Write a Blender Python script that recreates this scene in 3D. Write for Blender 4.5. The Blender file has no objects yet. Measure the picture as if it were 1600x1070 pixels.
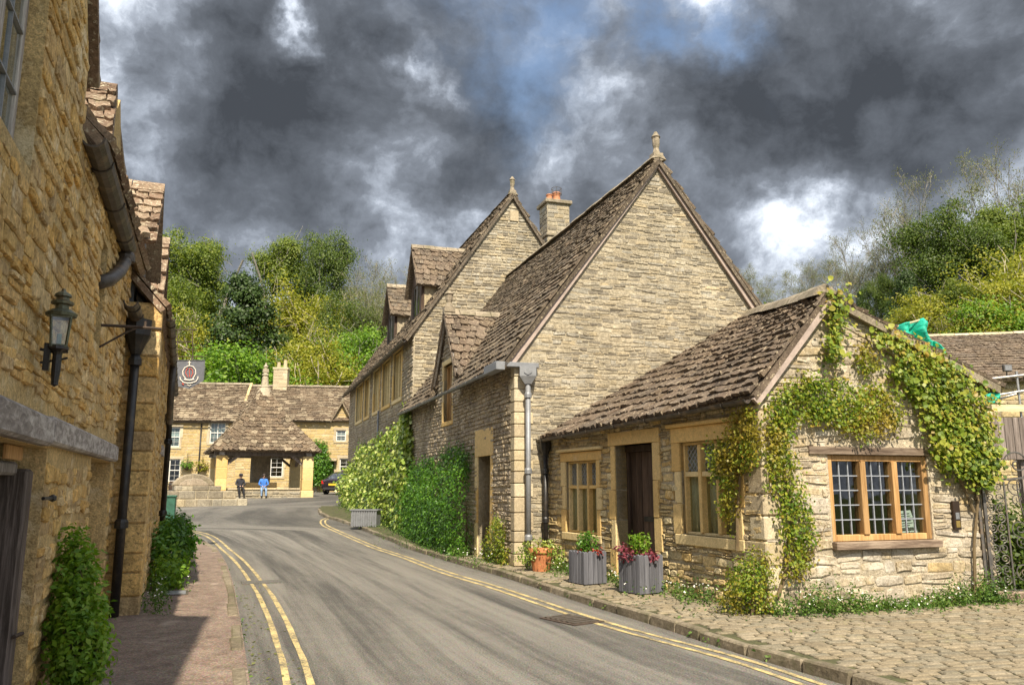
import bpy, math, random
import numpy as np
from mathutils import Vector, Matrix
random.seed(11)
SC = bpy.context.scene
COL = SC.collection

# ------------------------------------------------------------------ camera
FPX = 1250.0; TH = math.atan(223/FPX); EYE = 1.5
cam_d = bpy.data.cameras.new('camera'); cam = bpy.data.objects.new('camera', cam_d); COL.objects.link(cam)
cam_d.sensor_width = 36; cam_d.lens = FPX/1600*36; cam_d.clip_start = .05; cam_d.clip_end = 2000
cam.location = (0, 0, EYE); cam.rotation_euler = (math.pi/2+TH, 0, 0)
SC.camera = cam

# ------------------------------------------------------------------ light and sky
SUN_EL, SUN_AZ = math.radians(49), math.radians(11.5)      # azimuth measured to the right of straight behind the camera
sdir = Vector((math.sin(SUN_AZ)*math.cos(SUN_EL), -math.cos(SUN_AZ)*math.cos(SUN_EL), math.sin(SUN_EL)))
sl = bpy.data.lights.new('sun', 'SUN'); sl.energy = 2.75; sl.angle = math.radians(.6); sl.color = (1, .90, .73)
so = bpy.data.objects.new('sun', sl); COL.objects.link(so); so.rotation_euler = sdir.to_track_quat('Z', 'Y').to_euler(); so.location = (0, -20, 40)
SC.view_settings.view_transform = 'Standard'; SC.view_settings.look = 'None'
SC.view_settings.exposure = 1.58; SC.view_settings.gamma = 1; SC.view_settings.use_curve_mapping = False
SC.render.engine = 'CYCLES'
SC.cycles.max_bounces = 6; SC.cycles.transparent_max_bounces = 12; SC.cycles.use_denoising = True

CT, ST = math.cos(TH), math.sin(TH)
def ray(px, py):
    a = (px-800)/FPX; b = (535-py)/FPX
    return Vector((a, CT-b*ST, ST+b*CT))
def proj(P):
    x, y, z = P[0], P[1], P[2]-EYE
    d = y*CT+z*ST
    if d < .05: return (-9999, -9999, d)
    return (800+FPX*x/d, 535-FPX*(-y*ST+z*CT)/d, d)
def gz(y):
    return 0 if y < 20 else .034*(min(y, 45)-20)+.015*max(0, min(y, 66)-45)
def sstep(a, b, x):
    t = max(0, min(1, (x-a)/(b-a))); return t*t*(3-2*t)
def hill(x, y):
    y0 = 66-36*sstep(-6, 16, x)
    t = y-y0
    return 0 if t <= 0 else 24*(1-math.exp(-t/45))+1.2*math.sin(x*.11+1)*min(1, t/20)
def land(x, y): return gz(y)+hill(x, y)
def flat(px, py, z=.1):
    r = ray(px, py); t = (z-EYE)/r.z
    return Vector((r.x*t, r.y*t, z))
def G(px, py, off=0.):
    z = 0
    for _ in range(60):
        p = flat(px, py, z+off); z = .7*z+.3*gz(p.y)
    return Vector((p.x, p.y, gz(p.y)+off))

class NT:
    """small helper round a node tree"""
    def __init__(s, tree): s.t = tree; s.l = tree.links
    def put(s, sock, v):
        if isinstance(v, bpy.types.NodeSocket): s.l.new(v, sock)
        elif v is not None:
            if hasattr(sock, 'default_value'):
                try: sock.default_value = v
                except Exception: sock.default_value = (*v, 1) if len(v) == 3 else v
    def n(s, typ, ins=None, out=0, **props):
        nd = s.t.nodes.new('ShaderNode'+typ)
        for k, v in props.items(): setattr(nd, k, v)
        for k, v in (ins or {}).items(): s.put(nd.inputs[k], v)
        return nd.outputs[out]
    def m(s, op, a, b=0., c=0., clamp=False):
        return s.n('Math', {0: a, 1: b, 2: c}, operation=op, use_clamp=clamp)
    def vm(s, op, a, b=(0, 0, 0), out=0):
        return s.n('VectorMath', {0: a, 1: b}, out, operation=op)
    def noise(s, vec, scale, detail=4, rough=.55, dist=0., out='Fac'):
        return s.n('TexNoise', {'Vector': vec, 'Scale': scale, 'Detail': detail, 'Roughness': rough, 'Distortion': dist}, out)
    def ramp(s, fac, stops, interp='LINEAR'):
        nd = s.t.nodes.new('ShaderNodeValToRGB'); cr = nd.color_ramp; cr.interpolation = interp
        while len(cr.elements) < len(stops): cr.elements.new(.5)
        for e, (p, c) in zip(cr.elements, stops):
            e.position = p; e.color = (*c, 1) if not isinstance(c, (int, float)) else (c, c, c, 1)
        s.put(nd.inputs[0], fac); return nd.outputs[0]
    def mix(s, fac, a, b, blend='MIX'):
        nd = s.t.nodes.new('ShaderNodeMix'); nd.data_type = 'RGBA'; nd.blend_type = blend; nd.clamp_factor = True
        s.put(nd.inputs[0], fac)
        for i, v in ((6, a), (7, b)):
            if isinstance(v, tuple) and len(v) == 3: v = (*v, 1)
            s.put(nd.inputs[i], v)
        return nd.outputs[2]
    def bump(s, h, strength=.5, dist=.02, normal=None):
        return s.n('Bump', {'Height': h, 'Strength': strength, 'Distance': dist, **({'Normal': normal} if normal else {})})

def world():
    w = bpy.data.worlds.new('World'); SC.world = w; w.use_nodes = True
    t = w.node_tree; t.nodes.clear(); n = NT(t)
    sky = n.n('TexSky', sky_type='NISHITA', sun_disc=False, sun_elevation=SUN_EL, sun_rotation=math.pi-SUN_AZ, air_density=1.2, dust_density=1.5)
    blue = n.mix(1., sky, (.062, .062, .062), 'MULTIPLY')
    d = n.n('TexCoord', out='Generated')
    w1 = n.n('TexNoise', {'Vector': d, 'Scale': 4.2, 'Detail': 7, 'Roughness': .60}, 'Color')
    wv = n.vm('MULTIPLY', n.vm('SUBTRACT', w1, (.5, .5, .5)), (.40, .40, .40))
    dw = n.vm('NORMALIZE', n.vm('ADD', d, wv))
    pv = n.vm('ADD', n.vm('MULTIPLY', d, (1, 1, 1.2)), n.vm('MULTIPLY', wv, (.22, .22, .22)))
    big = n.noise(pv, 4.2, 8, .58, .15)
    fine = n.noise(n.vm('ADD', pv, (3, 7, 1)), 11., 8, .62, .1)
    t0 = n.m('MULTIPLY_ADD', n.m('SUBTRACT', big, .5), .90, n.m('MULTIPLY_ADD', n.m('SUBTRACT', fine, .5), .66, .535))
    # broad masses of cloud: (pixel direction, angular radius, thickness)
    spots = [(590, 75, .15, 0.170), (455, 40, .10, 0.106), (715, 150, .10, 0.170), (745, 225, .06, 0.127), (1250, 110, .19, 0.165), (1350, 205, .14, 0.132), (1130, 190, .10, 0.099), (1020, 20, .12, 0.088), (1530, 50, .18, 0.143), (1220, 280, .08, 0.094),
             (480, 330, .18, 0.113), (700, 280, .10, 0.142), (300, 260, .16, 0.106), (330, 100, .12, 0.071), (240, 330, .1, 0.099), (980, 330, .16, 0.099), (580, 260, .12, 0.028), (830, 250, .10, 0.071), (900, 60, .10, 0.085), (1560, 160, .12, 0.077),
             (190, 90, .08, -0.025), (270, 20, .05, -0.051), (640, 140, .034, -0.289), (528, 55, .026, -0.289), (655, 215, .07, -0.102), (800, 110, .055, -0.10), (842, 55, .040, -0.08), (1108, 60, .030, -0.08), (905, 165, .07, -0.068),
             (1235, 400, .075, -0.145), (1110, 320, .07, -0.051), (1430, 300, .12, -0.051), (430, 150, .05, -0.068), (1290, 330, .06, -0.043), (880, 200, .05, -0.051)]
    acc = t0
    for px, py, rad, amp in spots:
        v = ray(px, py).normalized()
        dt = n.vm('DOT_PRODUCT', dw, tuple(v), 1)
        e = n.m('EXPONENT', n.m('DIVIDE', n.m('SUBTRACT', dt, 1.), rad*rad*.5))
        acc = n.m('MULTIPLY_ADD', e, amp, acc)
    cl = n.ramp(acc, [(.42, (.52, .55, .59)), (.51, (.31, .335, .375)), (.59, (.160, .177, .205)), (.68, (.088, .098, .115)), (.80, (.052, .058, .068)), (1.0, (.024, .027, .032))])
    msk = n.ramp(acc, [(.30, .8), (.40, 0.)])
    for px, py, rad in ((800, 105, .065), (846, 40, .05), (1110, 55, .035), (1020, 70, .04)):
        dt = n.vm('DOT_PRODUCT', dw, tuple(ray(px, py).normalized()), 1)
        msk = n.m('MAXIMUM', msk, n.m('MULTIPLY', n.m('EXPONENT', n.m('DIVIDE', n.m('SUBTRACT', dt, 1.), rad*rad*.5)), .8))
    col = n.mix(msk, cl, blue)
    t.links.new(n.n('Background', {'Color': col, 'Strength': 1.}), t.nodes.new('ShaderNodeOutputWorld').inputs[0])
world()

# ------------------------------------------------------------------ materials
def new_mat(name):
    m = bpy.data.materials.new(name); m.use_nodes = True; m.node_tree.nodes.clear()
    return m, NT(m.node_tree)
def out(m, n, sh): m.node_tree.links.new(sh, m.node_tree.nodes.new('ShaderNodeOutputMaterial').inputs[0])
def pbsdf(n, col, rough=.8, bump=None, metal=0., spec=.3, **k):
    d = {'Base Color': (*col, 1) if isinstance(col, tuple) else col, 'Roughness': rough, 'Metallic': metal, 'Specular IOR Level': spec}
    if bump is not None: d['Normal'] = bump
    d.update(k); return n.n('BsdfPrincipled', d)
def rnd_of(n):
    a = n.n('Attribute', out='Fac', attribute_name='rnd')
    return n.m('FRACT', n.m('ADD', a, n.n('ObjectInfo', out='Random')))
def pos(n): return n.n('NewGeometry', out='Position')

def rock(name, pal, patch=None, pscale=2.2, pth=(.56, .66), fleck=None, bump=.6, grain=38, lo=.62, hi=1.25):
    """stone: a colour per piece, weathering patches, grain and relief"""
    m, n = new_mat(name); p = pos(n); r = rnd_of(n)
    k = len(pal); c = n.ramp(r, [((i+.0)/k, q) for i, q in enumerate(pal)], 'LINEAR')
    big = n.noise(p, 1.3, 5, .6); mid = n.noise(p, grain*.28, 6, .65, .3); fin = n.noise(p, grain, 7, .72)
    c = n.mix(1., c, n.ramp(big, [(.3, lo+.12), (.7, hi-.08)]), 'MULTIPLY')
    c = n.mix(1., c, n.ramp(mid, [(.28, lo), (.72, hi)]), 'MULTIPLY')
    c = n.mix(1., c, n.ramp(fin, [(.3, lo-.1), (.7, hi+.12)]), 'MULTIPLY')
    if patch:
        f = n.ramp(n.m('ADD', n.m('MULTIPLY', n.noise(p, pscale, 6, .65, .4), .75), n.m('MULTIPLY', fin, .25)), [(pth[0], 0.), (pth[1], .85)])
        c = n.mix(f, c, patch)
    if fleck:
        f = n.ramp(n.noise(n.vm('ADD', p, (5, 3, 9)), 24, 4, .65), [(.585, 0.), (.64, .85)])
        c = n.mix(f, c, fleck)
    h = n.m('ADD', n.m('MULTIPLY', mid, 1.), n.m('MULTIPLY', fin, .6))
    out(m, n, pbsdf(n, c, .92, n.bump(h, bump, .03), spec=.15)); return m

def plain(name, col, rough=.6, metal=0., var=.25, scale=9, bump=.15, spec=.4, rust=None):
    m, n = new_mat(name); p = pos(n); a = n.noise(p, scale, 6, .65); b = n.noise(p, scale*7, 4, .6)
    c = n.mix(1., tuple(col), n.ramp(a, [(.3, 1-var), (.7, 1+var)]), 'MULTIPLY')
    c = n.mix(1., c, n.ramp(b, [(.3, 1-var*.7), (.7, 1+var*.7)]), 'MULTIPLY')
    if rust: c = n.mix(n.ramp(a, [(.52, 0.), (.66, .8)]), c, rust)
    out(m, n, pbsdf(n, c, rough, n.bump(b, bump, .01), metal, spec)); return m

def wood(name, a, b, scale=14, axis=(1, 1, .06), rough=.75, bump=.5):
    m, n = new_mat(name); p = n.n('TexCoord', out='Object'); q = n.vm('MULTIPLY', p, axis)
    r = rnd_of(n)
    q = n.vm('ADD', q, n.n('CombineXYZ', {0: n.m('MULTIPLY', r, 17.), 1: n.m('MULTIPLY', r, 9.)}))
    g = n.noise(q, scale*2.6, 7, .7, .5); g2 = n.noise(q, scale*.7, 4, .6)
    c = n.ramp(n.m('ADD', n.m('MULTIPLY', g, .7), n.m('MULTIPLY', g2, .3)), [(.32, tuple(x*.55 for x in a)), (.45, a), (.62, b)])
    c = n.mix(1., c, n.ramp(r, [(0, .72), (1, 1.2)]), 'MULTIPLY')
    out(m, n, pbsdf(n, c, rough, n.bump(g, bump, .012), spec=.25)); return m

def leaf(name, pal, trans=.35, rough=.5, spec=.35, patch=None):
    m, n = new_mat(name); r = rnd_of(n); p = pos(n)
    k = len(pal)-1
    f = n.m('ADD', n.m('MULTIPLY', r, .72), n.m('MULTIPLY', n.m('SUBTRACT', n.noise(p, 1.1, 3, .6), .36), 1.), clamp=True)
    c = n.ramp(f, [(i/k, q) for i, q in enumerate(pal)])
    if patch: c = n.mix(n.ramp(n.noise(n.vm('ADD', p, (4, 1, 2)), 1.6, 4, .6), [(.52, 0.), (.64, .85)]), c, patch)
    d = pbsdf(n, c, rough, spec=spec)
    t = n.n('BsdfTranslucent', {'Color': n.mix(1., c, (1.25, 1.3, .6), 'MULTIPLY')})
    out(m, n, n.n('MixShader', {0: trans, 1: d, 2: t})); return m

def glass(name, tint=(.75, .8, .78), rough=.03):
    m, n = new_mat(name); p = pos(n)
    bm = n.bump(n.noise(p, 2.6, 2, .5), .10, .05)
    f = n.n('Fresnel', {'IOR': 1.7, 'Normal': bm})
    t = n.n('BsdfTransparent', {'Color': (*tint, 1)}); g = n.n('BsdfGlossy', {'Color': (1, 1, 1, 1), 'Roughness': rough, 'Normal': bm})
    out(m, n, n.n('MixShader', {0: n.m('MULTIPLY', n.m('ADD', f, .02), n.m('SUBTRACT', 1., n.n('NewGeometry', out='Backfacing'))), 1: t, 2: g})); return m

def asphalt(name, a, b, track=True, gscale=70, spots=None):
    m, n = new_mat(name); p = pos(n)
    uv = n.n('UVMap', uv_map='uv')
    fin = n.noise(p, gscale, 5, .75); mid = n.noise(p, 5, 6, .7, .4); vor = n.n('TexVoronoi', {'Vector': p, 'Scale': gscale*1.5}, 'Color')
    if track:
        q = n.vm('MULTIPLY', uv, (7.5, .055, 1)); st = n.noise(q, 1., 6, .64, .18)
        q2 = n.vm('MULTIPLY', uv, (26, .22, 1)); st2 = n.noise(q2, 1., 5, .7, .5)
        f = n.m('ADD', n.m('ADD', n.m('MULTIPLY', st, .68), n.m('MULTIPLY', st2, .20)), n.m('MULTIPLY', mid, .12))
        f = n.m('ADD', f, n.m('MULTIPLY', n.m('SUBTRACT', fin, .5), .42))
        c = n.ramp(f, [(.41, a), (.49, tuple((x+y)/2 for x, y in zip(a, b))), (.57, b)])
    else:
        c = n.ramp(n.m('ADD', n.m('MULTIPLY', mid, .6), n.m('MULTIPLY', fin, .4)), [(.38, a), (.62, b)])
    c = n.mix(1., c, n.ramp(fin, [(.3, .50), (.7, 1.60)]), 'MULTIPLY')
    c = n.mix(.35, c, n.mix(1., c, vor, 'MULTIPLY'))
    # hairline cracks and repairs
    cr = n.n('TexVoronoi', {'Vector': n.vm('ADD', p, n.vm('MULTIPLY', n.n('TexNoise', {'Vector': p, 'Scale': 2.}, 'Color'), (.6, .6, .6))), 'Scale': .42}, 'Distance', feature='DISTANCE_TO_EDGE')
    c = n.mix(n.ramp(n.m('ADD', cr, n.ramp(n.noise(p, .5, 3, .6), [(.5, .02), (.62, 0.)])), [(.001, .45), (.004, 0.)]), c, (.05, .045, .04))
    if spots: c = n.mix(n.ramp(n.noise(p, 2.4, 5, .7), [(.6, 0.), (.72, .6)]), c, spots)
    out(m, n, pbsdf(n, c, .78, n.bump(n.m('ADD', fin, n.m('MULTIPLY', vor, .4)), .45, .008), spec=.35)); return m

def paint_line(name, col, under):
    m, n = new_mat(name); p = pos(n)
    f = n.m('ADD', n.m('MULTIPLY', n.noise(p, 60, 4, .7), .6), n.m('MULTIPLY', n.noise(p, 4, 4, .7), .45))
    c = n.mix(n.ramp(f, [(.47, 1.), (.56, 0.)]), tuple(col), tuple(under))
    c = n.mix(1., c, n.ramp(n.noise(p, 2, 4, .6), [(.3, .75), (.7, 1.15)]), 'MULTIPLY')
    out(m, n, pbsdf(n, c, .7, n.bump(n.noise(p, 80, 4), .3, .005))); return m

def ground_mat():
    m, n = new_mat('meadow'); p = pos(n); a = n.noise(p, .35, 6, .65); b = n.noise(p, 4, 6, .7)
    c = n.ramp(n.m('ADD', n.m('MULTIPLY', a, .6), n.m('MULTIPLY', b, .4)), [(.35, (.045, .055, .018)), (.5, (.075, .10, .022)), (.65, (.13, .13, .045))])
    out(m, n, pbsdf(n, c, .95, n.bump(b, .8, .1), spec=.1)); return m

M = {}
M['rubble_warm'] = rock('honey rubble stone', [(.62, .46, .22), (.67, .52, .28), (.52, .37, .17), (.70, .58, .35), (.55, .44, .25), (.65, .45, .18), (.44, .35, .22)], (.66, .61, .50), 1.6)
M['rubble_pale'] = rock('limewashed rubble stone', [(.50, .41, .28), (.44, .34, .20), (.56, .48, .36), (.42, .31, .16), (.48, .42, .34), (.35, .29, .21)], (.62, .56, .46), 1.4, (.50, .64), fleck=(.26, .21, .14))
M['rubble_gable'] = rock('grey gold rubble stone', [(.44, .38, .27), (.38, .32, .225), (.50, .44, .325), (.32, .28, .21), (.46, .375, .24), (.42, .385, .31), (.26, .225, .17)], (.46, .41, .32), 1.2, (.54, .68), fleck=(.13, .11, .085))
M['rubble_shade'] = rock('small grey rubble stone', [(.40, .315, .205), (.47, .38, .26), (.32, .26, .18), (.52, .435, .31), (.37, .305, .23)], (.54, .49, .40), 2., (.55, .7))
M['rubble_left'] = rock('amber rubble stone', [(.70, .45, .16), (.75, .52, .22), (.62, .38, .12), (.78, .58, .30), (.66, .47, .23), (.72, .44, .14), (.54, .38, .19)], (.74, .64, .45), 2.6, (.56, .66), fleck=(.26, .18, .09), bump=1., grain=30)
M['mortar_left'] = rock('amber mortar', [(.66, .47, .21), (.68, .49, .23)], (.74, .62, .40), 3., (.54, .64), bump=1., grain=60)
M['mortar'] = rock('lime mortar', [(.45, .38, .26), (.47, .40, .28)], (.53, .47, .36), 2., bump=.9, grain=60)
M['mortar_pale'] = rock('pale lime mortar', [(.48, .40, .28), (.51, .43, .31)], (.60, .54, .44), 2., bump=.8, grain=60)
M['dressed'] = rock('dressed honey limestone', [(.70, .47, .18), (.72, .52, .24), (.64, .42, .16), (.74, .58, .31)], (.60, .50, .36), 2.4, (.58, .72), bump=.25, grain=55, lo=.82, hi=1.12)
M['quoin'] = rock('pale quoin stone', [(.56, .47, .31), (.50, .40, .24), (.60, .52, .37), (.46, .375, .25)], (.40, .36, .30), 2.2, (.60, .70), bump=.35, grain=44, lo=.78, hi=1.14)
M['tile_cottage'] = rock('brown stone slate', [(.145, .106, .077), (.185, .137, .098), (.108, .083, .063), (.22, .168, .123), (.138, .11, .085), (.165, .123, .085)], (.13, .105, .085), 3., (.56, .68), fleck=(.46, .38, .26), bump=.6)
M['tile_dark'] = rock('mossy stone slate', [(.14, .105, .074), (.185, .14, .10), (.105, .082, .060), (.22, .175, .125), (.135, .11, .085)], (.075, .062, .045), 2., (.54, .68), fleck=(.40, .33, .22), bump=.6)
M['tile_far'] = rock('speckled stone slate', [(.125, .088, .060), (.17, .122, .080), (.085, .062, .045), (.22, .165, .11), (.11, .08, .056), (.30, .24, .165)], (.08, .062, .042), 1.2, (.56, .7), fleck=(.52, .44, .31), bump=.5)
M['tile_left'] = rock('reddish stone slate', [(.22, .145, .098), (.27, .185, .125), (.17, .115, .08), (.31, .225, .155)], (.36, .31, .21), 6., (.54, .64), fleck=(.58, .52, .38), bump=.6)
M['ridge'] = rock('grey ridge stone', [(.30, .25, .18), (.36, .30, .22)], (.17, .15, .09), 3., (.5, .62), bump=.7)
M['verge'] = plain('weathered pinkish verge board', (.38, .30, .255), .8, 0, .2, 6)
M['sett'] = rock('tan stone sett', [(.235, .190, .125), (.275, .225, .15), (.195, .16, .108), (.30, .25, .175), (.22, .19, .135)], (.27, .25, .13), 1.6, (.58, .72), bump=.4, grain=50, lo=.74, hi=1.18)
M['sett_bed'] = plain('mossy sett joints', (.07, .068, .028), .95, 0, .5, 6, .8)
M['kerb'] = rock('worn kerb stone', [(.24, .195, .135), (.20, .165, .115), (.27, .225, .16)], (.11, .105, .055), 3., (.50, .62), bump=.5)
M['road'] = asphalt('worn asphalt', (.068, .063, .055), (.218, .200, .170))
M['path'] = asphalt('reddish footway tarmac', (.135, .095, .072), (.30, .225, .175), False, 60, (.42, .34, .27))
M['yellow'] = paint_line('worn yellow paint', (.56, .43, .19), (.20, .17, .11))
M['iron_cover'] = plain('worn iron cover', (.12, .10, .08), .6, .5, .4, 20, .5)
M['black_iron'] = plain('black painted cast iron', (.022, .02, .019), .42, .2, .4, 8, .3, .5, (.06, .045, .03))
M['gutter'] = plain('weathered dark gutter', (.075, .062, .05), .5, .3, .4, 6, .3, .5, (.20, .14, .09))
M['lead'] = plain('grey lead', (.235, .24, .25), .55, .35, .18, 7, .2)
M['came'] = plain('pale lead came', (.40, .42, .46), .5, .4, .15, 20, .1)
M['gate_iron'] = plain('grey wrought iron', (.135, .125, .115), .5, .5, .3, 14, .3, .5, (.22, .16, .11))
M['copper'] = plain('dull verdigris brass', (.115, .125, .085), .45, .6, .4, 18, .3, .5, (.14, .09, .045))
M['oak_dark'] = wood('dark oak', (.052, .033, .022), (.13, .085, .06))
M['oak_aged'] = wood('aged dark oak', (.07, .055, .045), (.19, .155, .135), 18, (1, 1, .06))
M['oak_grey'] = wood('silvered oak', (.20, .175, .155), (.46, .42, .38), 18, (1, 1, .06))
M['beam'] = wood('silvered oak beam', (.24, .21, .19), (.56, .52, .48), 8, (1, .12, 1), bump=.8)
M['oak_warm'] = wood('orange oak', (.36, .20, .075), (.56, .34, .15), 12)
M['board'] = wood('weathered board', (.17, .135, .115), (.36, .30, .265), 14)
M['sill_wood'] = wood('grey timber sill', (.15, .105, .075), (.34, .26, .19), 10, (.1, .1, 1))
M['planter'] = wood('slate painted wood', (.115, .115, .13), (.17, .17, .19), 12)
M['white'] = plain('off white paint', (.72, .70, .65), .6, 0, .1)
M['cream_wall'] = rock('sunny limestone', [(.54, .405, .185), (.49, .355, .15), (.58, .45, .24), (.47, .345, .16)], (.54, .45, .29), 1., (.56, .7), bump=.4, grain=20, lo=.8, hi=1.12)
M['terracotta'] = plain('terracotta', (.50, .19, .08), .75, 0, .25, 12)
M['pot_clay'] = plain('clay chimney pot', (.46, .20, .10), .8, 0, .3, 12)
M['curtain'] = plain('cream curtain', (.72, .64, .46), .9, 0, .15, 8)
M['lace'] = plain('grey lace curtain', (.55, .57, .60), .9, 0, .2, 14)
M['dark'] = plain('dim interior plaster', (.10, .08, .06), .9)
M['paper'] = plain('white card', (.80, .80, .77), .6, 0, .05)
M['green_paint'] = plain('green painted metal', (.045, .13, .09), .5, .2, .3)
M['sign_face'] = plain('slate grey sign paint', (.115, .12, .135), .6, 0, .2, 14)
M['sign_white'] = plain('white sign paint', (.74, .68, .58), .6, 0, .1)
M['sign_red'] = plain('red sign paint', (.52, .10, .07), .6, 0, .1)
M['net'] = plain('green debris netting', (.015, .40, .27), .6, 0, .3, 8)
M['steel'] = plain('galvanised scaffold tube', (.42, .41, .39), .4, .7, .25, 12)
M['plank_new'] = wood('scaffold board', (.55, .42, .25), (.72, .58, .38), 8, (.1, .1, 1))
M['panel_blk'] = plain('dark bronze panel', (.05, .032, .022), .35, .4, .2)
M['brass'] = plain('brass', (.55, .38, .12), .35, .8, .2)
M['rust'] = plain('rusty iron', (.085, .06, .045), .8, .3, .4, 25, .5)
M['bark'] = plain('grey bark', (.22, .20, .165), .9, 0, .4, 3, .8)
M['bark_pale'] = plain('pale bark', (.42, .36, .27), .9, 0, .35, 3, .8)
M['twig'] = plain('brown twig', (.16, .115, .06), .9, 0, .3)
M['glass'] = glass('old window glass')
M['soil'] = plain('dark soil', (.04, .03, .02), .95, 0, .4, 20, .8)
M['ground'] = ground_mat()
M['lf_bush'] = leaf('glossy bush leaf', [(.03, .09, .010), (.065, .17, .016), (.12, .27, .025), (.24, .40, .06)], .38, .4, .45)
M['lf_dark'] = leaf('dark ivy leaf', [(.018, .05, .012), (.04, .10, .018), (.065, .15, .025), (.12, .21, .05)], .25, .35, .5)
M['lf_ivy'] = leaf('variegated ivy leaf', [(.05, .10, .015), (.12, .20, .025), (.26, .36, .05), (.44, .50, .12), (.60, .60, .26)], .25, .4, .45)
M['lf_rose'] = leaf('climbing rose leaf', [(.05, .11, .012), (.12, .20, .018), (.23, .30, .028), (.36, .36, .045), (.45, .24, .05)], .4, .45, .35, (.34, .25, .04))
M['lf_vine'] = leaf('vine leaf', [(.045, .085, .010), (.12, .19, .018), (.24, .31, .03), (.40, .40, .06), (.34, .20, .04)], .4, .45, .4)
M['lf_weed'] = leaf('low weed leaf', [(.025, .06, .01), (.06, .13, .018), (.11, .20, .03), (.20, .26, .06)], .35, .6)
M['lf_spring'] = leaf('spring tree leaf', [(.06, .095, .014), (.11, .16, .018), (.17, .22, .025), (.25, .27, .04)], .4)
M['lf_mid'] = leaf('mid green tree leaf', [(.034, .062, .008), (.065, .105, .012), (.10, .15, .017), (.15, .19, .026)], .35)
M['lf_conifer'] = leaf('evergreen spray', [(.016, .035, .006), (.03, .06, .009), (.05, .09, .012), (.075, .12, .02)], .2)
M['lf_bright'] = leaf('bright green leaf', [(.06, .14, .012), (.12, .24, .018), (.19, .32, .025), (.28, .38, .05)], .4)
M['lf_yellow'] = leaf('yellow green leaf', [(.14, .17, .018), (.23, .25, .022), (.33, .32, .03), (.42, .37, .05)], .4)
M['lf_bud'] = leaf('pale opening bud', [(.10, .11, .035), (.15, .16, .05), (.20, .21, .07), (.14, .18, .04)], .35)
M['daisy'] = plain('white petals', (.82, .80, .74), .7, 0, .08)
M['pinkish'] = leaf('purple heuchera leaf', [(.10, .02, .035), (.20, .04, .06), (.34, .09, .12)], .3)
M['red_fl'] = leaf('red begonia leaf', [(.20, .015, .015), (.42, .03, .02), (.55, .07, .03)], .3)
M['blossom'] = leaf('cream blossom', [(.45, .40, .26), (.62, .58, .42), (.75, .70, .55)], .3)
M['skin'] = plain('skin', (.58, .36, .26), .6, 0, .05)
M['hair'] = plain('dark hair', (.035, .025, .02), .6)
M['jk_dark'] = plain('dark jacket', (.03, .03, .038), .8)
M['jk_blue'] = plain('bright blue jacket', (.05, .18, .55), .7)
M['jean'] = plain('pale blue jeans', (.22, .32, .48), .85)
M['trouser'] = plain('black trousers', (.022, .022, .026), .85)
M['shoe'] = plain('black shoes', (.018, .016, .015), .5)
M['car_paint'] = plain('dark plum car paint', (.030, .022, .030), .18, .3, .05, 4, 0, .6)
M['car_paint2'] = plain('dark green car paint', (.016, .030, .030), .18, .3, .05, 4, 0, .6)
M['car_glass'] = plain('dark car glass', (.02, .025, .03), .06, 0, .02, 4, 0, .8)
M['tyre'] = plain('tyre rubber', (.02, .02, .02), .85)
M['rim'] = plain('alloy rim', (.5, .5, .52), .3, .8, .05)
M['tail'] = plain('red lamp lens', (.45, .015, .012), .2, 0, .05)
M['plate'] = plain('yellow number plate', (.70, .50, .04), .5, 0, .05)
M['chrome'] = plain('chrome', (.65, .65, .66), .15, 1., .05)
M['rubber_blk'] = plain('black plastic', (.03, .03, .03), .6)

# ------------------------------------------------------------------ object helpers
def tag(o, label=None, cat=None, group=None, kind=None):
    if label: o['label'] = label
    if cat: o['category'] = cat
    if group: o['group'] = group
    if kind: o['kind'] = kind
    return o
def emp(name, label, cat, loc=(0, 0, 0), group=None):
    o = bpy.data.objects.new(name, None); COL.objects.link(o); o.location = loc; o.empty_display_size = .2
    return tag(o, label, cat, group)
def base_of(par):
    b = Vector((0, 0, 0))
    while par is not None: b += par.location; par = par.parent
    return b
def copy_tree(o, parent=None):
    c = o.copy(); COL.objects.link(c)
    if parent is not None: c.parent = parent
    for ch in list(o.children): copy_tree(ch, c)
    return c

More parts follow.
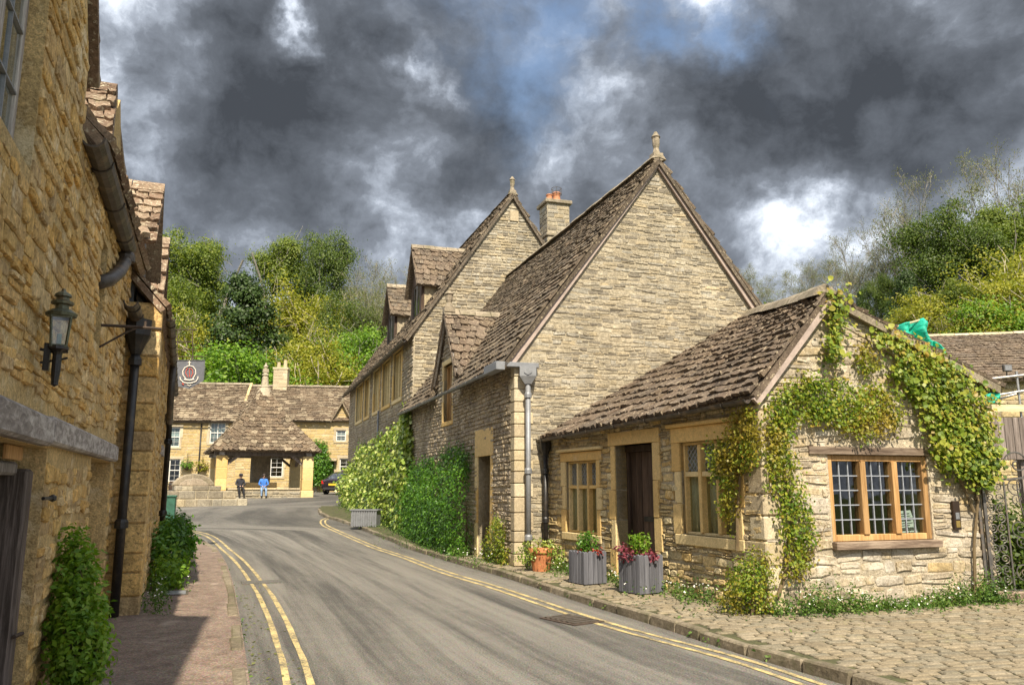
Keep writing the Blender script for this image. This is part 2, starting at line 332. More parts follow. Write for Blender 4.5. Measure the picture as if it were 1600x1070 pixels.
class MB:
    def __init__(s): s.v = []; s.f = []; s.r = []; s.mi = []
    def add(s, vs, fs, r=0., mi=0):
        k = len(s.v); s.v += [tuple(v) for v in vs]; s.r += [r]*len(vs)
        s.f += [tuple(i+k for i in f) for f in fs]; s.mi += [mi]*len(fs); return s
    def hexa(s, c, r=0., mi=0):    # 8 corners: bottom 4 (ccw), top 4
        return s.add(c, [(3, 2, 1, 0), (4, 5, 6, 7), (0, 1, 5, 4), (1, 2, 6, 5), (2, 3, 7, 6), (3, 0, 4, 7)], r, mi)
    def box(s, c, sz, rz=0., r=0., mi=0, mat=None):
        c = Vector(c); R = mat if mat is not None else Matrix.Rotation(rz, 3, 'Z'); h = [x/2 for x in sz]
        return s.hexa([c+R@Vector((x*h[0], y*h[1], z*h[2])) for z in (-1, 1) for x, y in ((-1, -1), (1, -1), (1, 1), (-1, 1))], r, mi)
    def bar(s, a, b, w, h, up=(0, 0, 1), r=0., mi=0):
        a, b = Vector(a), Vector(b); d = (b-a); L = d.length; d.normalize()
        x = d.cross(Vector(up))
        if x.length < 1e-4: x = d.cross(Vector((1, 0, 0)))
        x.normalize(); z = x.cross(d)
        return s.box((a+b)/2, (w, L, h), r=r, mi=mi, mat=Matrix((x, d, z)).transposed())
    def fb(s, W, u0, u1, n0, n1, z0, z1, r=0., mi=0):
        return s.hexa([W.P(u, n, z) for z in (z0, z1) for u, n in ((u0, n1), (u1, n1), (u1, n0), (u0, n0))], r, mi)
    def tube(s, pts, rad, n=8, cap=True, r=0., mi=0):
        pts = [Vector(p) for p in pts]; k = len(s.v); m = len(pts); ref = None
        for i, p in enumerate(pts):
            d = (pts[min(i+1, m-1)]-pts[max(i-1, 0)]).normalized()
            if ref is None: ref = d.cross(Vector((0, 0, 1)) if abs(d.z) < .9 else Vector((1, 0, 0))).normalized()
            x = (ref-d*ref.dot(d))
            x = x.normalized() if x.length > 1e-5 else d.orthogonal().normalized()
            ref = x; y = d.cross(x); q = rad[i] if isinstance(rad, (list, tuple)) else rad
            for j in range(n):
                a = 2*math.pi*j/n; s.v.append(tuple(p+x*(q*math.cos(a))+y*(q*math.sin(a)))); s.r.append(r)
        for i in range(m-1):
            for j in range(n):
                a, b = k+i*n+j, k+i*n+(j+1) % n; s.f.append((a, b, b+n, a+n)); s.mi.append(mi)
        if cap:
            s.f.append(tuple(k+j for j in reversed(range(n)))); s.f.append(tuple(k+(m-1)*n+j for j in range(n))); s.mi += [mi, mi]
        return s
    def lathe(s, c, prof, n=12, r=0., mi=0, rot=0.):
        c = Vector(c); k = len(s.v); m = len(prof)
        for q, z in prof:
            for j in range(n):
                a = 2*math.pi*j/n+rot; s.v.append(tuple(c+Vector((q*math.cos(a), q*math.sin(a), z)))); s.r.append(r)
        for i in range(m-1):
            for j in range(n):
                a, b = k+i*n+j, k+i*n+(j+1) % n; s.f.append((a, b, b+n, a+n)); s.mi.append(mi)
        s.f.append(tuple(k+j for j in reversed(range(n)))); s.f.append(tuple(k+(m-1)*n+j for j in range(n))); s.mi += [mi, mi]
        return s
    def prism(s, poly, ext, r=0., mi=0):
        ext = Vector(ext); poly = [Vector(p) for p in poly]; n = len(poly)
        return s.add(poly+[p+ext for p in poly], [tuple(range(n)), tuple(range(2*n-1, n-1, -1))]+[(j, i, i+n, j+n) for i, j in ((i, (i+1) % n) for i in range(n))], r, mi)
    def build(s, name, mat, parent=None, smooth=False, label=None, cat=None, group=None, kind=None, bev=0.):
        b = base_of(parent); me = bpy.data.meshes.new(name)
        me.from_pydata([(x-b.x, y-b.y, z-b.z) for x, y, z in s.v], [], s.f)
        for m in (mat if isinstance(mat, list) else [mat]): me.materials.append(m)
        if isinstance(mat, list): me.polygons.foreach_set('material_index', s.mi)
        a = me.attributes.new('rnd', 'FLOAT', 'POINT'); a.data.foreach_set('value', s.r)
        if smooth: me.polygons.foreach_set('use_smooth', [True]*len(me.polygons))
        me.update(); o = bpy.data.objects.new(name, me); COL.objects.link(o); o.parent = parent
        if bev:
            md = o.modifiers.new('bevel', 'BEVEL'); md.width = bev; md.segments = 1; md.limit_method = 'ANGLE'
        return tag(o, label, cat, group, kind)

class Wall:
    """a vertical plane seen from outside: p0 its left end, p1 its right end, n towards the viewer"""
    def __init__(s, p0, p1):
        s.p0 = Vector((p0[0], p0[1], 0)); d = Vector((p1[0]-p0[0], p1[1]-p0[1], 0)); s.L = d.length; s.u = d.normalized()
        s.n = s.u.cross(Vector((0, 0, 1))); s.M3 = Matrix((s.u, -s.n, Vector((0, 0, 1)))).transposed()
    def P(s, u, n, z): return s.p0+s.u*u+s.n*n+Vector((0, 0, z))
    def hit(s, px, py, n=0.):
        r = ray(px, py); o = s.p0+s.n*n; t = s.n.dot(o-Vector((0, 0, EYE)))/s.n.dot(r)
        return Vector((0, 0, EYE))+r*t
    def uz(s, px, py, n=0.):
        P = s.hit(px, py, n); return s.u.dot(P-s.p0), P.z

def top_at(chain, u):
    for (a, za), (b, zb) in zip(chain, chain[1:]):
        if a-1e-6 <= u <= b+1e-6: return za+(zb-za)*(u-a)/(b-a) if b > a else max(za, zb)
    return -1e9
def wall_solid(W, zb, chain, holes, th=.4, n0=0.):
    """solid wall with real openings; chain is the top edge as (u, z)"""
    mb = MB(); us = sorted({u for u, _ in chain}|{h[0] for h in holes}|{h[1] for h in holes}); us = [u for u in us if chain[0][0] <= u <= chain[-1][0]]
    for a, b in zip(us, us[1:]):
        if b-a < 1e-4: continue
        m = (a+b)/2; hs = sorted((h[2], h[3]) for h in holes if h[0] < m < h[1])
        za, zt = top_at(chain, a+1e-5), top_at(chain, b-1e-5); lo = zb; segs = []
        for h0, h1 in hs:
            if h0 > lo: segs.append((lo, lo, h0, h0))
            lo = max(lo, h1)
        segs.append((lo, lo, za, zt))
        for s0, s1, t0, t1 in segs:
            c = [W.P(a, n0, s0), W.P(b, n0, s1), W.P(b, n0-th, s1), W.P(a, n0-th, s0), W.P(a, n0, t0), W.P(b, n0, t1), W.P(b, n0-th, t1), W.P(a, n0-th, t0)]
            mb.add(c, [(0, 1, 5, 4), (2, 3, 7, 6), (4, 5, 6, 7), (3, 2, 1, 0), (1, 2, 6, 5), (3, 0, 4, 7)])
    # drop the faces inside the solid (both strips' sides)
    seen = {}
    for i, f in enumerate(mb.f):
        k = tuple(sorted(tuple(round(x, 3) for x in mb.v[j]) for j in f)); seen.setdefault(k, []).append(i)
    kill = {i for v in seen.values() if len(v) > 1 for i in v}
    mb.f = [f for i, f in enumerate(mb.f) if i not in kill]; mb.mi = [0]*len(mb.f)
    return mb

def stone_variants(k, rng, corner=.16, rough=.25):
    """unit stones: x along, y outward = -1 face, z up"""
    out_ = []
    for _ in range(k):
        ring = []
        for (x, z) in ((-.5, -.5), (0, -.5), (.5, -.5), (.5, 0), (.5, .5), (0, .5), (-.5, .5), (-.5, 0)):
            cr = corner if x and z else 0
            ring.append((x*(1-cr*rng.random()*1.2)+rng.uniform(-.02, .02), z*(1-cr*rng.random()*1.3)+rng.uniform(-.07, .07)*(0 if z == 0 else 1)))
        v = [(x, 1., z) for x, z in ring]
        v += [(x*.99, -.45-rng.random()*rough, z*.97) for x, z in ring]
        v += [(x*.86, -1+rng.uniform(-rough, rough)*.8, z*.74) for x, z in ring]
        v.append((rng.uniform(-.15, .15), -1+rng.uniform(-rough, rough*1.3), rng.uniform(-.1, .1)))
        f = []
        for a in (0, 8):
            for i in range(8): j = (i+1) % 8; f.append((a+i, a+j, a+8+j, a+8+i))
        for i in range(8): f.append((16+i, 16+(i+1) % 8, 24))
        out_.append((np.array(v), f))
    return out_
def tile_variants(k, rng):
    out_ = []
    for _ in range(k):
        xs = [-.5, -.2+rng.uniform(-.1, .1), .18+rng.uniform(-.1, .1), .5]
        lo = [rng.uniform(-.05, .05)+(.04 if i in (0, 3) else 0) for i in range(4)]
        zt = [1+rng.uniform(-.25, .25) for _ in range(4)]
        v = [(xs[i]*.985, lo[i], 0.) for i in range(4)]+[(xs[i]*.985, lo[i]+.01, zt[i]) for i in range(4)]
        v += [(xs[i]*.985, 1, -.1) for i in range(4)]+[(xs[i]*.985, 1, .25+rng.uniform(-.05, .05)) for i in range(4)]
        f = []
        for i in range(3):
            f += [(i, i+1, i+5, i+4), (i+4, i+5, i+13, i+12), (i+1, i, i+8, i+9)]
        f += [(0, 4, 12, 8), (7, 3, 11, 15)]
        out_.append((np.array(v), f))
    return out_
_rg = random.Random(5)
SV = stone_variants(14, _rg); SVF = stone_variants(8, _rg, .06, .08); TV = tile_variants(10, _rg)
_cache = {}
def vmesh(vs, key, i, mat, name):
    k = (key, i, mat.name)
    if k not in _cache:
        me = bpy.data.meshes.new(name); me.from_pydata([tuple(p) for p in vs[i][0]], [], vs[i][1]); me.materials.append(mat); me.update(); _cache[k] = me
    return _cache[k]
def place_pieces(name, stuffname, vs, key, items, mat, parent, nparts, vis=None, rng=None):
    """items: 4x4 numpy matrices. The nparts that show largest become objects, the rest one mesh"""
    rng = rng or random.Random(3); b = base_of(parent); sc = []
    for i, m in enumerate(items):
        c = m[:3, 3]; px, py, d = proj(c)
        s = np.linalg.norm(m[:3, 0])*np.linalg.norm(m[:3, 2])*max(.3, np.linalg.norm(m[:3, 1])) if key == 'tile' else np.linalg.norm(m[:3, 0])*np.linalg.norm(m[:3, 2])
        if key == 'tile': s = np.linalg.norm(m[:3, 0])*np.linalg.norm(m[:3, 1])
        ok = d > .1 and 4 < px < 1596 and 4 < py < 1066 and (vis is None or vis(px, py))
        sc.append((-(s/d/d) if ok else 0, i))
    sc.sort(); top = [i for s, i in sc[:nparts] if s < 0]; ts = set(top)
    for i in top:
        o = bpy.data.objects.new(name, vmesh(vs, key, rng.randrange(len(vs)), mat, name)); COL.objects.link(o); o.parent = parent
        m = Matrix([list(r) for r in items[i]]); m.translation = m.translation-b; o.matrix_basis = m
    rest = [i for i in range(len(items)) if i not in ts]
    if rest:
        V = []; Fc = []; R = []; k = 0
        for i in rest:
            v, f = vs[rng.randrange(len(vs))]; m = items[i]
            V.append(v@m[:3, :3].T+m[:3, 3]); R += [rng.random()]*len(v); Fc += [tuple(j+k for j in q) for q in f]; k += len(v)
        V = np.concatenate(V)-np.array(b); me = bpy.data.meshes.new(stuffname); me.from_pydata(V.tolist(), [], Fc); me.materials.append(mat)
        a = me.attributes.new('rnd', 'FLOAT', 'POINT'); a.data.foreach_set('value', R); me.update()
        o = bpy.data.objects.new(stuffname, me); COL.objects.link(o); o.parent = parent; o['kind'] = 'stuff'

def rubble(W, part, chain, z0, holes, hr, wr, mat, nparts, seed, proud=(.014, .035), gap=.012, vis=None, vs=None, key='stone', u_lim=None, wav=.02, skip=None, wild=0.):
    rng = random.Random(seed); items = []; z = z0; zmax = max(t for _, t in chain); c = 0
    R = np.array([list(r) for r in W.M3])
    while z < zmax-.03:
        h = rng.uniform(*hr); za, zb_ = z, z+h; zm = za+h*.6
        us = np.linspace(chain[0][0], chain[-1][0], 300); okk = [top_at(chain, u) >= zm for u in us]
        if not any(okk): break
        i0 = okk.index(True); i1 = len(okk)-1-okk[::-1].index(True); ua, ub = us[i0], us[i1]
        if u_lim: ua, ub = max(ua, u_lim[0]), min(ub, u_lim[1])
        blk = sorted((hh[0], hh[1]) for hh in holes if hh[2] < zb_-.01 and hh[3] > za+.01)
        spans = []; cur = ua
        for a, b in blk:
            if a > cur: spans.append((cur, min(a, ub)))
            cur = max(cur, b)
        if cur < ub: spans.append((cur, ub))
        ph = rng.uniform(0, 6)
        for a, b in spans:
            u = a
            while u < b-.02:
                w = min(rng.uniform(*wr)*(1.25 if rng.random() < .2 else 1), b-u)
                if b-u-w < wr[0]*.6: w = b-u
                if w > .03 and not (skip and skip(u+w/2, zm)):
                    hh = h*rng.uniform(.84, 1.06); pr = rng.uniform(*proud); zc = za+h/2+wav*math.sin(u*1.9+ph)*.6+wav*math.sin(u*.7+z*.5)
                    if wild and rng.random() < wild and w > h*1.1:      # two thin stones instead of one
                        f = rng.uniform(.35, .65)
                        for q, e in ((f, -(1-f)/2), (1-f, f/2)):
                            m = np.eye(4); t = rng.uniform(-.05, .05); m[:3, :3] = R@np.array([[math.cos(t), 0, -math.sin(t)], [0, 1, 0], [math.sin(t), 0, math.cos(t)]])@np.diag([w-gap, rng.uniform(*proud), h*q-gap*.7]); m[:3, 3] = W.P(u+w/2, 0, zc+h*e); items.append(m)
                        u += w; continue
                    if wild: hh *= rng.uniform(.78, 1.12); zc += rng.uniform(-.012, .012)
                    t = rng.uniform(-.03, .03)*(1+2.5*(wild > 0)); Rt = R@np.array([[math.cos(t), 0, -math.sin(t)], [0, 1, 0], [math.sin(t), 0, math.cos(t)]])
                    m = np.eye(4); m[:3, :3] = Rt@np.diag([w-gap, pr, hh-gap]); m[:3, 3] = W.P(u+w/2, 0, zc); items.append(m)
                u += w
        z += h; c += 1
    place_pieces('stone', 'rubble_stones', vs or SV, key, items, mat, part, nparts, vis, rng)

def bil(c, u, v): return (c[0]*(1-u)+c[1]*u)*(1-v)+(c[3]*(1-u)+c[2]*u)*v
def roof_tiles(C, part, nrows, tw, mat, nparts, seed, th=.055, dim=.75, vis=None, urange=None, over=1.38, jit=1.0, cut=None, sag=0., nm='tile'):
    """C: E0 (left eave), E1 (right eave), R1, R0 (ridge), seen from outside"""
    rng = random.Random(seed); hs = [1-(1-dim)*k/max(1, nrows-1) for k in range(nrows)]; s = sum(hs); v = 0; items = []
    for k in range(nrows):
        dv = hs[k]/s; L = (bil(C, 1, v)-bil(C, 0, v)).length; u = -rng.random()*tw/L
        n = 0
        while u < 1:
            w = tw*rng.uniform(.62, 1.4)*(1-.25*k/nrows)/L; u0, u1 = max(0, u), min(1, u+w); u += w
            if u1-u0 < .3*tw/L: continue
            um = (u0+u1)/2
            if cut and cut(um, v+dv*.5): continue
            p = bil(C, um, v); q = bil(C, um, min(1, v+dv)); e = bil(C, u1, v)-bil(C, u0, v); b = q-p; nn = e.cross(b).normalized()
            wd = e.length; a = e.normalized(); ln = b.length*over
            p = p+nn*(.004+rng.uniform(0, .012)*jit)-b*rng.uniform(0, .10)*jit
            if sag: p = p-Vector((0, 0, sag*math.sin(math.pi*um)*(.6+.4*v)+sag*.25*math.sin(um*11+v*3)))
            if k == nrows-1: ln = b.length*1.05
            m = np.eye(4); rot = rng.uniform(-.02, .02)*jit; bb = (b.normalized()+a*rot).normalized(); aa = (a-bb*a.dot(bb)).normalized()
            cc = (nn+a*rng.uniform(-.03, .03)*jit).normalized()
            m[:3, 0] = aa*(wd*.985); m[:3, 1] = bb*ln; m[:3, 2] = cc*th*rng.uniform(.8, 1.25); m[:3, 3] = p; items.append(m)
        v += dv
    place_pieces(nm, 'roof_tiles', TV, 'tile', items, mat, part, nparts, vis, rng)
def slab(C, t=.09, name='roof', mat=None, parent=None):
    n = (C[1]-C[0]).cross(C[3]-C[0]).normalized(); mb = MB(); N = 12; k = []
    for j in (0, 1):
        for iv in range(N+1):
            for iu in range(N+1): mb.v.append(tuple(bil(C, iu/N, iv/N)-n*(t*j+.006))); mb.r.append(.3)
    S = (N+1)**2
    for iv in range(N):
        for iu in range(N):
            a = iv*(N+1)+iu; mb.f.append((a, a+1, a+N+2, a+N+1)); mb.f.append((S+a+N+1, S+a+N+2, S+a+1, S+a))
    ed = [i for i in range(N+1)]+[i*(N+1)+N for i in range(1, N+1)]+[N*(N+1)+i for i in range(N-1, -1, -1)]+[i*(N+1) for i in range(N-1, 0, -1)]
    for i, j in zip(ed, ed[1:]+ed[:1]): mb.f.append((j, i, S+i, S+j))
    mb.mi = [0]*len(mb.f)
    return mb.build(name, mat, parent)
def ridge_row(a, b, part, mat, L=.42, w=.17, name='ridge_stone', hgt=.07):
    a, b = Vector(a), Vector(b); d = b-a; n = max(1, round(d.length/L)); rng = random.Random(n*7)
    d1 = d.normalized(); x = d1.cross(Vector((0, 0, 1))).normalized()
    for i in range(n):
        p, q = a+d*(i/n), a+d*((i+.97)/n); z = rng.uniform(-.012, .012)+hgt; mb = MB()
        vs = []
        for e in (p, q):
            for s_, zz in ((-w, -.10), (-w*.5, .0), (0, .05), (w*.5, 0), (w, -.10), (0, -.06)): vs.append(e+x*s_+Vector((0, 0, zz+z)))
        fs = [(j, (j+1) % 6, (j+1) % 6+6, j+6) for j in range(6)]+[(5, 4, 3, 2, 1, 0), (6, 7, 8, 9, 10, 11)]
        mb.add(vs, fs, rng.random()).build(name, mat, part)

def leaves(name, P, Nv, size, mat, parent, rng, kind='stuff', shape='quad', nparts=0, pname='leaf', vis=None, aspect=.62, jitter=.6, **kw):
    """leaf-sized folded faces at P with normals Nv; optionally the largest seen as objects"""
    P = np.asarray(P, float); n = len(P); Nv = np.asarray(Nv, float)+rng.normal(0, jitter, (n, 3)); Nv /= np.linalg.norm(Nv, axis=1)[:, None]+1e-9
    t = rng.normal(0, 1, (n, 3))+np.array([0, 0, -.5]); t -= Nv*(t*Nv).sum(1)[:, None]; t /= np.linalg.norm(t, axis=1)[:, None]+1e-9
    b = np.cross(Nv, t); sz = rng.uniform(size[0], size[1], n)[:, None]; w = sz*aspect*.5
    bs = base_of(parent)
    if nparts:
        sc = []
        for i in range(n):
            px, py, d = proj(P[i]); ok = d > .1 and 4 < px < 1596 and 4 < py < 1066
            sc.append((-(sz[i, 0]**2*(.3+abs(np.dot(Nv[i], P[i]-np.array([0, 0, EYE]))/np.linalg.norm(P[i])))/d/d) if ok else 0, i))
        sc.sort(); sel = [i for s, i in sc[:nparts] if s < 0]
        ms = []
        for k in range(4):
            me = bpy.data.meshes.new(pname); q = .3+.05*k
            me.from_pydata([(0, 0, 0), (.3, -.5, .06), (.66, -.42, .05), (1, 0, -.06*k), (.66, .42, .07), (.3, .5, .05), (.4, 0, -.04), (.08, -.34, .03), (.08, .34, .03)], [], [(0, 7, 6), (7, 1, 6), (1, 2, 6), (2, 3, 6), (3, 4, 6), (4, 5, 6), (5, 8, 6), (8, 0, 6)])
            me.materials.append(mat); ms.append(me)
        for i in sel:
            o = bpy.data.objects.new(pname, ms[i % 4]); COL.objects.link(o); o.parent = parent; s = sz[i, 0]
            mm = Matrix.Identity(4)
            for c_, ax, f_ in ((0, t[i], s), (1, b[i], s*aspect*1.25), (2, Nv[i], s)):
                for r_ in range(3): mm[r_][c_] = ax[r_]*f_
            mm.translation = Vector(P[i]+Nv[i]*.01)-bs; o.matrix_basis = mm
        keep = np.ones(n, bool); keep[sel] = False; P, Nv, t, b, sz, w = P[keep], Nv[keep], t[keep], b[keep], sz[keep], w[keep]; n = len(P)
    f = Nv*sz*.10
    V = np.stack([P, P+t*sz*.45+b*w+f, P+t*sz, P+t*sz*.45-b*w+f], 1).reshape(-1, 3)-np.array(bs)
    me = bpy.data.meshes.new(name); me.vertices.add(4*n); me.vertices.foreach_set('co', V.ravel())
    me.loops.add(4*n); me.loops.foreach_set('vertex_index', np.arange(4*n, dtype=np.int32))
    me.polygons.add(n); me.polygons.foreach_set('loop_start', np.arange(0, 4*n, 4, dtype=np.int32))
    a = me.attributes.new('rnd', 'FLOAT', 'POINT'); a.data.foreach_set('value', np.repeat(rng.random(n), 4))
    me.materials.append(mat); me.update(calc_edges=True); me.validate()
    o = bpy.data.objects.new(name, me); COL.objects.link(o); o.parent = parent
    if kind: o['kind'] = kind
    return tag(o, kw.get('label'), kw.get('cat'), kw.get('group'))
def in_poly(px, py, poly):
    c = False; j = len(poly)-1
    for i in range(len(poly)):
        (xi, yi), (xj, yj) = poly[i], poly[j]
        if (yi > py) != (yj > py) and px < (xj-xi)*(py-yi)/(yj-yi)+xi: c = not c
        j = i
    return c
def wall_cover(W, polys, n, thick, rng, clump=9, spread=.12, nb=0.02, bulge=None):
    """points of foliage growing on a wall, in outlines given in picture points lying on that wall"""
    pts = []; nr = []; r = random.Random(int(rng.integers(1e6)))
    wts = []
    for pl in polys:
        a = abs(sum(pl[i-1][0]*pl[i][1]-pl[i][0]*pl[i-1][1] for i in range(len(pl))))/2; wts.append(a)
    while len(pts) < n:
        pl = r.choices(polys, wts)[0]; xs = [p[0] for p in pl]; ys = [p[1] for p in pl]
        x, y = r.uniform(min(xs), max(xs)), r.uniform(min(ys), max(ys))
        if not in_poly(x, y, pl): continue
        P = W.hit(x, y); dep = nb+(thick*r.random()**.7 if bulge is None else bulge(x, y)*r.random()**.6)
        u = W.u.dot(P-W.p0)
        for _ in range(clump):
            q = W.P(u+r.gauss(0, spread), max(.01, dep+r.gauss(0, spread*.35)), P.z+r.gauss(0, spread)); pts.append(q); nr.append(W.n*1.+Vector((0, 0, .5)))
    return pts[:n], nr[:n]
def blob_pts(ells, n, rng, clump=10, cs=.10, inner=.55):
    """points spread in clumps near the surface of several ellipsoids (centre, radii)"""
    pts = []; nr = []; ws = np.array([e[1][0]*e[1][2]+e[1][1]*e[1][2] for e in ells]); ws /= ws.sum()
    while len(pts) < n:
        c, r = ells[int(rng.choice(len(ells), p=ws))]; d = rng.normal(0, 1, 3); d /= np.linalg.norm(d); k = inner+(1-inner)*rng.random()**.5+rng.normal(0, .05)
        q = np.array(c)+d*np.array(r)*k
        for _ in range(clump):
            pts.append(q+rng.normal(0, cs, 3)*np.array([1, 1, 1])); nr.append(d+np.array([0, 0, .4]))
    return np.array(pts[:n]), np.array(nr[:n])

# ------------------------------------------------------------------ the lie of the land
def terrain():
    xs = sorted(set(list(np.linspace(-600, -110, 9))+list(np.linspace(-110, 110, 74))+list(np.linspace(110, 600, 9))))
    ys = sorted(set([-60, -20, 0, 10, 20, 32, 45, 56, 66]+list(np.linspace(24, 140, 42))+list(np.linspace(140, 900, 14))))
    mb = MB(); n = len(xs)
    for y in ys:
        for x in xs: mb.v.append((x, y, land(x, y)-.03)); mb.r.append(0)
    for j in range(len(ys)-1):
        for i in range(n-1): a = j*n+i; mb.f.append((a, a+1, a+n+1, a+n)); mb.mi.append(0)
    mb.build('ground', M['ground'], kind='structure')
terrain()
def lerp_line(pts, y):
    pts = sorted(pts, key=lambda p: p[1])
    if y <= pts[0][1]:
        (x0, y0), (x1, y1) = pts[0][:2], pts[1][:2]
        return x0+(x1-x0)*(y-y0)/(y1-y0)
    for a, b in zip(pts, pts[1:]):
        if a[1] <= y <= b[1]: return a[0]+(b[0]-a[0])*(y-a[1])/(b[1]-a[1])
    return pts[-1][0]
KR = [tuple(G(*p))[:2] for p in [(1323, 1070), (1139, 1017), (1036, 981), (934, 950), (780, 899), (732, 886), (682, 871), (614, 847), (564, 827)]]+[(-6.0, 28.2), (-6.7, 29.6), (-7.4, 31.4), (-8.0, 33.6), (-8.5, 36.0)]
KL = [tuple(G(*p))[:2] for p in [(387, 1070), (375, 982), (365, 925), (354, 888), (338, 861), (307, 841), (267, 826)]]
def strip(name, ys, xl, xr, mat, dz, ncol=10, uv=True, kind='structure'):
    me = bpy.data.meshes.new(name); v = []; f = []; uvs = []
    for y in ys:
        a, b = xl(y), xr(y)
        for i in range(ncol+1): v.append((a+(b-a)*i/ncol, y, gz(y)+dz)); uvs.append((i/ncol, y))
    for j in range(len(ys)-1):
        for i in range(ncol): a = j*(ncol+1)+i; f.append((a, a+1, a+ncol+2, a+ncol+1))
    me.from_pydata(v, [], f); l = me.uv_layers.new(name='uv')
    for k, lp in enumerate(me.loops): l.data[k].uv = uvs[lp.vertex_index]
    me.materials.append(mat); me.update(); o = bpy.data.objects.new(name, me); COL.objects.link(o); return tag(o, kind=kind)
YL_ = KL[-1][1]
ysr = sorted(set([-12, -4, 0, 2, 4, 5]+list(np.arange(6, 36, .75))+[20, 36, 38, 45, 52, 60, 66]))
def xl_road(y): return lerp_line(KL, y) if y < YL_ else lerp_line(KL, YL_)-min(26, (y-YL_)*22)
def xr_road(y):
    if y < 4: return 3.6
    if y < 36: return lerp_line(KR, y)
    return -8.5+min(24, (y-36)*9)
strip('road', ysr, xl_road, xr_road, M['road'], .0, 14)
def offset_line(pts, y, off): return lerp_line(pts, y)+off
# yellow lines
def ribbon(name, pts, w, mat, dz, off=0.):
    pts = [Vector((p[0], p[1], 0)) for p in pts]
    # resample smoothly
    q = []
    for i in range(len(pts)-1):
        p0, p1, p2, p3 = pts[max(i-1, 0)], pts[i], pts[i+1], pts[min(i+2, len(pts)-1)]
        for k in range(6):
            t = k/6; q.append(.5*((2*p1)+(p2-p0)*t+(2*p0-5*p1+4*p2-p3)*t*t+(3*p1-p0-3*p2+p3)*t**3))
    q.append(pts[-1]); mb = MB(); rg = random.Random(len(q))
    for i, p in enumerate(q):
        d = (q[min(i+1, len(q)-1)]-q[max(i-1, 0)]).normalized(); s = Vector((d.y, -d.x, 0))
        for e in (-.5, .5): c = p+s*(off+e*w+rg.uniform(-.006, .006)); mb.v.append((c.x, c.y, gz(c.y)+dz)); mb.r.append(0)
    mb.f = [(2*i, 2*i+1, 2*i+3, 2*i+2) for i in range(len(q)-1)]; mb.mi = [0]*len(mb.f)
    return mb.build(name, mat, kind='structure')
yr = [tuple(G(*p))[:2] for p in [(1272, 1065), (1139, 1023), (949, 972), (780, 917), (699, 893), (631, 868), (564, 844), (527, 828), (511, 820), (508, 814), (514, 810), (527, 807)]]
yr = [(3.05, 4.6)]+yr
yl = [tuple(G(*p))[:2] for p in [(449, 1070), (422, 972), (395, 915), (358, 868), (321, 837), (270, 826)]]
yl = [(-1.15, 4.6)]+yl
ribbon('yellow_line', yr, .06, M['yellow'], .005, -.0); ribbon('yellow_line', yr, .06, M['yellow'], .005, -.15)
ribbon('yellow_line', yl, .058, M['yellow'], .005, 0); ribbon('yellow_line', yl, .058, M['yellow'], .005, .175)

# left footway and its kerb
B_L = [(-2.83, 4.8), (-4.88, 10.17), (-10.6, 25.1)]
ysf = sorted(set([-8, 0, 3, 5]+list(np.arange(5.5, 26.4, .8))+[20]))
strip('footway', ysf, lambda y: lerp_line([(-1.2, 0.5), (-2.83, 4.8), (-4.88, 10.17), (-10.6, 25.1), (-11.2, 26.4)], y)-1.2, lambda y: lerp_line(KL, y)-.0, M['path'], .09, 5)
def kerb(name, line, y0, y1, w, h, mat, L, side, dzb=-.06, seed=1):
    rg = random.Random(seed); root = emp(name, None, None); root['kind'] = 'structure'; y = y0
    while y < y1:
        l = L*rg.uniform(.7, 1.25); a = Vector((lerp_line(line, y), y, 0)); b = Vector((lerp_line(line, y+l*.9), y+l*.9, 0)); d = (b-a); dl = d.length; d.normalize(); s = Vector((d.y, -d.x, 0))*side
        ww = w*rg.uniform(.85, 1.2); hh = h+rg.uniform(-.012, .012); mb = MB()
        c = []
        for zz, ins in ((dzb, 0), (hh, .012)):
            for e, k in ((a+d*.006, 0), (b-d*.006, 0), (b-d*.006, 1), (a+d*.006, 1)):
                p = e+s*(ww if k else 0)+s*(ins if not k else -ins)+Vector((rg.uniform(-.012, .012), rg.uniform(-.012, .012), 0)); c.append((p.x, p.y, gz(p.y)+zz))
        if side > 0: c = [c[3], c[2], c[1], c[0], c[7], c[6], c[5], c[4]]
        mb.hexa(c, rg.random()).build('kerb_stone', mat, root, bev=.014); y += l*.9
    return root
kerb('kerb', KL, 4.6, 25.4, .13, .094, M['kerb'], .85, -1, seed=4)
kerb('kerb', KR, 5.2, 33.5, .13, .094, M['kerb'], .7, 1, seed=9)
